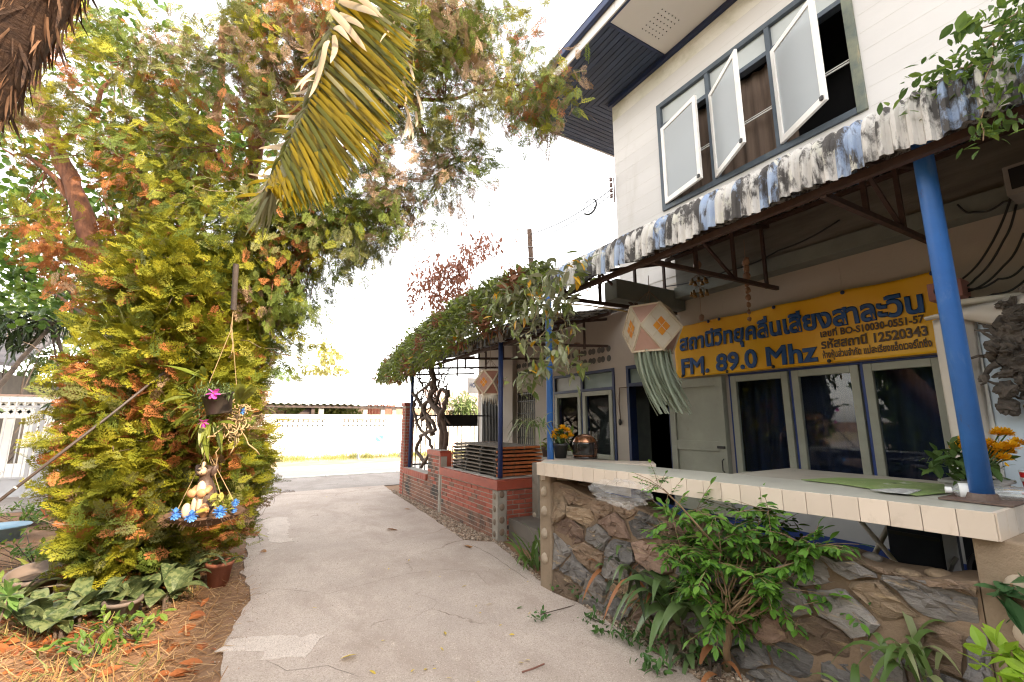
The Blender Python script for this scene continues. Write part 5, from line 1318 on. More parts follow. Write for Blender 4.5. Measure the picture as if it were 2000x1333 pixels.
# added thicket outside the frame, left and behind, to darken the porch and panes
r9 = np.random.default_rng(4); n = 9000; mb = MB()
cy_ = r9.uniform(-13, 7, n); P = np.column_stack([-7.0 + r9.normal(0, 1.0, n) - np.maximum(0, cy_ - 3) * .5, cy_, r9.uniform(0, 1, n) ** .8 * (5.2 + 1.2 * np.sin(cy_ * .9))])
scatter(mb, lp, P, rot_to(r9.normal(0, 1, (n, 3)), r9.uniform(-2, 2, n), r9), r9.uniform(.35, .7, n), r9.integers(0, 2, n), r9)
n = 5000; P = np.column_stack([r9.uniform(-7, 4.6, n), -9 + r9.normal(0, 1, n), r9.uniform(0, 5.5, n)])
scatter(mb, lp, P, rot_to(r9.normal(0, 1, (n, 3)), r9.uniform(-2, 2, n), r9), r9.uniform(.35, .7, n), r9.integers(0, 2, n), r9)
build('added_shade_thicket', mb, L_b, kind='stuff')
# wooden pole with the wire and its spare coil
wp = thing('wooden_pole', 'short square wooden pole rising out of the vine, tied with wire', 'pole', tuple(at(1040, 560, 8.7)))
mb = MB(); a, b = at(1041, 575, 8.7), at(1034, 448, 8.7); mb.beam(a, b, .085, .06); build('post', mb, mat('old_timber', (.24, .16, .12), (.17, .115, .09), 6, .9, .5, 30, stretch=(3, 3, .5)), wp, bevel=.005)
mb = MB(); 
for t in (.55, .72): c = a + (b - a) * t; mb.tube([c + np.array([.06 * math.cos(q), .06 * math.sin(q), .01 * math.sin(q)]) for q in np.linspace(0, 6.28, 12)], .008, 5)
build('wire_tie', mb, mat('pale_wire', (.5, .5, .5), (.4, .4, .4), 5, .5), wp)
M_cable = mat('black_cable', (.012, .012, .013), (.02, .02, .02), 5, .5)
cbx = thing('overhead_cable', 'thin overhead cable with a spare coil, running from the boarded wall to the wooden pole', 'cable', (4.95, 5.16, 5.2))
wA = onx(1197, 368, 4.97); wA[1] = max(wA[1], 5.13); wB = at(1037, 458, 8.6)
mb = MB(); pts = [wA + (wB - wA) * t + np.array([0, 0, -.10 * math.sin(math.pi * t)]) for t in np.linspace(0, 1, 14)]; mb.tube(pts, .008, 5); pts2 = [p + np.array([0, 0, -.09 - .05 * i / 14]) for i, p in enumerate(pts)]; mb.tube(pts2, .007, 5); build('wire', mb, M_cable, cbx)
co = wA + (wB - wA) * .26 + np.array([0, 0, -.10]); sdv = np.cross((wB - wA) / np.linalg.norm(wB - wA), [0, 0, 1])
mb = MB(); wd_ = (wB - wA) / np.linalg.norm(wB - wA)
for k in range(3): mb.tube([co + wd_ * (.125 + .006 * k) * math.cos(q) + np.array([0, 0, 1]) * (.125 + .006 * k) * math.sin(q) + sdv * .01 * k for q in np.linspace(0, 6.28, 24)], .006, 5)
build('coil', mb, M_cable, cbx)
mb = MB()
for i in range(4): c = wA + np.array([-.02, .02, .16 - .1 * i]); mb.lathe([(.02, -.03), (.032, -.02), (.018, 0), (.032, .02), (.018, .035)], 10, c)
mb.tube([wA + np.array([0.03, 0, .2]), wA + np.array([.03, 0, -.25])], .012, 6); build('insulators', mb, mat('brown_ceramic', (.12, .06, .05), (.16, .09, .07), 5, .3), cbx, smooth=True)
# hanging sign on the end of the house
hsn = thing('hanging_sign', 'small white hanging sign reading HOTEL at the end of the house', 'sign', tuple(onx(922, 740, 4.55)))
s00 = onx(914, 768, 4.6); s10 = onx(936, 765, 4.95); zt = 2.62; Ys = 11.0
xA, xB = ony(914, 750, Ys)[0], ony(936, 750, Ys)[0] + .12; zA, zB = ony(914, 768, Ys)[2], ony(914, 738, Ys)[2]
mb = MB(); mb.box(xA, xB, Ys, Ys + .03, zA, zB); build('board', mb, mat('sign_white', (.78, .78, .78), (.74, .74, .74), 4, .5), hsn, bevel=.006)
text_mesh('HOTEL', (zB - zA) * .42, 'lettering', mat('sign_ink', (.10, .14, .28), (.10, .14, .28)), hsn, (xA + .05, Ys, zA + (zB - zA) * .38), (1, 0, 0), (0, 0, 1), .006, (xB - xA) * .78)
mb = MB(); mb.tube([(xA + .06, Ys + .015, zB), (xA + .06, Ys + .015, zB + .22)], .008, 6); mb.tube([(xB - .06, Ys + .015, zB), (xB - .06, Ys + .015, zB + .22)], .008, 6); mb.tube([(xA, Ys + .015, zB + .22), (5.05, Ys + .015, zB + .22), (5.05, 10.31, zB + .22)], .012, 6); build('bracket', mb, M_metalblack, hsn)
# ------------------------------------------------------------------ banner
rng = np.random.default_rng(8)
bn_ = thing('banner', 'wide yellow vinyl radio station banner with blue Thai lettering above the windows', 'banner', (4.9, 2.7, 2.46))
XB = 4.905
def bwave(y, z): return .010 * np.sin(y * 3.1 + z * 6) + .006 * np.sin(y * 8.3 - z * 9 + 1) + .004 * np.sin(y * 2 + z * 17)
Yl, Yr, Zb, Zt = 4.06, 1.30, 2.105, 2.80
ny, nz = 90, 26; ys, zs = np.linspace(Yl, Yr, ny), np.linspace(Zb, Zt, nz)
YY, ZZ = np.meshgrid(ys, zs, indexing='ij')
pins_t = np.linspace(Yl - .04, Yr + .04, 5)
sag = np.zeros_like(YY)
ZZ2 = ZZ - .012 * np.abs(np.sin((YY - Yl) / (Yl - Yr) * math.pi * 4)) * (ZZ - Zb) / (Zt - Zb)
V = np.column_stack([(XB + bwave(YY, ZZ)).ravel(), YY.ravel(), ZZ2.ravel()])
F = np.array([(i * nz + j, i * nz + j + 1, (i + 1) * nz + j + 1, (i + 1) * nz + j) for i in range(ny - 1) for j in range(nz - 1)])
mb = MB(); mb.arr(V, F, np.zeros(len(F), int))
M_ban = mat('banner_yellow', (0.86, 0.47, 0.004), (0.80, 0.38, 0.004), .9, .45, .1, 20)
o = build('cloth', mb, M_ban, bn_, smooth=True); sd_ = o.modifiers.new('s', 'SOLIDIFY'); sd_.thickness = .003; sd_.offset = 1
M_ink = mat('banner_blue', (0.010, 0.075, 0.25), (0.010, 0.06, 0.20), 4, .5); M_ink2 = mat('banner_brown', (0.10, 0.055, 0.02), (.08, .045, .02), 4, .5); M_edge = mat('letter_edge', (.012, .02, .035), (.012, .02, .035), 4, .5)
def ban_text(body, size, pl, pr, off, m, xf=1.0):
    a, b = onx(*pl, XB), onx(*pr, XB); w = a[1] - b[1]; zc = (a[2] + b[2]) / 2
    o = text_mesh(body, size, 'lettering', m, bn_, (XB - .008, a[1], zc), (0, -1, 0), (0, 0, 1), off, w)
    me = o.data; n_ = len(me.vertices); co = np.empty(n_ * 3, np.float32); me.vertices.foreach_get('co', co); co = co.reshape(-1, 3)
    org = ORG[bn_.name]; co[:, 0] += bwave(co[:, 1] + org[1], co[:, 2] + org[2]) ; me.vertices.foreach_set('co', co.ravel()); me.update(); return o
ban_text('สถานีวิทยุคลื่นเสียงสาละวิน', .262, (1328.5, 688), (1806, 604), .0115, M_ink)
ban_text('FM. 89.0 Mhz', .285, (1332, 733), (1600, 703), .0105, M_ink)
ban_text('เลขที่ BO-S10030-0551-57', .092, (1603, 658), (1808, 631), .0034, M_ink2)
ban_text('รหัสสถานี 12520343', .118, (1605, 682), (1816, 655), .0045, M_ink2)
ban_text('ห้างหุ้นส่วนจำกัด แม่สะเรียงแอ็ดเวอร์ไทซิ่ง', .088, (1608, 700), (1823, 677), .0030, M_ink2)
for y in list(pins_t) + [3.5]:
    mb = MB(); mb.ell((XB - .012, y, Zt - .022), (.012, .02, .02), None, 0, 12, 8); build('fastener', mb, M_navytrim, bn_, smooth=True)
for y in (Yl - .12, 3.62, 3.30, 2.75, 2.2): 
    mb = MB(); mb.ell((XB - .012, y, Zb + .022), (.012, .02, .02), None, 0, 12, 8); build('fastener', mb, M_metalblack, bn_, smooth=True)
# ------------------------------------------------------------------ paper lanterns
M_lp = [mat('lantern_paper', (.62, .55, .44), (.55, .47, .37), 5, .8), mat('lantern_pink', (.50, .30, .24), (.44, .26, .2), 5, .8), mat('lantern_brown', (.30, .12, .075), (.38, .19, .13), 6, .8), mat('lantern_orange', (.62, .20, .02), (.70, .30, .02), 9, .7)]
M_gold = mat('lantern_edge', (.62, .52, .38), (.5, .4, .28), 6, .5); M_str = leafmat('green_streamer', (.36, .42, .32), (.44, .48, .38), .3, .8); M_fr = mat('cream_fringe', (.66, .6, .5), (.58, .52, .43), 5, .9)
CO = [Vector(v) for v in [(1, 1, 0), (1, -1, 0), (-1, 1, 0), (-1, -1, 0), (1, 0, 1), (1, 0, -1), (-1, 0, 1), (-1, 0, -1), (0, 1, 1), (0, 1, -1), (0, -1, 1), (0, -1, -1)]]
def lantern(label, c, rx, rz, rotz, side_m, tri_m, streamer):
    t = thing('paper_lantern', label, 'lantern', tuple(c), 'paper lanterns hung under the awning')
    c = Vector(c); Rm = Matrix.Rotation(rotz, 3, 'Z'); P = [c + Rm @ Vector((v.x * rx / 1.0 * .72, v.y * rx * .72, v.z * rz)) for v in CO]
    sq = [(0, 4, 1, 5), (2, 6, 3, 7), (0, 8, 2, 9), (1, 10, 3, 11), (4, 8, 6, 10)]
    tr = [(0, 4, 8), (1, 4, 10), (2, 6, 8), (3, 6, 10), (0, 5, 9), (1, 5, 11), (2, 7, 9), (3, 7, 11)]
    mb = MB(); mb.add(P, sq, side_m); mb.add(P, tr, tri_m); build('paper_body', mb, M_lp, t)
    mb = MB(); seen = set()
    for f in sq + tr:
        for a, b in zip(f, f[1:] + f[:1]):
            if (min(a, b), max(a, b)) not in seen: seen.add((min(a, b), max(a, b))); mb.beam(P[a], P[b], .018, .018)
    for f in sq[:4]:   # inner strips across each diamond
        m4 = [(P[f[i]] + P[f[(i + 1) % 4]]) / 2 for i in range(4)]
        for i in (0, 1):
            o_ = ((m4[i] + m4[i + 2]) / 2 - c).normalized() * .004; mb.beam(m4[i] + o_, m4[i + 2] + o_, .006, .006)
    build('edging', mb, M_gold, t)
    for f in sq[:4]:
        q = sum((P[i] for i in f), Vector()) / 4; o_ = (q - c).normalized() * .006
        mb = MB(); mb.add([q + o_ + (P[i] - q) * .42 for i in f], [(0, 1, 2, 3)], 3); build('diamond', mb, M_lp, t)
    low = c.z - rz
    mb = MB()
    if streamer:
        for i in range(150):
            th = rng.uniform(0, 6.283); rr = rx * .62 * math.sqrt(rng.uniform(.2, 1)); b = Vector((c.x + rr * math.cos(th), c.y + rr * math.sin(th), low + .02)); L = rng.uniform(.32, .66); w = .009
            lean = Vector((.30, -.20, 0)); vs = []
            tw = rng.uniform(0, 3.14); sdv = Vector((math.cos(tw), math.sin(tw), 0)) * w
            for k in range(7):
                u = k / 6; p = b + Vector((0, 0, -L * u)) + lean * L * u * u * .8 + Vector((math.sin(u * 4 + i) * .016, math.cos(u * 3 + i) * .016, 0)) * u; vs += [p - sdv, p + sdv]
            mb.add(vs, [(2 * k, 2 * k + 1, 2 * k + 3, 2 * k + 2) for k in range(6)])
        build('streamers', mb, M_str, t)
    else:
        for i in range(26):
            th = i * 6.283 / 26; b = Vector((c.x + rx * .55 * math.cos(th), c.y + rx * .55 * math.sin(th), low)); L = rng.uniform(.07, .17); sd2 = Vector((-math.sin(th), math.cos(th), 0)) * .018
            mb.add([b - sd2, b + sd2, b + Vector((0, 0, -L)) + sd2 * .2, b + Vector((0, 0, -L)) - sd2 * .2], [(0, 1, 2, 3)])
        build('fringe', mb, M_fr, t)
    mb = MB(); top = c + Vector((0, 0, rz)); mb.tube([top, top + Vector((0, 0, .35))], .004, 5)
    for a in (0, 2, 1, 3): mb.tube([P[4 + 0] if a == 0 else P[8] if a == 2 else P[6] if a == 1 else P[10], top + Vector((0, 0, .18))], .003, 4)
    build('cord', mb, MATS['old_timber'] if 'old_timber' in MATS else M_rust, t)
lantern('large diamond-faced paper lantern with long pale green streamers blowing sideways', at(1272, 645, 4.6), .30, .235, 1.2, 0, 1, True)
lantern('smaller brown and pink paper lantern with short cream fringe near the navy post', at(957, 748, 6.5), .22, .17, .5, 1, 2, False)
# ------------------------------------------------------------------ chimes
M_brass = mat('old_brass', (.30, .19, .07), (.20, .12, .05), 8, .4, metal=.8); M_shell = mat('shell_brown', (.22, .11, .06), (.32, .18, .10), 9, .5)
t = thing('wind_chime', 'two-tiered brass bell wind chime hanging below the porch beam', 'wind chime', tuple(onx(1362, 500, 4.3)), 'chimes hanging under the awning')
c = onx(1362, 518, 4.3); mb = MB(); mb.ell(c, (.045, .045, .055), None, 0, 12, 8); mb.tube([c + np.array([0, 0, .3]), c - np.array([0, 0, .62])], .003, 4); mb.ell(c - np.array([0, 0, .62]), (.012, .038, .038), None, 0, 12, 8); build('cord', mb, M_shell, t, smooth=True)
for zz, k, rr in ((.20, 7, .085), (.34, 7, .085)):
    for i in range(k):
        a = 6.283 * i / k + zz; p = c + np.array([rr * math.cos(a), rr * math.sin(a), -zz]); mb = MB(); mb.lathe([(.0, .035), (.012, .03), (.017, .0), (.024, -.022)], 10, p); mb.tube([p + np.array([0, 0, .03]), c - np.array([0, 0, zz - .09])], .002, 4); build('bell', mb, M_brass, t, smooth=True)
t = thing('wind_chime', 'single string of brown wooden and shell pieces hanging before the yellow banner', 'wind chime', tuple(onx(1460, 510, 4.4)), 'chimes hanging under the awning')
a, b = onx(1457, 512, 4.4), onx(1464, 628, 4.4); mb = MB(); mb.tube([a + np.array([0, 0, .25]), b], .003, 4); build('cord', mb, M_shell, t)
for i in range(9):
    p = a + (b - a) * (i / 8.3); s_ = .05 - .0033 * i; mb = MB(); mb.ell(p, (s_ * .7, s_ * rng.uniform(.6, .95), s_), Matrix.Rotation(rng.uniform(-.6, .6), 3, 'X'), 0, 9, 6, .18, rng); build('bead', mb, M_shell, t)
t = thing('wind_chime', 'small chime of dark tubes hanging in front of the round wall vents', 'wind chime', tuple(onx(1127, 670, 4.5)), 'chimes hanging under the awning')
a = onx(1127, 672, 4.5); mb = MB(); mb.tube([a + np.array([0, 0, .35]), a], .003, 4); mb.lathe([(.05, 0), (.05, .012)], 12, a); build('cord', mb, M_shell, t)
for i in range(6):
    q = a + np.array([.04 * math.cos(i), .04 * math.sin(i), 0]); mb = MB(); mb.tube([q, q - np.array([0, 0, .1])], .002, 4); mb.tube([q - np.array([0, 0, .1]), q - np.array([0, 0, .2 + .015 * i])], .011, 7); build('chime_tube', mb, M_shell, t)
# ------------------------------------------------------------------ things on the counter
def on_top(x, y, z=1.1605): return onz(x, y, z)
M_cop = mat('copper_shell', (.36, .17, .09), (.30, .14, .08), 3, .25, metal=.85); M_vis = mat('smoked_visor', (.015, .012, .012), (.02, .016, .015), 3, .06)
hc = on_top(1146, 897) + np.array([.03, .06, .125])
t = thing('helmet', 'copper motorcycle helmet with dark visor resting on the tiled counter', 'helmet', tuple(hc - np.array([0, 0, .125])))
Rh = Matrix.Rotation(R(200), 3, 'Z') @ Matrix.Rotation(R(6), 3, 'Y')
mb = MB(); mb.lathe([(.085, -.122), (.118, -.118), (.128, -.06), (.130, 0), (.122, .05), (.10, .09), (.06, .115), (.02, .124), (0, .125)], 32, hc); build('shell', mb, M_cop, t, smooth=True)
def cap_patch(az0, az1, z0, z1, r0, m, name, n=16, k=8):
    prof = [(-.122, .118), (-.06, .128), (0, .130), (.05, .122), (.09, .10), (.115, .06)]
    vs = []
    for j in range(k + 1):
        z = z0 + (z1 - z0) * j / k; rr = np.interp(z, [p[0] for p in prof], [p[1] for p in prof]) + r0
        for i in range(n + 1):
            a = az0 + (az1 - az0) * i / n; vs.append((hc[0] + rr * math.cos(a), hc[1] + rr * math.sin(a), hc[2] + z))
    mb = MB(); mb.add(vs, [(j * (n + 1) + i, j * (n + 1) + i + 1, (j + 1) * (n + 1) + i + 1, (j + 1) * (n + 1) + i) for j in range(k) for i in range(n)])
    o = build(name, mb, m, t, smooth=True); s_ = o.modifiers.new('s', 'SOLIDIFY'); s_.thickness = .004; s_.offset = 1
cap_patch(R(150), R(275), -.085, .045, .004, M_vis, 'visor'); cap_patch(R(278), R(330), -.02, .04, .003, mat('dark_stripe', (.05, .02, .015), (.04, .02, .015), 4, .2), 'stripe', 10, 4); cap_patch(R(0), R(360), -.122, -.104, .003, M_vis, 'rim', 32, 2)
M_pot = mat('black_pot', (.035, .035, .036), (.025, .025, .026), 6, .5); M_mari = leafmat('marigold', (.80, .42, .01), (.85, .50, .02), .3, .6); M_fl = leafmat('flower_leaf', (.05, .10, .025), (.08, .13, .03), .3, .5); M_soilp = mat('pot_soil', (.06, .04, .03), (.09, .06, .04), 20, .95)
def marigold(parent, p, r):
    mb = MB(); Pn, Dn = [], []
    for _ in range(60):
        d = rng.normal(0, 1, 3); d[2] = abs(d[2]) * .9 - .15; d /= np.linalg.norm(d); Pn.append(np.array(p) + d * r * .35); Dn.append(d)
    Pn, Dn = np.array(Pn), np.array(Dn); scatter(mb, [leaf_proto(.55, -.2, -.15)], Pn, rot_to(Dn, rng.uniform(-.3, .3, 60), rng), np.full(60, r * .75), np.zeros(60, int), rng); build('flower', mb, M_mari, parent)
pc = on_top(1098, 896) + np.array([.02, .05, 0])
t = thing('flower_pot', 'black pot of yellow marigolds beside the helmet on the counter', 'flower pot', tuple(pc))
mb = MB(); mb.lathe([(.058, 0), (.075, .13), (.082, .13), (.082, .15), (.072, .15), (.068, .12), (0, .12)], 22, pc); build('pot', mb, M_pot, t, smooth=True)
fl = [(1085, 846), (1099, 838), (1108, 843), (1094, 852), (1113, 852), (1083, 855), (1101, 856)]
mb = MB()
for f in fl: q = at(*f, float(np.dot(pc - _C, _f)) + rng.uniform(-.05, .05)); marigold(t, q, .045); mb.tube([pc + np.array([0, 0, .13]), q], .004, 5)
leaves(mb, [pc + np.array([0, 0, .2])], 60, (.06, .06, .05), .05, .1, [M_fl], lp, .2, .7, rng); build('stems', mb, M_fl, t)
# planter at the right post with marigolds, cups
pc = np.array([3.47, .98, 1.16]); t = thing('flower_planter', 'grey planter of bright yellow marigolds behind the blue post', 'flower pot', tuple(pc))
mb = MB(); mb.prism([(3.36, .82, 1.161), (3.62, .82, 1.161), (3.62, 1.02, 1.161), (3.36, 1.02, 1.161)], (0, 0, .05)); mb.prism([(3.34, .80, 1.212), (3.64, .80, 1.212), (3.64, 1.04, 1.212), (3.34, 1.04, 1.212)], (0, 0, .02)); build('pot', mb, mat('grey_planter', (.34, .33, .32), (.3, .29, .28), 5, .6), t, bevel=.006)
fl = [(1880, 872), (1893, 880), (1905, 874), (1872, 878), (1930, 870), (1925, 880), (1945, 888), (1955, 878), (1968, 885), (1938, 895), (1952, 848), (1965, 850), (1985, 868), (1975, 875), (1960, 898), (1890, 862), (1928, 892)]
dep = float(np.dot(pc - _C, _f)); mb = MB()
for f in fl: q = at(*f, dep + rng.uniform(-.1, .12)); marigold(t, q, .042); mb.tube([pc + np.array([rng.uniform(-.05, .05), -.05, .07]), q], .004, 5)
leaves(mb, [pc + np.array([-.05, -.05, .14]), pc + np.array([.1, -.05, .14]), pc + np.array([-.12, 0, .16])], 170, (.07, .05, .05), .05, .1, [M_fl], lp, .2, .7, rng); build('stems', mb, M_fl, t)
def cup(label, p, m, band=None):
    t = thing('cup', label, 'cup', tuple(p)); p = np.array(p)
    mb = MB(); mb.lathe([(.030, 0), (.042, .12), (.040, .12), (.028, .004), (0, .004)], 20, p); c_ = build('body', mb, m, t, smooth=True)
    mb = MB(); mb.lathe([(.0415, .117), (.0445, .12), (.0415, .124)], 20, p); build('rim', mb, mat('cup_white', (.8, .8, .79), (.76, .76, .75), 4, .4), t, smooth=True)
    if band:
        mb = MB(); mb.lathe([(.0385, .07), (.0415, .09), (.0390, .072)], 20, p); build('swirl', mb, MATS['cup_white'], t)
M_cw = mat('cup_white', (.8, .8, .79), (.76, .76, .75), 4, .4)
cup('plain white cup standing left of the blue post base', on_top(1893, 945) + np.array([.03, .03, 0]), M_cw)
cup('red paper cup with white swirl among the marigolds at the right edge', np.array([3.62, .74, 1.161]), mat('cup_red', (.60, .02, .02), (.5, .02, .02), 3, .4), True)
# water bottle lying on its side
b0, b1 = on_top(1848, 957, 1.2), on_top(2030, 969, 1.2); ax_ = (b1 - b0) / np.linalg.norm(b1 - b0); ax_[2] = 0; Rb = Matrix((Vector((0, 0, 1)), Vector((0, 0, 1)).cross(Vector(ax_)), Vector(ax_))).transposed()
M_pet = D.materials.new('clear_plastic'); M_pet.use_nodes = True; pb = M_pet.node_tree.nodes['Principled BSDF']; pb.inputs['Transmission Weight'].default_value = .80; pb.inputs['Roughness'].default_value = .12; pb.inputs['IOR'].default_value = 1.33; pb.inputs['Base Color'].default_value = (.93, .96, .97, 1)
t = thing('water_bottle', 'clear plastic water bottle lying on its side under the blue post', 'bottle', tuple(b0 - np.array([0, 0, .038])))
prof = [(.012, .018), (.013, .024), (.033, .040), (.0375, .048)] + [(.0375 - (.003 if i % 2 else 0), .14 + .013 * i) for i in range(12)] + [(.031, .325), (.0, .33)]
mb = MB(); mb.lathe(prof, 24, b0, 0, Rb); build('body', mb, M_pet, t, smooth=True)
mb = MB(); mb.lathe([(.0, -.004), (.016, -.004), (.016, .02), (.0, .021)], 16, b0, 0, Rb); build('lid', mb, M_cw, t)
mb = MB(); mb.lathe([(.0381, .046), (.0383, .128)], 24, b0, 0, Rb); lb = build('label', mb, M_cw, t, smooth=True)
vw = (_C - b0); vw[2] = 0; side_ = np.cross(ax_, [0, 0, 1]); side_ = side_ if side_ @ vw > 0 else -side_
for q, (u, hh) in enumerate(((.080, .012), (.093, .010), (.100, -.004))):
    pts = [b0 + ax_ * (u + .010 * math.sin(s_ * 3)) + side_ * .0392 * math.cos(s_ * .5 - .2) + np.array([0, 0, hh + .018 * (s_ - .5)]) for s_ in np.linspace(0, 1, 7)]
    mb = MB(); mb.tube(pts, .0024, 5); build('blue_mark', mb, mat('label_blue', (.08, .32, .75), (.07, .28, .65)), lb)
# folding table behind the counter with the green mat
t = thing('folding_table', 'folding table with crossed pale tube legs behind the counter', 'table', (3.75, 1.55, .28))
mb = MB(); mb.box(3.30, 4.1, 1.16, 2.25, 1.115, 1.145); build('tabletop', mb, mat('table_top', (.40, .37, .31), (.34, .31, .26), 4, .6), t, bevel=.004)
M_leg = mat('cream_tube', (.62, .55, .46), (.55, .48, .40), 4, .5)
l0, l1 = onx(1672, 1008, 3.62), onx(1742, 1090, 3.62); m0, m1 = onx(1742, 1015, 3.66), onx(1705, 1090, 3.66)
for a, b in ((l0, l1), (m0, m1)):
    a = np.array(a); b = np.array(b); d_ = (b - a); k = (a[2] - .29) / (a[2] - b[2]); ku = (1.115 - a[2]) / (a[2] - b[2]); mb = MB(); mb.tube([a - d_ * ku, a + d_ * k], .015, 10); build('leg', mb, M_leg, t, smooth=True)
    mb = MB(); mb.tube([a - d_ * ku + np.array([.38, 0, 0]), a + d_ * k + np.array([.38, 0, 0])], .015, 10); build('leg', mb, M_leg, t, smooth=True)
t = thing('green_mat', 'worn green printed sheet lying flat beside the right windows', 'mat', tuple(on_top(1700, 950, 1.166)))
P = [on_top(x, y, 1.166) for x, y in ((1565, 938), (1640, 934), (1740, 938), (1862, 949), (1868, 962), (1790, 969), (1700, 955), (1640, 946))]
mb = MB(); mb.prism([tuple(p) for p in P], (0, 0, .004)); build('sheet', mb, mat('green_print', (.16, .24, .07), (.24, .30, .12), 7, .7, .1, 30, stain=((.45, .46, .42), 9, .60, .64), stain2=((.05, .08, .04), 6, .6, .66)), t)
P = [on_top(x, y, 1.172) for x, y in ((1700, 957), (1760, 955), (1800, 958), (1775, 966), (1730, 962))]; mb = MB(); mb.prism([tuple(p) for p in P], (0, 0, .003)); build('printed_corner', mb, mat('news_print', (.5, .5, .48), (.2, .2, .2), 30, .8), t)
# crumpled clear plastic bag on the wall
bp_ = on_top(1215, 985, .97); t = thing('plastic_bag', 'crumpled clear plastic bag lying on the wall under the counter', 'bag', tuple(bp_ + np.array([0, 0, -.03])))
M_bag = D.materials.new('clear_bag'); M_bag.use_nodes = True; n = M_bag.node_tree; b_ = n.nodes['Principled BSDF']; b_.inputs['Base Color'].default_value = (.6, .58, .55, 1); b_.inputs['Roughness'].default_value = .12; b_.inputs['Alpha'].default_value = .13; b_.inputs['Specular IOR Level'].default_value = 1.0
mb = MB(); r3 = np.random.default_rng(2); nu, nv = 26, 14; vs = []
for i in range(nv + 1):
    for j in range(nu):
        ph, a = math.pi * i / nv, 6.283 * j / nu; k = 1 + .22 * math.sin(3 * a + i) * math.sin(2 * ph + j * .4) + r3.uniform(-.10, .10); vs.append(bp_ + np.array([.13 * math.sin(ph) * math.cos(a) * k, .26 * math.sin(ph) * math.sin(a) * k, .075 - .085 * math.cos(ph) * k]))
mb.add(vs, [(i * nu + j, i * nu + (j + 1) % nu, (i + 1) * nu + (j + 1) % nu, (i + 1) * nu + j) for i in range(nv) for j in range(nu)]); build('film', mb, M_bag, t)
# loudspeaker and dark case under the counter
M_spk = mat('speaker_vinyl', (.012, .016, .030), (.016, .02, .034), 30, .6, .2, 200)
sx = 3.62; qa, qb = onx(1835, 1020, sx), onx(1895, 1110, sx)
t = thing('loudspeaker', 'dark loudspeaker box with round woofer and small gold badge under the counter', 'speaker', (sx + .15, (qa[1] + qb[1]) / 2, .28))
ya_, yb_ = .82, 1.06; mb = MB(); mb.box(sx, sx + .3, ya_, yb_, .28, .985); build('cabinet', mb, M_spk, t, bevel=.012)
cw = onx(1868, 1098, sx); Rx = Matrix(((0, 0, -1), (0, 1, 0), (1, 0, 0)))
mb = MB(); mb.lathe([(.095, .0), (.105, .012), (.115, .012), (.118, 0)], 30, (sx - .001, .94, cw[2] - .02), 0, Rx); build('woofer_ring', mb, mat('speaker_ring', (.03, .03, .035), (.03, .03, .035), 5, .3), t, smooth=True)
mb = MB(); mb.lathe([(0, .004), (.03, .012), (.034, .004), (.095, .002)], 30, (sx - .001, .94, cw[2] - .02), 0, Rx); build('cone', mb, mat('speaker_cone', (.008, .008, .008), (.01, .01, .01), 5, .7), t, smooth=True)
q = onx(1863, 1081, sx - .004); mb = MB(); mb.box(sx - .005, sx - .001, q[1] - .022, q[1] + .022, q[2] - .006, q[2] + .006); build('badge', mb, mat('gold_badge', (.6, .5, .2), (.5, .4, .15), 40, .4), t, bevel=.002)
t = thing('case', 'tall black case standing beside the grey stand under the counter', 'case', (3.75, 1.22, .28)); mb = MB(); mb.box(3.62, 3.9, 1.15, 1.42, .28, 1.0); build('body', mb, M_spk, t, bevel=.01); mb = MB(); mb.box(3.612, 3.618, 1.16, 1.41, .84, .86); build('seam', mb, M_metalblack, t)
t = thing('grey_stand', 'flat grey metal upright between the black case and the loudspeaker', 'stand', (3.6, 1.1, .28)); mb = MB(); mb.box(3.58, 3.60, 1.075, 1.135, .28, 1.0); build('upright', mb, mat('stand_grey', (.36, .36, .38), (.32, .32, .34), 4, .5), t, bevel=.003); mb = MB(); mb.tube([(3.57, 1.08, .78), (3.55, 1.10, .74), (3.56, 1.12, .69), (3.55, 1.09, .62)], .012, 6); build('chain', mb, mat('chain_steel', (.25, .24, .23), (.2, .2, .2), 5, .3, metal=.8), t)
# ------------------------------------------------------------------ right edge: board, cloth, driftwood, lamp, speaker, cables
M_bb = mat('pale_blue_board', (.50, .58, .66), (.46, .54, .62), 2, .6)
t = thing('display_board', 'pale blue upright board at the right edge behind the marigolds', 'board', (4.25, .4, .28)); mb = MB(); mb.box(4.2, 4.24, -.9, .97, .28, 2.24); build('board', mb, M_bb, t, bevel=.004); mb = MB(); mb.box(4.185, 4.255, .97, 1.01, .28, 2.26); build('edge_batten', mb, MATS['pale_jamb'], t, bevel=.003)
t = thing('white_cloth', 'off-white cloth hanging in a fold with its top draped over the blue board', 'cloth', (4.15, 1.0, 2.3))
M_cl = mat('calico', (.60, .55, .49), (.54, .49, .43), 2, .9, .15, 60)
us = np.linspace(0, 1, 16); zs = np.linspace(0, 1, 24); V = []
for z_ in zs:
    top, bot = 2.30, .95
    for u in us:
        wd = .10 + .10 * z_; V.append((4.16 - .06 * math.sin(u * 3.14) - .02 * math.sin(u * 9 + z_ * 3), 1.18 - u * (.17 + .04 * z_), bot + (top - bot) * z_ - .05 * (1 - u) * z_))
nu_ = len(us); mb = MB(); mb.add(V, [(i * nu_ + j, i * nu_ + j + 1, (i + 1) * nu_ + j + 1, (i + 1) * nu_ + j) for i in range(len(zs) - 1) for j in range(nu_ - 1)])
V = []; 
for i, u in enumerate(np.linspace(0, 1, 20)):
    for k, v in enumerate(np.linspace(0, 1, 8)): V.append((4.12 - .05 * math.sin(v * 3.1) - .015 * math.sin(u * 14), 1.20 - u * 1.1, 2.22 + .12 * u + .06 - v * (.03 + .20 * min(1, u * 2.4) ** 1.2) + .02 * math.sin(u * 11) * v))
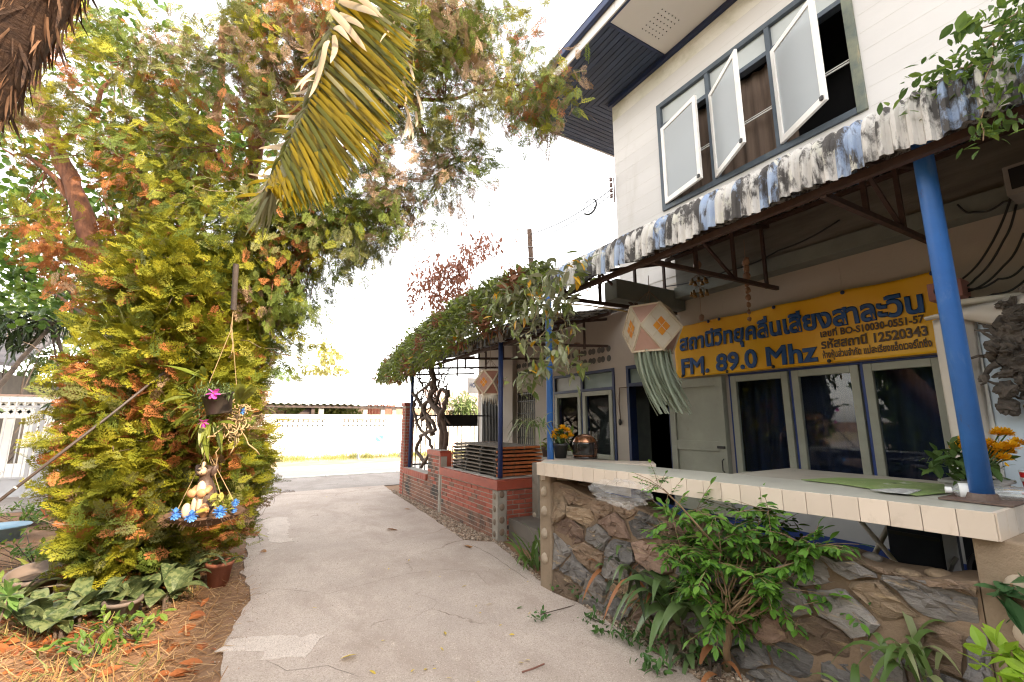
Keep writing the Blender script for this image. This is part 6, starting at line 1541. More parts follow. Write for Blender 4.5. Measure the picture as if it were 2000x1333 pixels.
mb.add(V, [(i * 8 + j, i * 8 + j + 1, (i + 1) * 8 + j + 1, (i + 1) * 8 + j) for i in range(19) for j in range(7)]); o = build('drape', mb, M_cl, t, smooth=True); s_ = o.modifiers.new('s', 'SOLIDIFY'); s_.thickness = .004
t = thing('driftwood', 'gnarled grey driftwood root mounted on the pale blue board', 'ornament', tuple(onx(1985, 680, 4.05)))
M_dw = mat('driftwood_grey', (.13, .108, .09), (.06, .05, .042), 9, .9, .9, 40, stretch=(1, 1, 2.2)); c = onx(1988, 680, 4.08); mb = MB(); r4 = np.random.default_rng(6)
for _ in range(34): p = c + r4.normal(0, 1, 3) * np.array([.03, .055, .14]); mb.ell(p, tuple(r4.uniform(.02, .06, 3)), Matrix.Rotation(r4.uniform(-2, 2), 3, 'X'), 0, 12, 8, .34, r4)
for _ in range(40): p = c + r4.normal(0, 1, 3) * np.array([.03, .06, .12]); q = p + r4.normal(0, 1, 3) * np.array([.05, .10, .12]); mb.tube(wig(p, q, 6, .015, r4), np.linspace(.024, .006, 7), 7)
build('root', mb, M_dw, t)
t = thing('strip_lamp', 'unlit cream strip lamp on a bracket beside the blue post', 'lamp', tuple(onx(1920, 585, 4.3))); a, b = onx(1868, 592, 4.3), onx(2030, 572, 4.3); mb = MB(); mb.tube([a, b], .022, 12); build('tube', mb, mat('lamp_cream', (.62, .57, .48), (.58, .53, .45), 4, .5), t, smooth=True); mb = MB(); mb.beam(a + np.array([.05, 0, -.06]), b + np.array([.05, 0, -.06]), .06, .05); mb.tube([a + np.array([0, 0, -.0]), a + np.array([0, .02, -.13]), a + np.array([0, -.1, -.14])], .012, 8); mb.beam(a + np.array([.05, -.1, -.06]), a + np.array([.66, -.1, .0]), .03, .03); build('bracket', mb, mat('lamp_tin', (.5, .46, .38), (.44, .4, .33), 4, .5), t)
t = thing('speaker_box', 'small pink speaker box with two round holes at the banner corner', 'speaker', tuple(onx(1845, 580, 4.7))); q0, q1 = onx(1812, 575, 4.62), onx(1880, 565, 4.62); zc = q0[2]
mb = MB(); mb.box(4.62, 4.80, q1[1], q0[1], zc - .06, zc + .08); build('box', mb, mat('pink_box', (.42, .19, .17), (.36, .16, .15), 4, .6), t, bevel=.006)
for yy in (q0[1] - .08, q1[1] + .09): 
    mb = MB(); mb.lathe([(0, .002), (.018, .006), (.022, .002), (.034, .002), (.04, .006), (.044, 0)], 18, (4.619, yy, zc + .01), 0, Rx); build('cone', mb, M_metalblack, t, smooth=True)
CAB = [((1985, 350), (1940, 470), (1880, 545)), ((1985, 400), (1960, 470), (1905, 545), (1868, 560)), ((2000, 455), (1960, 520), (1890, 570)), ((2000, 520), (1950, 545), (1885, 565)), ((2005, 545), (1940, 575), (1880, 577)), ((1870, 400), (1900, 415), (1960, 395), (2000, 360)), ((1300, 560), (1420, 530), (1520, 490), (1640, 430))]
names = ['steepest black cable sagging from the porch beam at the right edge', 'looping black cable beside the steepest one above the pink speaker', 'black cable curving down from the right edge to the pink speaker', 'thin black cable running flat from the right edge to the pink speaker', 'lowest black cable over the strip lamp at the right edge', 'looped black cable under the beam left of the wall lamp box', 'long black cable drooping along the porch beam above the banner']
for cb, nm in zip(CAB, names):
    P = [onx(x, y, 4.74) for x, y in cb]; Q = []
    for a, b in zip(P, P[1:]): Q += [a + (b - a) * t_ + np.array([0, 0, -.03 * math.sin(math.pi * t_)]) for t_ in np.linspace(0, 1, 8)[:-1]]
    Q.append(P[-1]); mb = MB(); mb.tube(Q, .008, 6); build('cable', mb, M_cable, label=nm, cat='cable', loc=tuple(Q[0]), smooth=True)
mb = MB(); P = [at(1082, 592, 4.55), at(1150, 597, 4.7), at(1215, 607, 4.85), at(1255, 617, 4.95)]; mb.tube(P, .008, 6); build('cane', mb, mat('bamboo_yellow', (.42, .30, .10), (.36, .25, .08), 5, .5), label='thin yellow bamboo cane tied under the awning near the lantern', cat='cane', loc=tuple(P[0]))
t = thing('pull_cord', 'brown pull cord with dark plug hanging on the wall left of the doorway', 'cord', tuple(onx(1212, 760, 4.97))); P = [onx(x, y, 4.975) for x, y in ((1225, 757), (1210, 758), (1209, 790), (1212, 820))]; mb = MB(); mb.tube(P, .009, 6); build('cord', mb, mat('brown_cord', (.20, .13, .08), (.16, .1, .07)), t); mb = MB(); q = onx(1211, 825, 4.97); mb.ell(q, (.025, .03, .05), None, 0, 12, 8); build('plug', mb, M_metalblack, t, smooth=True)
t = thing('wall_box', 'weathered grey wooden box fixed high under the awning at the right edge', 'box', tuple(onx(1985, 360, 4.6))); q = onx(1990, 350, 4.5); mb = MB(); mb.box(4.5, 4.75, q[1] - .25, q[1] + .07, q[2] - .10, q[2] + .12); build('box', mb, mat('grey_box', (.30, .28, .25), (.24, .22, .2), 5, .8), t, bevel=.006); mb = MB(); mb.box(4.49, 4.499, q[1] - .22, q[1] + .04, q[2] - .06, q[2] + .09); build('opening', mb, M_dark, t)
# ------------------------------------------------------------------ things hanging on the conifer
rng = np.random.default_rng(17)
M_cordt = mat('aerial_root', (.42, .30, .16), (.32, .22, .11), 6, .8); M_coir = mat('coir', (.16, .085, .045), (.09, .05, .03), 14, .95, .9, 60)
PET = leafmat('petunia_pink', (.62, .06, .42), (.70, .12, .50), .35, .5); L_o = [leafmat('orchid_leaf', (.16, .20, .03), (.24, .26, .05), .35, .4)]; BLU = leafmat('blue_petals', (.07, .22, .62), (.12, .32, .70), .3, .5)
def flower(parent, p, r, m, face, n=6, name='flower'):
    mb = MB(); f = np.array(face, float); f /= np.linalg.norm(f); a = np.cross(f, [0, 0, 1.]); a /= np.linalg.norm(a); b = np.cross(f, a); Pn, Dn = [], []
    for k in range(n): t_ = 6.283 * k / n; Pn.append(np.array(p)); Dn.append(a * math.cos(t_) + b * math.sin(t_) + f * .35)
    scatter(mb, [round_leaf_proto(.3) if n <= 6 else leaf_proto(.7, .1, .2)], np.array(Pn), rot_to(np.array(Dn), rng.uniform(-.3, .3, n), rng), np.full(n, r), np.zeros(n, int), rng); build(name, mb, m, parent)
def hang_at(x, y, d): return at(x, y, d)
dP = 3.95; pc = hang_at(428, 808, dP); k = dP / FPX
t = thing('hanging_pot', 'black hanging pot of trailing leaves with magenta petunias before the conifer', 'flower pot', tuple(pc))
Rt = Matrix.Rotation(R(-9), 3, 'Y') @ Matrix.Rotation(R(4), 3, 'X')
mb = MB(); mb.lathe([(0, 0), (20 * k, 0), (21 * k, 2 * k), (26 * k, 36 * k), (28 * k, 36 * k), (28 * k, 39 * k), (25 * k, 39 * k), (23 * k, 30 * k), (0, 30 * k)], 26, pc, 0, Rt); build('pot', mb, mat('dark_plastic_pot', (.045, .036, .032), (.06, .045, .038), 6, .45), t, smooth=True)
mb = MB(); ct_ = pc + np.array([0, 0, 40 * k]); leaves(mb, [ct_ + np.array([rng.uniform(-.11, .11), rng.uniform(-.1, .05), .01]) for _ in range(10)] + [hang_at(x, y, dP - .05) for x, y in ((400, 785), (395, 800), (390, 770), (392, 812), (410, 758), (415, 770))], 620, (.035, .035, .03), .025, .06, [leafmat('petunia_leaf', (.10, .15, .05), (.15, .20, .08), .3, .5)], lps, .1, .8, rng); build('foliage', mb, MATS['petunia_leaf'], t)
flower(t, hang_at(417, 769, dP - .14), .055, PET, (-.2, -1, .3), 6); flower(t, hang_at(398, 826, dP - .14), .045, PET, (-.2, -1, -.1), 6)
mb = MB(); piv = hang_at(453, 640, dP + .1)
for dx in (-.12, .12): mb.tube([ct_ + np.array([dx, 0, 0]), piv], .003, 4)
mb.tube([piv, hang_at(458, 560, dP + .25)], .003, 4); build('hanger', mb, M_cordt, t)
t = thing('orchid', 'leafy orchid clump on a mat of roots beside the hanging black pot', 'orchid', tuple(hang_at(455, 815, dP + .1)))
mb = MB(); c = hang_at(458, 815, dP + .12)
for _ in range(46): p = c + rng.normal(0, .05, 3); mb.tube(wig(p, p + rng.normal(0, .09, 3) + np.array([0, 0, -.03]), 6, .02, rng), .006, 5)
for (x0, y0, x1, y1) in ((440, 830, 418, 935), (395, 845, 400, 900), (400, 905, 388, 950), (448, 830, 452, 865), (462, 830, 465, 865), (475, 830, 462, 870), (480, 820, 470, 850)): mb.tube(wig(hang_at(x0, y0, dP + .05), hang_at(x1, y1, dP + .02), 10, .014, rng), .0055, 5)
build('roots', mb, M_cordt, t, smooth=True)
mb = MB(); Pn, Dn, Sc = [], [], []
for (x, y, tx, ty, n_) in ((405, 815, 370, 850, 9), (410, 825, 385, 880, 9), (395, 800, 350, 810, 5), (420, 825, 428, 855, 6), (470, 780, 490, 745, 8), (400, 730, 365, 715, 7), (380, 780, 340, 775, 4)):
    for _ in range(n_): a = hang_at(x + rng.normal(0, 6), y + rng.normal(0, 6), dP - .02); b = hang_at(tx + rng.normal(0, 14), ty + rng.normal(0, 12), dP - .1 + rng.normal(0, .06)); Pn.append(a); Dn.append(b - a); Sc.append(np.linalg.norm(b - a) * rng.uniform(.8, 1.2))
scatter(mb, [leaf_proto(.2, .2, .25)], np.array(Pn), rot_to(np.array(Dn), rng.uniform(-.8, .8, len(Pn)), rng), np.array(Sc), np.zeros(len(Pn), int), rng); build('leaves', mb, L_o, t)
flower(t, hang_at(474, 803, dP), .035, BLU, (-.1, -1, .1), 7)
# puppy statue in a hanging coir basket ringed with blue flowers
dB = 3.95; kb = dB / FPX; bc = hang_at(402, 1004, dB)
t = thing('hanging_basket', 'round hanging coir basket edged with blue artificial flowers low on the conifer', 'basket', tuple(bc))
mb = MB(); mb.lathe([(0, -20 * kb), (30 * kb, -18 * kb), (52 * kb, -9 * kb), (66 * kb, 0), (66 * kb, 4 * kb), (58 * kb, 3 * kb), (40 * kb, -3 * kb), (0, -4 * kb)], 34, bc)
for _ in range(150):
    a = rng.uniform(0, 6.283); p = bc + np.array([64 * kb * math.cos(a), 64 * kb * math.sin(a), rng.uniform(-.03, .02)]); mb.tube([p, p + np.array([.05 * math.cos(a), .05 * math.sin(a), rng.uniform(-.05, .02)])], .002, 3, 0, False)
build('bowl', mb, M_coir, t)
for (x, y, r_) in ((343, 1004, .055), (374, 1008, .055), (430, 1000, .055), (460, 982, .036), (457, 996, .03)):
    p = hang_at(x, y, dB - .30 if x < 440 else dB - .1)
    flower(t, p, r_, BLU, (-.1, -1, .35), 12); flower(t, p + np.array([0, -.012, .006]), r_ * .6, BLU, (-.1, -1, .5), 9)
mb = MB(); leaves(mb, [hang_at(428, 985, dB - .15), hang_at(445, 978, dB), hang_at(452, 990, dB - .1)], 46, (.045, .045, .03), .05, .10, [leafmat('plastic_leaf', (.24, .26, .05), (.34, .32, .07), .3, .4)], lp, .2, .7, rng); build('leaves', mb, MATS['plastic_leaf'], t)
mb = MB(); piv = hang_at(405, 880, dB + .1)
for x, y in ((345, 1000), (440, 996), (460, 985)): mb.tube([hang_at(x, y, dB - .1), piv], .003, 4)
mb.tube(wig(piv, hang_at(402, 850, dB + .2), 5, .01, rng), .004, 4); build('hanger', mb, M_cordt, t)
sc_ = hang_at(396, 1000, dB - .02)
M_dogb = mat('puppy_brown', (.10, .06, .045), (.07, .045, .035), 8, .5, .3, 60, stain=((.5, .42, .3), 26, .70, .73)); M_dogw = mat('puppy_cream', (.62, .44, .30), (.55, .38, .25), 6, .5, .3, 60); M_dogt = mat('puppy_tan', (.50, .25, .12), (.44, .21, .1), 6, .5)
t = thing('puppy_statue', 'painted brown and cream sitting puppy statue begging in the hanging basket', 'statue', tuple(sc_))
fw = np.array([-_f[0], -_f[1], 0]); fw /= np.linalg.norm(fw); rt = np.array([_r[0], _r[1], 0]); Rd = Matrix((Vector(rt), Vector(-fw), Vector((0, 0, 1)))).transposed()
def dp(x, f_, z): return sc_ + rt * x * kb + fw * f_ * kb + np.array([0, 0, z * kb])
def skin(name, joints, edges, m, sub=2):
    me = D.meshes.new(name); org = ORG[t.name]; me.from_pydata([tuple(np.array(j[:3]) - org) for j in joints], edges, []); o = D.objects.new(name, me); COL.objects.link(o); o.parent = t; ORG[o.name] = org
    s_ = o.modifiers.new('skin', 'SKIN')
    for i, j in enumerate(joints): me.skin_vertices[0].data[i].radius = (j[3] * kb, j[3] * kb)
    me.skin_vertices[0].data[0].use_root = True
    b_ = o.modifiers.new('s', 'SUBSURF'); b_.levels = sub; b_.render_levels = sub; me.materials.append(m); s_.use_smooth_shade = True; return o
J = [(*dp(0, -6, 14), 26), (*dp(0, -3, 34), 22), (*dp(-1, 0, 52), 15), (*dp(-1, 2, 66), 10), (*dp(0, 3, 80), 15), (*dp(0, 6, 86), 12), (*dp(15, 8, 4), 8), (*dp(17, 20, -2), 6), (*dp(-15, 8, 4), 8), (*dp(-17, 20, -2), 6)]
skin('body', J, [(0, 1), (1, 2), (2, 3), (3, 4), (4, 5), (0, 6), (6, 7), (0, 8), (8, 9)], M_dogb)
mb = MB(); mb.ell(dp(0, 12, 36), (10 * kb, 8 * kb, 24 * kb), Rd, 0, 16, 10); build('chest', mb, M_dogw, t, smooth=True)
mb = MB(); mb.ell(dp(0, 15, 78), (9 * kb, 10 * kb, 8 * kb), Rd, 0, 16, 10); mb.ell(dp(0, 12, 88), (3.5 * kb, 6 * kb, 8 * kb), Rd, 0, 12, 8); build('muzzle', mb, M_dogw, t, smooth=True)
mb = MB(); mb.ell(dp(0, 25, 81), (3.4 * kb, 2.4 * kb, 2.6 * kb), Rd); build('nose', mb, M_metalblack, t, smooth=True)
for s_ in (-1, 1):
    mb = MB(); mb.ell(dp(6 * s_, 15.5, 88), (1.9 * kb,) * 3, Rd); build('eye', mb, M_metalblack, t, smooth=True)
    mb = MB(); mb.ell(dp(16 * s_, 3, 78), (5 * kb, 7 * kb, 12 * kb), Rd @ Matrix.Rotation(.25 * s_, 3, 'Y'), 0, 14, 9); build('ear', mb, M_dogb, t, smooth=True)
    mb = MB(); mb.tube([dp(12 * s_, 6, 46), dp(13 * s_, 15, 40), dp(8 * s_, 21, 38)], [6 * kb, 5.5 * kb, 5 * kb], 12); mb.ell(dp(9 * s_, 24, 38), (9 * kb, 6 * kb, 8 * kb), Rd, 0, 14, 9); build('front_paw', mb, M_dogt, t, smooth=True)
    mb = MB(); mb.ell(dp(17 * s_, 22, 6), (8 * kb, 9 * kb, 14 * kb), Rd, 0, 14, 9); build('hind_leg', mb, M_dogw if s_ < 0 else M_dogt, t, smooth=True)
    mb = MB(); mb.ell(dp(5 * s_, 20, 14), (5 * kb, 5 * kb, 18 * kb), Rd, 0, 14, 9); build('belly_fold', mb, M_dogw, t, smooth=True)
mb = MB(); mb.tube([dp(-6, 24, 75), dp(-3, 25.5, 72.5), dp(0, 25.5, 73.5), dp(3, 25.5, 72.5), dp(6, 24, 75)], .7 * kb, 5); build('mouth', mb, M_metalblack, t)
t = thing('iron_pipe', 'rusty iron pipe hanging upright in front of the conifer crown', 'pipe', tuple(hang_at(460, 560, 4.1)))
mb = MB(); a, b = hang_at(461, 517, 4.1), hang_at(456, 606, 4.1); mb.tube([a, b], .024, 14, 0, False); mb.tube([b, a], .018, 14, 0, False)
ax3 = (a - b) / np.linalg.norm(a - b); mb.tube([a, a + ax3 * .004], .0245, 14); build('pipe', mb, mat('rusty_pipe', (.06, .042, .032), (.04, .03, .026), 9, .7, .4, 60), t, smooth=True); mb = MB(); mb.tube([a + ax3 * .003, a + ax3 * .0065], .016, 12); build('bore', mb, M_dark, t); mb = MB(); mb.tube(wig(b, hang_at(452, 690, 4.1), 8, .01, rng), .004, 4); build('wire', mb, M_cordt, t)
t = thing('guy_rod', 'long thin grey rod slanting from the lower left up into the conifer', 'rod', tuple(at(150, 860, 3.8))); a, b = at(-40, 1008, 3.2), at(395, 668, 4.6)
mb = MB(); mb.tube([a, a * .5 + b * .5 + np.array([0, 0, -.015]), b], .0115, 10); build('rod', mb, mat('weathered_rod', (.085, .062, .052), (.055, .042, .036), 9, .55, .3, 50), t, smooth=True); mb = MB(); c = a + (b - a) * .115; mb.tube([c, c + (b - a) * .006], .0135, 10); build('joint', mb, mat('bright_ring', (.6, .55, .5), (.5, .46, .4)), t)
# ------------------------------------------------------------------ bed of plants under the conifer
L_df = [leafmat('dumbcane_pale', (.13, .165, .06), (.21, .23, .10), .3, .4, c3=(.055, .085, .03), c3s=26), leafmat('dumbcane_dark', (.055, .085, .035), (.09, .12, .05), .25, .35, c3=(.17, .20, .09), c3s=34)]
L_dead = [leafmat('dead_leaf', (.36, .12, .035), (.26, .08, .03), .25, .6)]
def rosette(name, label, cat, px, py, n, L, w, rise, droop, mats, group=None, pot=None, base_z=0.0, stem=0.0, p=None, pick=None, spread=.04, stemm=None):
    b = np.array(p) if p is not None else onz(px, py, 0.0); b = b + np.array([0, 0, base_z]); t = thing(name, label, cat, tuple(b), group); mb = MB()
    for i in range(n):
        a = 6.283 * i / n * 1.618 + rng.uniform(-.3, .3); u = rng.uniform(.55, 1.1); q = b + np.array([rng.normal(0, spread), rng.normal(0, spread), stem * rng.uniform(.5, 1)])
        blade(mb, q, (math.cos(a), math.sin(a)), L * u, w * rng.uniform(.7, 1.1), rise * rng.uniform(.6, 1.3), droop * rng.uniform(.7, 1.2), int(pick(i)) if pick else int(rng.integers(0, len(mats))), 8, .25, rng.uniform(-.3, .3))
    build('leaves', mb, mats, t, smooth=True)
    if stem:
        mb = MB()
        for _ in range(3): o_ = np.array([rng.normal(0, spread), rng.normal(0, spread), 0]); mb.tube([b + o_, b + o_ + np.array([0, 0, stem])], .012, 7)
        build('stem', mb, stemm or MATS['brown_bark'], t)
    if pot:
        mb = MB(); r0, h = pot[0], pot[1]; mb.lathe([(r0 * .72, -h), (r0, 0), (r0 * 1.08, 0), (r0 * 1.08, .03), (r0 * .94, .03), (r0 * .9, -.02), (0, -.02)], 22, b + np.array([0, 0, .0]), 0); build('pot', mb, pot[2], t, smooth=True)
    return t
M_terra = mat('terracotta', (.34, .11, .055), (.26, .09, .05), 5, .85, .3, 50, stain=((.42, .33, .26), 3, .62, .78))
gD = 'mottled dumb canes edging the bed'
dl_ = [(60, 1235, 'large mottled dumb cane at the far left edge of the bed', 9), (110, 1250, 'dark-leaved dumb cane beside the far left edge clump', 9), (170, 1215, 'dumb cane with pale veined leaves left of the bare curved twig', 9), (215, 1200, 'dumb cane standing where the bare curved twig arches over', 8), (270, 1195, 'dumb cane in front of the conifer trunk foot', 9), (300, 1165, 'pale dumb cane close under the conifer skirt', 9), (345, 1155, 'dumb cane left of the leaning terracotta pot', 9), (385, 1120, 'dumb cane leaves beside the terracotta pot at the drive', 8), (20, 1200, 'dumb cane cut by the left edge behind the grey pot', 8), (330, 1190, 'small dumb cane at the front edge of the straw', 7)]
for x, y, lb, n_ in dl_: rosette('dumb_cane', lb, 'plant', x, y, n_, .42, .15, 1.0, .75, L_df, gD, stem=.10, pick=lambda i: 0 if rng.random() < .42 else 1, spread=.05)
L_y = [leafmat('lime_strap', (.24, .28, .035), (.30, .32, .06), .4, .4)]
rosette('lily_clump', 'clump of upright lime green strap leaves at the left of the bed', 'plant', 125, 1135, 16, .46, .06, 1.1, .45, L_y, 'lime strap-leaved clumps', spread=.09); rosette('lily_clump', 'smaller lime strap clump directly under the conifer skirt', 'plant', 190, 1110, 12, .42, .055, 1.1, .5, L_y, 'lime strap-leaved clumps', spread=.08)
rosette('potted_strap_plant', 'strap-leaved plant in the terracotta pot beside the drive', 'plant', 425, 1145, 10, .34, .05, .75, .7, [L_df[1]], pot=(.11, .20, M_terra), base_z=.19)
t = thing('grey_pot', 'dusty grey pot lying tilted among the dumb canes at the left', 'pot', tuple(onz(60, 1180))); mb = MB(); mb.lathe([(.12, 0), (.17, .20), (.185, .20), (.185, .235), (.165, .235), (.15, .19), (0, .17)], 22, onz(62, 1175) + np.array([0, 0, .03]), 0, Matrix.Rotation(.25, 3, 'X')); build('body', mb, mat('dusty_pot', (.16, .12, .10), (.11, .085, .07), 5, .8), t, smooth=True); mb = MB(); mb.lathe([(.145, .18), (0, .195)], 16, onz(62, 1175) + np.array([0, 0, .03])); build('soil', mb, M_soilp, t)
t = thing('grey_pot', 'small grey pot half hidden by leaves near the bare curved twig', 'pot', tuple(onz(235, 1215))); mb = MB(); c = onz(235, 1212); mb.lathe([(.09, 0), (.12, .13), (.13, .13), (.13, .155), (.115, .155), (.1, .12), (0, .11)], 20, c); build('body', mb, MATS['dusty_pot'], t, smooth=True); mb = MB(); mb.lathe([(.10, .115), (0, .125)], 14, c); build('soil', mb, M_soilp, t)
t = thing('blue_tub', 'pale blue plastic tub at the far left edge behind the plants', 'tub', tuple(onz(5, 1050))); mb = MB(); c = onz(2, 1055); mb.lathe([(.18, 0), (.24, .16), (.26, .16), (.26, .18), (.23, .18), (.18, .03), (0, .03)], 24, c); build('body', mb, mat('blue_plastic', (.22, .38, .50), (.18, .32, .44), 5, .4), t, smooth=True); mb = MB(); mb.lathe([(.262, .165), (.272, .175), (.262, .185)], 24, c); build('rim', mb, MATS['blue_plastic'], t, smooth=True)
L_h = [leafmat('herb_green', (.07, .14, .025), (.11, .19, .04), .35, .5), leafmat('herb_lime', (.14, .22, .03), (.20, .27, .05), .4, .5)]
def herb(label, px, py, n, sp, h=.14, smin=.05, smax=.09, mats=L_h, cat='weed', name='leafy_weed', protos=lp):
    b = onz(px, py); t = thing(name, label, cat, tuple(b)); mb = MB(); c = [b + np.array([rng.normal(0, sp), rng.normal(0, sp), rng.uniform(.02, h)]) for _ in range(9 if n < 300 else 30)]; leaves(mb, c, n, (.05, .05, .025), smin, smax, mats, protos, .1, .7, rng); build('leaves', mb, mats, t)
    mb = MB()
    for q in c: mb.tube([b, q], .004, 4, 0, False)
    build('stems', mb, MATS['brown_bark'], t)
herb('low green weed at the straw edge right of the small grey pot', 262, 1250, 60, .09); herb('low green weed below the small grey pot', 205, 1240, 50, .09); herb('bluish weed sprig in the dry grass near the bottom left', 185, 1285, 40, .08); herb('fine leafy weeds by the gate foot at the left', 50, 1030, 520, .55, .26); herb('dark leafy weeds between the blue tub and the lime clump', 70, 1110, 330, .36, .28); herb('young leafy weeds along the gate below the conifer edge', 120, 1005, 320, .45, .22)
t = thing('croton', 'red-leaved croton shrub poking out left of the conifer skirt', 'shrub', tuple(onz(135, 1050))); mb = MB(); L_cr = [leafmat('croton_red', (.40, .11, .05), (.50, .20, .07), .3, .5)]; leaves(mb, blobs([(125, 965, 22, 30, 16, 5.9, 6.3)], rng), 240, (.08, .08, .07), .07, .13, L_cr, lp, -.1, .7, rng); build('foliage', mb, L_cr, t); mb = MB(); mb.tube(wig(onz(135, 1050), at(125, 965, 6.1), 6, .02, rng), .012, 5); build('stem', mb, MATS['brown_bark'], t)
t = thing('papaya_leaf_plant', 'young plant with deeply cut bright green leaf at the left edge', 'plant', tuple(onz(0, 1240))); mb = MB(); L_pp = [leafmat('papaya_leaf', (.15, .28, .07), (.20, .33, .10), .4, .5)]; c = at(18, 1165, 3.3)
for k2 in range(9): a = R(-30 + 40 * k2); d_ = rt * math.cos(a) + np.array([0, 0, 1]) * math.sin(a) + fw * .25; scatter(mb, [leaf_proto(.42, .15, .15)], c[None], rot_to(d_[None], np.array([0.0]), rng), np.array([.15]), np.array([0]), rng); scatter(mb, [leaf_proto(.5, .15, .15)], (c + d_ * .06)[None], rot_to((d_ + rt * .5)[None], np.array([0.0]), rng), np.array([.07]), np.array([0]), rng)
build('leaf', mb, L_pp, t); mb = MB(); mb.tube([onz(-20, 1260), c], .007, 6); build('stem', mb, MATS['brown_bark'], t)
tw = thing('bare_twig', 'bare grey twig arching over the dumb canes', 'twig', tuple(onz(265, 1215))); mb = MB(); pts = [at(38, 1160, 3.7), at(75, 1148, 3.75), at(120, 1143, 3.8), at(165, 1152, 3.85), at(200, 1165, 3.85), at(230, 1182, 3.85), at(252, 1203, 3.8), onz(266, 1222)]; mb.tube(pts, np.linspace(.005, .012, 8), 7); build('stem', mb, mat('bleached_twig', (.42, .34, .24), (.32, .25, .17), 7, .8), tw, smooth=True)
# dead leaves and straw on the sunny soil
mb = MB(); n = 260; px_ = np.concatenate([rng.uniform(0, 460, n // 2), rng.uniform(0, 260, n - n // 2)]); py_ = np.concatenate([rng.uniform(1150, 1333, n // 2), rng.uniform(1200, 1280, n - n // 2)]); P = np.array([onz(x, y) for x, y in zip(px_, py_)]) + np.array([0, 0, .015]); ok = P[:, 0] < np.interp(P[:, 1], [2.6, 3.7, 5.2], [0.0, -.04, .0]) - .02
P = P[ok]; Dn = rng.normal(0, 1, (len(P), 3)); Dn[:, 2] *= .25; scatter(mb, lp, P, rot_to(Dn, rng.uniform(-.6, .6, len(P)), rng), rng.uniform(.06, .15, len(P)), np.zeros(len(P), int), rng); build('leaf_litter', mb, L_dead, kind='stuff')
M_straw = [leafmat('straw_a', (.36, .22, .11), (.46, .30, .15), .2, .8), leafmat('straw_b', (.30, .155, .065), (.24, .12, .05), .2, .8)]
n = 20000; P = np.column_stack([rng.uniform(-3.6, .25, n), rng.uniform(2.2, 8.5, n), rng.uniform(.004, .022, n)])
ledge = np.interp(P[:, 1], [p[1] for p in left], [p[0] for p in left]); ok = (P[:, 0] < ledge + rng.normal(0, .025, n)) & ((P[:, 1] < 6.0) | (rng.random(n) < .5)); P = P[ok]
Dn = rng.normal(0, 1, (len(P), 3)); Dn[:, 2] = rng.normal(.05, .10, len(P)); sl_ = (np.array([(-.03, 0, 0), (.03, 0, 0), (.015, 1, .05), (-.015, 1, .05)], float), np.array([(0, 1, 2, 3)])); mb = MB(); scatter(mb, [sl_], P, rot_to(Dn, rng.uniform(-.3, .3, len(P)), rng), rng.uniform(.05, .16, len(P)), rng.integers(0, 2, len(P)), rng); build('straw', mb, M_straw, kind='stuff')
M_dg = [leafmat('tuft_straw', (.42, .29, .11), (.36, .27, .10), .3, .7), leafmat('tuft_green', (.14, .19, .05), (.20, .22, .07), .3, .6)]
n = 5200; P = np.column_stack([rng.uniform(-3.4, -.05, n), rng.uniform(2.2, 5.6, n), np.full(n, 0)]); f1 = np.sin(P[:, 0] * 5 + P[:, 1] * 3) + np.sin(P[:, 0] * 2.3 - P[:, 1] * 4.1); P = P[(f1 > .3) & (P[:, 0] < -.25)]; grass('dry_grass', P, .05, .16, M_dg, .7)

# ------------------------------------------------------------------ plants along the stone wall
L_bush = [leafmat('bush_bright', (.115, .26, .035), (.17, .33, .05), .4, .4), leafmat('bush_dark', (.05, .125, .03), (.085, .17, .04), .35, .4)]
bb = onz(1420, 1318); t = thing('murraya_bush', 'bushy shrub with bright green feathered leaflets in front of the stone wall', 'bush', tuple(bb))
dpt = lambda x: float(np.interp(x, [1200, 1660], [3.0, 2.45]))
tips = [(1330, 1050), (1350, 1090), (1385, 1075), (1420, 1060), (1395, 1020), (1480, 1010), (1500, 985), (1540, 1060), (1570, 1080), (1600, 1100), (1530, 1110), (1480, 1080), (1440, 1110), (1400, 1130), (1370, 1140), (1350, 1115), (1460, 1150), (1500, 1140), (1550, 1150), (1600, 1160), (1640, 1165), (1570, 1180), (1420, 1170), (1400, 1190), (1440, 1200), (1450, 1040), (1365, 1000), (1320, 1020), (1600, 1130), (1520, 1170), (1480, 1180), (1310, 1075), (1560, 1050), (1590, 1065), (1430, 1220), (1450, 1190), (1340, 1150), (1510, 1030), (1660, 1160), (1380, 1105), (1470, 1125)]
mb = MB(); ms = MB(); Pn, Dn, Sc, Mi = [], [], [], []
hub = at(1425, 1200, 2.62); ms.tube(wig(bb, hub, 5, .01, rng), np.linspace(.024, .016, 6), 8); ms.tube(wig(bb + np.array([.03, .02, 0]), hub + np.array([.05, 0, 0]), 5, .01, rng), np.linspace(.016, .01, 6), 7)
def pinnate(a, b, npair, ls, bright):
    a, b = np.array(a), np.array(b); d = b - a; L = np.linalg.norm(d); d /= L; sdv = np.cross(d, [0, 0, 1.0]); sdv /= np.linalg.norm(sdv) + 1e-6
    for i in range(npair):
        u = .25 + .75 * i / npair; p = a + d * L * u + np.array([0, 0, -.02 * u * u])
        for s_ in (-1, 1): Pn.append(p); Dn.append(sdv * s_ + d * .7 + rng.normal(0, .15, 3) + np.array([0, 0, -.15])); Sc.append(ls * rng.uniform(.75, 1.15) * (1 - .3 * u)); Mi.append(0 if rng.random() < bright else 1)
    Pn.append(b); Dn.append(d); Sc.append(ls); Mi.append(0)
    ms.tube([a, (a + b) / 2 + np.array([0, 0, .01]), b], .0016, 4)
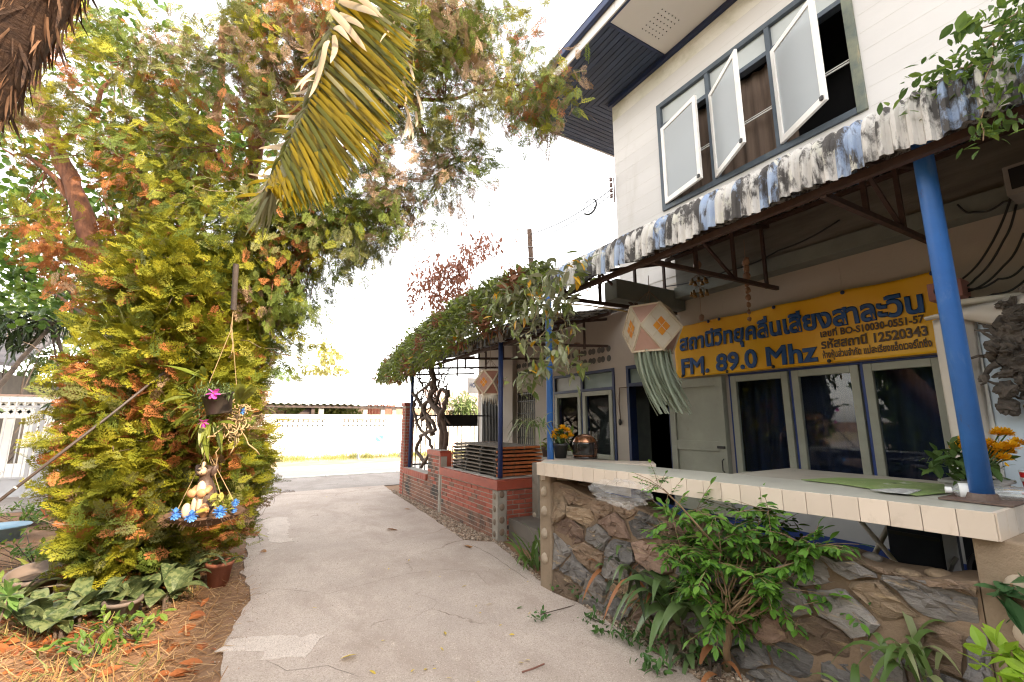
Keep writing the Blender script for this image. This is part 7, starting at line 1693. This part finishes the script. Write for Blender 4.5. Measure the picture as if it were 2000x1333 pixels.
for (x, y) in tips:
    c = at(x + rng.normal(0, 6), y + rng.normal(0, 6), dpt(x) + rng.normal(0, .08)); ms.tube(wig(hub + rng.normal(0, .03, 3), c, 5, .02, rng), np.linspace(.006, .0025, 6), 5)
    for _ in range(10):
        e = c + np.array([rng.normal(0, .075), rng.normal(0, .075), rng.normal(.01, .045)]) * 1.1; pinnate(c + (e - c) * .1, e + (e - c) * .4, 5, .068, .62 if y > 1000 else .8)
# the long leaning shoot over the counter
sh_ = [at(1408, 1078, 2.62), at(1370, 1035, 2.6), at(1330, 990, 2.6), at(1295, 955, 2.62)]; ms.tube(sh_, np.linspace(.007, .004, 4), 6)
for (x, y, tx, ty) in ((1300, 960, 1245, 935), (1290, 950, 1260, 955), (1285, 945, 1270, 905), (1290, 950, 1300, 925), (1310, 970, 1330, 940), (1305, 965, 1300, 995), (1295, 955, 1240, 925), (1320, 985, 1310, 1010), (1325, 985, 1340, 965), (1280, 940, 1305, 935)): pinnate(at(x, y, 2.61), at(tx, ty, 2.58 + rng.normal(0, .04)), 8, .034, .6)
scatter(mb, lp, np.array(Pn), rot_to(np.array(Dn), rng.uniform(-.5, .5, len(Pn)), rng), np.array(Sc), np.array(Mi), rng); build('foliage', mb, L_bush, t); build('stems', ms, mat('tan_stem', (.30, .20, .11), (.22, .14, .08), 6, .8), t, smooth=True)
L_dr = [leafmat('strap_green', (.10, .175, .055), (.15, .22, .08), .3, .35), leafmat('strap_dark', (.045, .065, .035), (.07, .085, .045), .25, .35), leafmat('strap_dead', (.36, .15, .06), (.26, .11, .05), .25, .6)]
gS = 'strap-leaved plants along the stone wall'
def pk(*w): 
    w = np.array(w) / sum(w); return lambda i: rng.choice(len(w), p=w)
rosette('dracaena', 'broad green strap-leaved plant left of the bright bush stem', 'plant', 1325, 1285, 22, .60, .085, 1.05, 1.15, L_dr, gS, stem=.40, pick=pk(.9, .05, .05), spread=.05); rosette('dracaena', 'dark strap-leaved plant with rusty hanging leaves beside the broad green one', 'plant', 1280, 1250, 22, .55, .05, 1.1, 1.15, L_dr, gS, stem=.34, pick=pk(.4, .4, .2), spread=.06)
rosette('dracaena', 'thin dark reddish strap plant nearest the pebbled left pillar', 'plant', 1222, 1205, 20, .55, .045, 1.1, 1.1, L_dr, gS, stem=.34, pick=pk(.35, .5, .15), spread=.07); rosette('dracaena', 'tangled strap plant between the thin dark one and the bush', 'plant', 1255, 1225, 22, .55, .045, 1.2, 1.1, L_dr, gS, stem=.42, pick=pk(.5, .3, .2), spread=.08)
rosette('dracaena', 'low strap plant with orange dead leaves at the bush foot', 'plant', 1370, 1320, 13, .36, .05, .8, 1.0, L_dr, gS, stem=.1, pick=pk(.35, .2, .45), spread=.06)
L_sp = [leafmat('spider_green', (.08, .14, .035), (.12, .18, .05), .3, .35), leafmat('spider_pale', (.26, .28, .13), (.2, .23, .10), .3, .4)]
sp_ = at(1790, 1320, 2.0); rosette('spider_plant', 'tall arching striped strap plant against the right end of the stone wall', 'plant', 0, 0, 20, .46, .034, 1.25, 1.05, L_sp, gS, p=(sp_[0], sp_[1], .35), stem=.12, pick=pk(.8, .2)); rosette('spider_plant', 'low striped strap plant at the bottom edge before the wall', 'plant', 0, 0, 18, .42, .036, .8, .9, L_sp, gS, p=tuple(at(1690, 1333, 1.98) * np.array([1, 1, 0]) + np.array([0, 0, .22])), stem=.1, pick=pk(.75, .25))
L_gr = [leafmat('lily_green', (.11, .19, .045), (.16, .24, .06), .35, .4)]
rosette('lily_clump', 'bright grassy clump at the foot of the pebbled left pillar', 'plant', 1050, 1110, 26, .50, .04, 1.25, .75, L_gr, None, spread=.07); rosette('dry_tuft', 'dry brown grass tuft against the brick wall corner', 'plant', 1022, 1060, 12, .38, .02, 1.2, .6, [L_dr[2]], None, spread=.05)
herb('small bright green weed under the grassy clump', 1062, 1095, 26, .05, .3, .05, .08); herb('creeping dark weeds along the drive edge by the stone wall', 1150, 1175, 170, .22, .12, .03, .06, [L_bush[1]]); herb('feathery weed at the drive edge below the wall', 1135, 1130, 70, .09, .18, .03, .05, [L_bush[0]]); herb('dark creeping weeds under the dracaenas', 1225, 1240, 190, .2, .1, .03, .06, [L_bush[1]]); herb('dark ground weeds at the foot of the bush', 1330, 1315, 150, .16, .14, .04, .07, [L_bush[1]])
hb = at(1975, 1200, 1.85); t = thing('broadleaf_seedling', 'dark broad-leaved sprig before the right cobbled pillar', 'plant', tuple(hb)); mb = MB(); leaves(mb, [at(x, y, 1.85) for x, y in ((1965, 1150), (1990, 1180), (1975, 1220), (1960, 1165), (1995, 1215), (1990, 1150))], 16, (.02, .03, .02), .09, .14, [leafmat('sprig_green', (.05, .13, .05), (.08, .17, .06), .3, .35)], [leaf_proto(.5, .2, .2)], -.1, .6, rng); build('leaves', mb, MATS['sprig_green'], t); mb = MB(); mb.tube([hb * np.array([1, 1, 0]) + np.array([.05, 0, 0]), at(1990, 1250, 1.87), at(1975, 1140, 1.86)], .005, 5); build('stem', mb, MATS['tan_stem'], t)
t = thing('lime_shrub', 'bright lime-leaved shrub in the bottom right corner', 'shrub', tuple(at(1985, 1333, 1.6) * np.array([1, 1, 0]))); mb = MB(); L_li = [leafmat('lime_leaf', (.24, .40, .03), (.32, .46, .05), .45, .35)]; leaves(mb, [at(x, y, 1.6) for x, y in ((1975, 1270), (1990, 1300), (1950, 1310), (1930, 1290), (1985, 1330), (2010, 1280), (1960, 1290), (1940, 1335), (2000, 1250))], 46, (.03, .04, .02), .06, .10, L_li, [leaf_proto(.55, .2, .2)], .1, .6, rng); build('leaves', mb, L_li, t); mb = MB(); b_ = at(1985, 1333, 1.6) * np.array([1, 1, 0])
for x, y in ((1975, 1270), (1950, 1310), (1990, 1300)): mb.tube([b_, at(x, y, 1.6)], .004, 5)
build('stems', mb, MATS['tan_stem'], t)
# pots on the left end of the counter
pp = np.array([2.70, 3.60, 1.1605]); rosette('spider_plant', 'drooping pale strap plant hung on the thin blue post above the slatted pallets', 'plant', 0, 0, 26, .42, .022, .9, 1.15, [L_v[2], L_sp[1], L_sp[0]], None, p=tuple(at(1045, 835, 4.6)), spread=.06); rosette('potted_croton', 'potted spotted croton at the left end of the tiled counter', 'plant', 0, 0, 16, .15, .05, .9, .6, [leafmat('croton_green', (.16, .20, .04), (.24, .25, .05), .3, .4)], None, p=tuple(on_top(1066, 893) + np.array([.02, .02, .08])), pot=(.05, .08, MATS['pot_soil']), spread=.03)
# climber sprawling over the right end of the awning
t = thing('creeper', 'bright green creeper sprawling over the right end of the lichen-covered awning', 'plant', tuple(onx(1960, 120, 3.1))); L_ck = [leafmat('creeper_green', (.13, .21, .035), (.19, .27, .05), .45, .45), leafmat('creeper_dark', (.07, .13, .03), (.10, .16, .04), .4, .45)]
cc = [onx(x, y, 2.9 + rng.uniform(-.1, .2)) for x, y in ((1990, 20), (1960, 60), (1985, 90), (1940, 110), (1910, 130), (1970, 130), (1880, 150), (1850, 165), (1995, 140), (1925, 75), (1900, 155), (1950, 140), (2000, 60), (1980, 40), (1830, 178), (1870, 160), (2010, 110))]; hg = [onx(x, y, 2.76) for x, y in ((1945, 200), (1935, 230), (1925, 255), (1955, 180), (1945, 245), (1920, 275))]
mb = MB(); leaves(mb, cc, 900, (.07, .10, .05), .03, .065, L_ck, lp, -.1, .7, rng); leaves(mb, hg, 70, (.03, .04, .03), .035, .07, L_ck, lp, -.3, .6, rng); leaves(mb, [onx(x, y, 2.7) for x, y in ((1880, 40), (1900, 35), (1925, 25), (1870, 60), (1890, 50))], 16, (.02, .03, .02), .06, .10, L_ck, lp, -.4, .5, rng); build('foliage', mb, L_ck, t)
mb = MB()
for a, b in ((0, 7), (1, 9), (2, 14), (3, 15), (12, 5)): mb.tube(wig(cc[a], cc[b], 8, .02, rng), .004, 5)
mb.tube(wig(cc[3], hg[5], 8, .015, rng), .003, 4); mb.tube(wig(cc[0], onx(1870, 50, 2.7), 6, .02, rng), .003, 4); build('stems', mb, MATS['tan_stem'], t)
# ------------------------------------------------------------------ fallen leaves on the drive
L_f = [leafmat('fallen_yellow', (.60, .46, .08), (.55, .38, .06), .2, .5), leafmat('fallen_brown', (.42, .20, .06), (.34, .16, .06), .2, .6)]
def fallen(px, py, size, m, label, group=None):
    p = onz(px, py, .032); pr = lp[int(rng.integers(0, 3))]; mb = MB(); d_ = rng.normal(0, 1, 3); d_[2] = rng.uniform(0, .12); scatter(mb, [pr], p[None], rot_to(d_[None], rng.uniform(-.4, .4, 1), rng), np.array([size]), np.array([0]), rng); return build('fallen_leaf', mb, m, label=label, cat='leaf', group=group, loc=tuple(p))
for x, y, s_, lb in ((755, 1034, .17, 'curled brown leaf lying mid-drive level with the brick wall'), (905, 1065, .2, 'large tan leaf near the brick wall corner on the drive'), (520, 1078, .17, 'rust-coloured leaf beside the left edge of the drive'), (790, 995, .14, 'brown leaf by the gravel strip at the brick wall')): fallen(x, y, s_, L_f[1], lb)
fallen(664, 1288, .11, L_f[0], 'largest yellow leaf lying on the near part of the drive')
gy = 'small yellow leaves scattered over the drive'
for x, y in ((745, 1252), (860, 1265), (803, 1313), (828, 1309), (852, 1306), (872, 1324), (1012, 1294), (1036, 1290), (981, 1221), (940, 1198), (930, 1182), (911, 1144), (838, 1118), (857, 1126), (800, 1093), (826, 1093), (785, 1056), (1030, 1137), (993, 1112), (1038, 1195), (803, 1185), (960, 1180), (700, 985), (640, 970), (760, 1110), (722, 1310), (935, 1330), (610, 1188), (680, 1060), (870, 1240), (1005, 1240), (560, 985)): fallen(x, y, float(rng.uniform(.022, .05)), L_f[0], 'small yellow fallen leaf scattered on the concrete drive', gy)
fallen(1021, 1186, .06, L_h[0], 'small dark green curled leaf on the right side of the drive')
p = onz(1040, 1306, .034); mb = MB(); mb.tube([onz(1020, 1313, .034), onz(1042, 1306, .036), onz(1063, 1297, .034)], .005, 6); build('fallen_twig', mb, mat('red_twig', (.22, .09, .06), (.16, .07, .05)), label='short reddish twig lying on the near right part of the drive', cat='twig', loc=tuple(p))
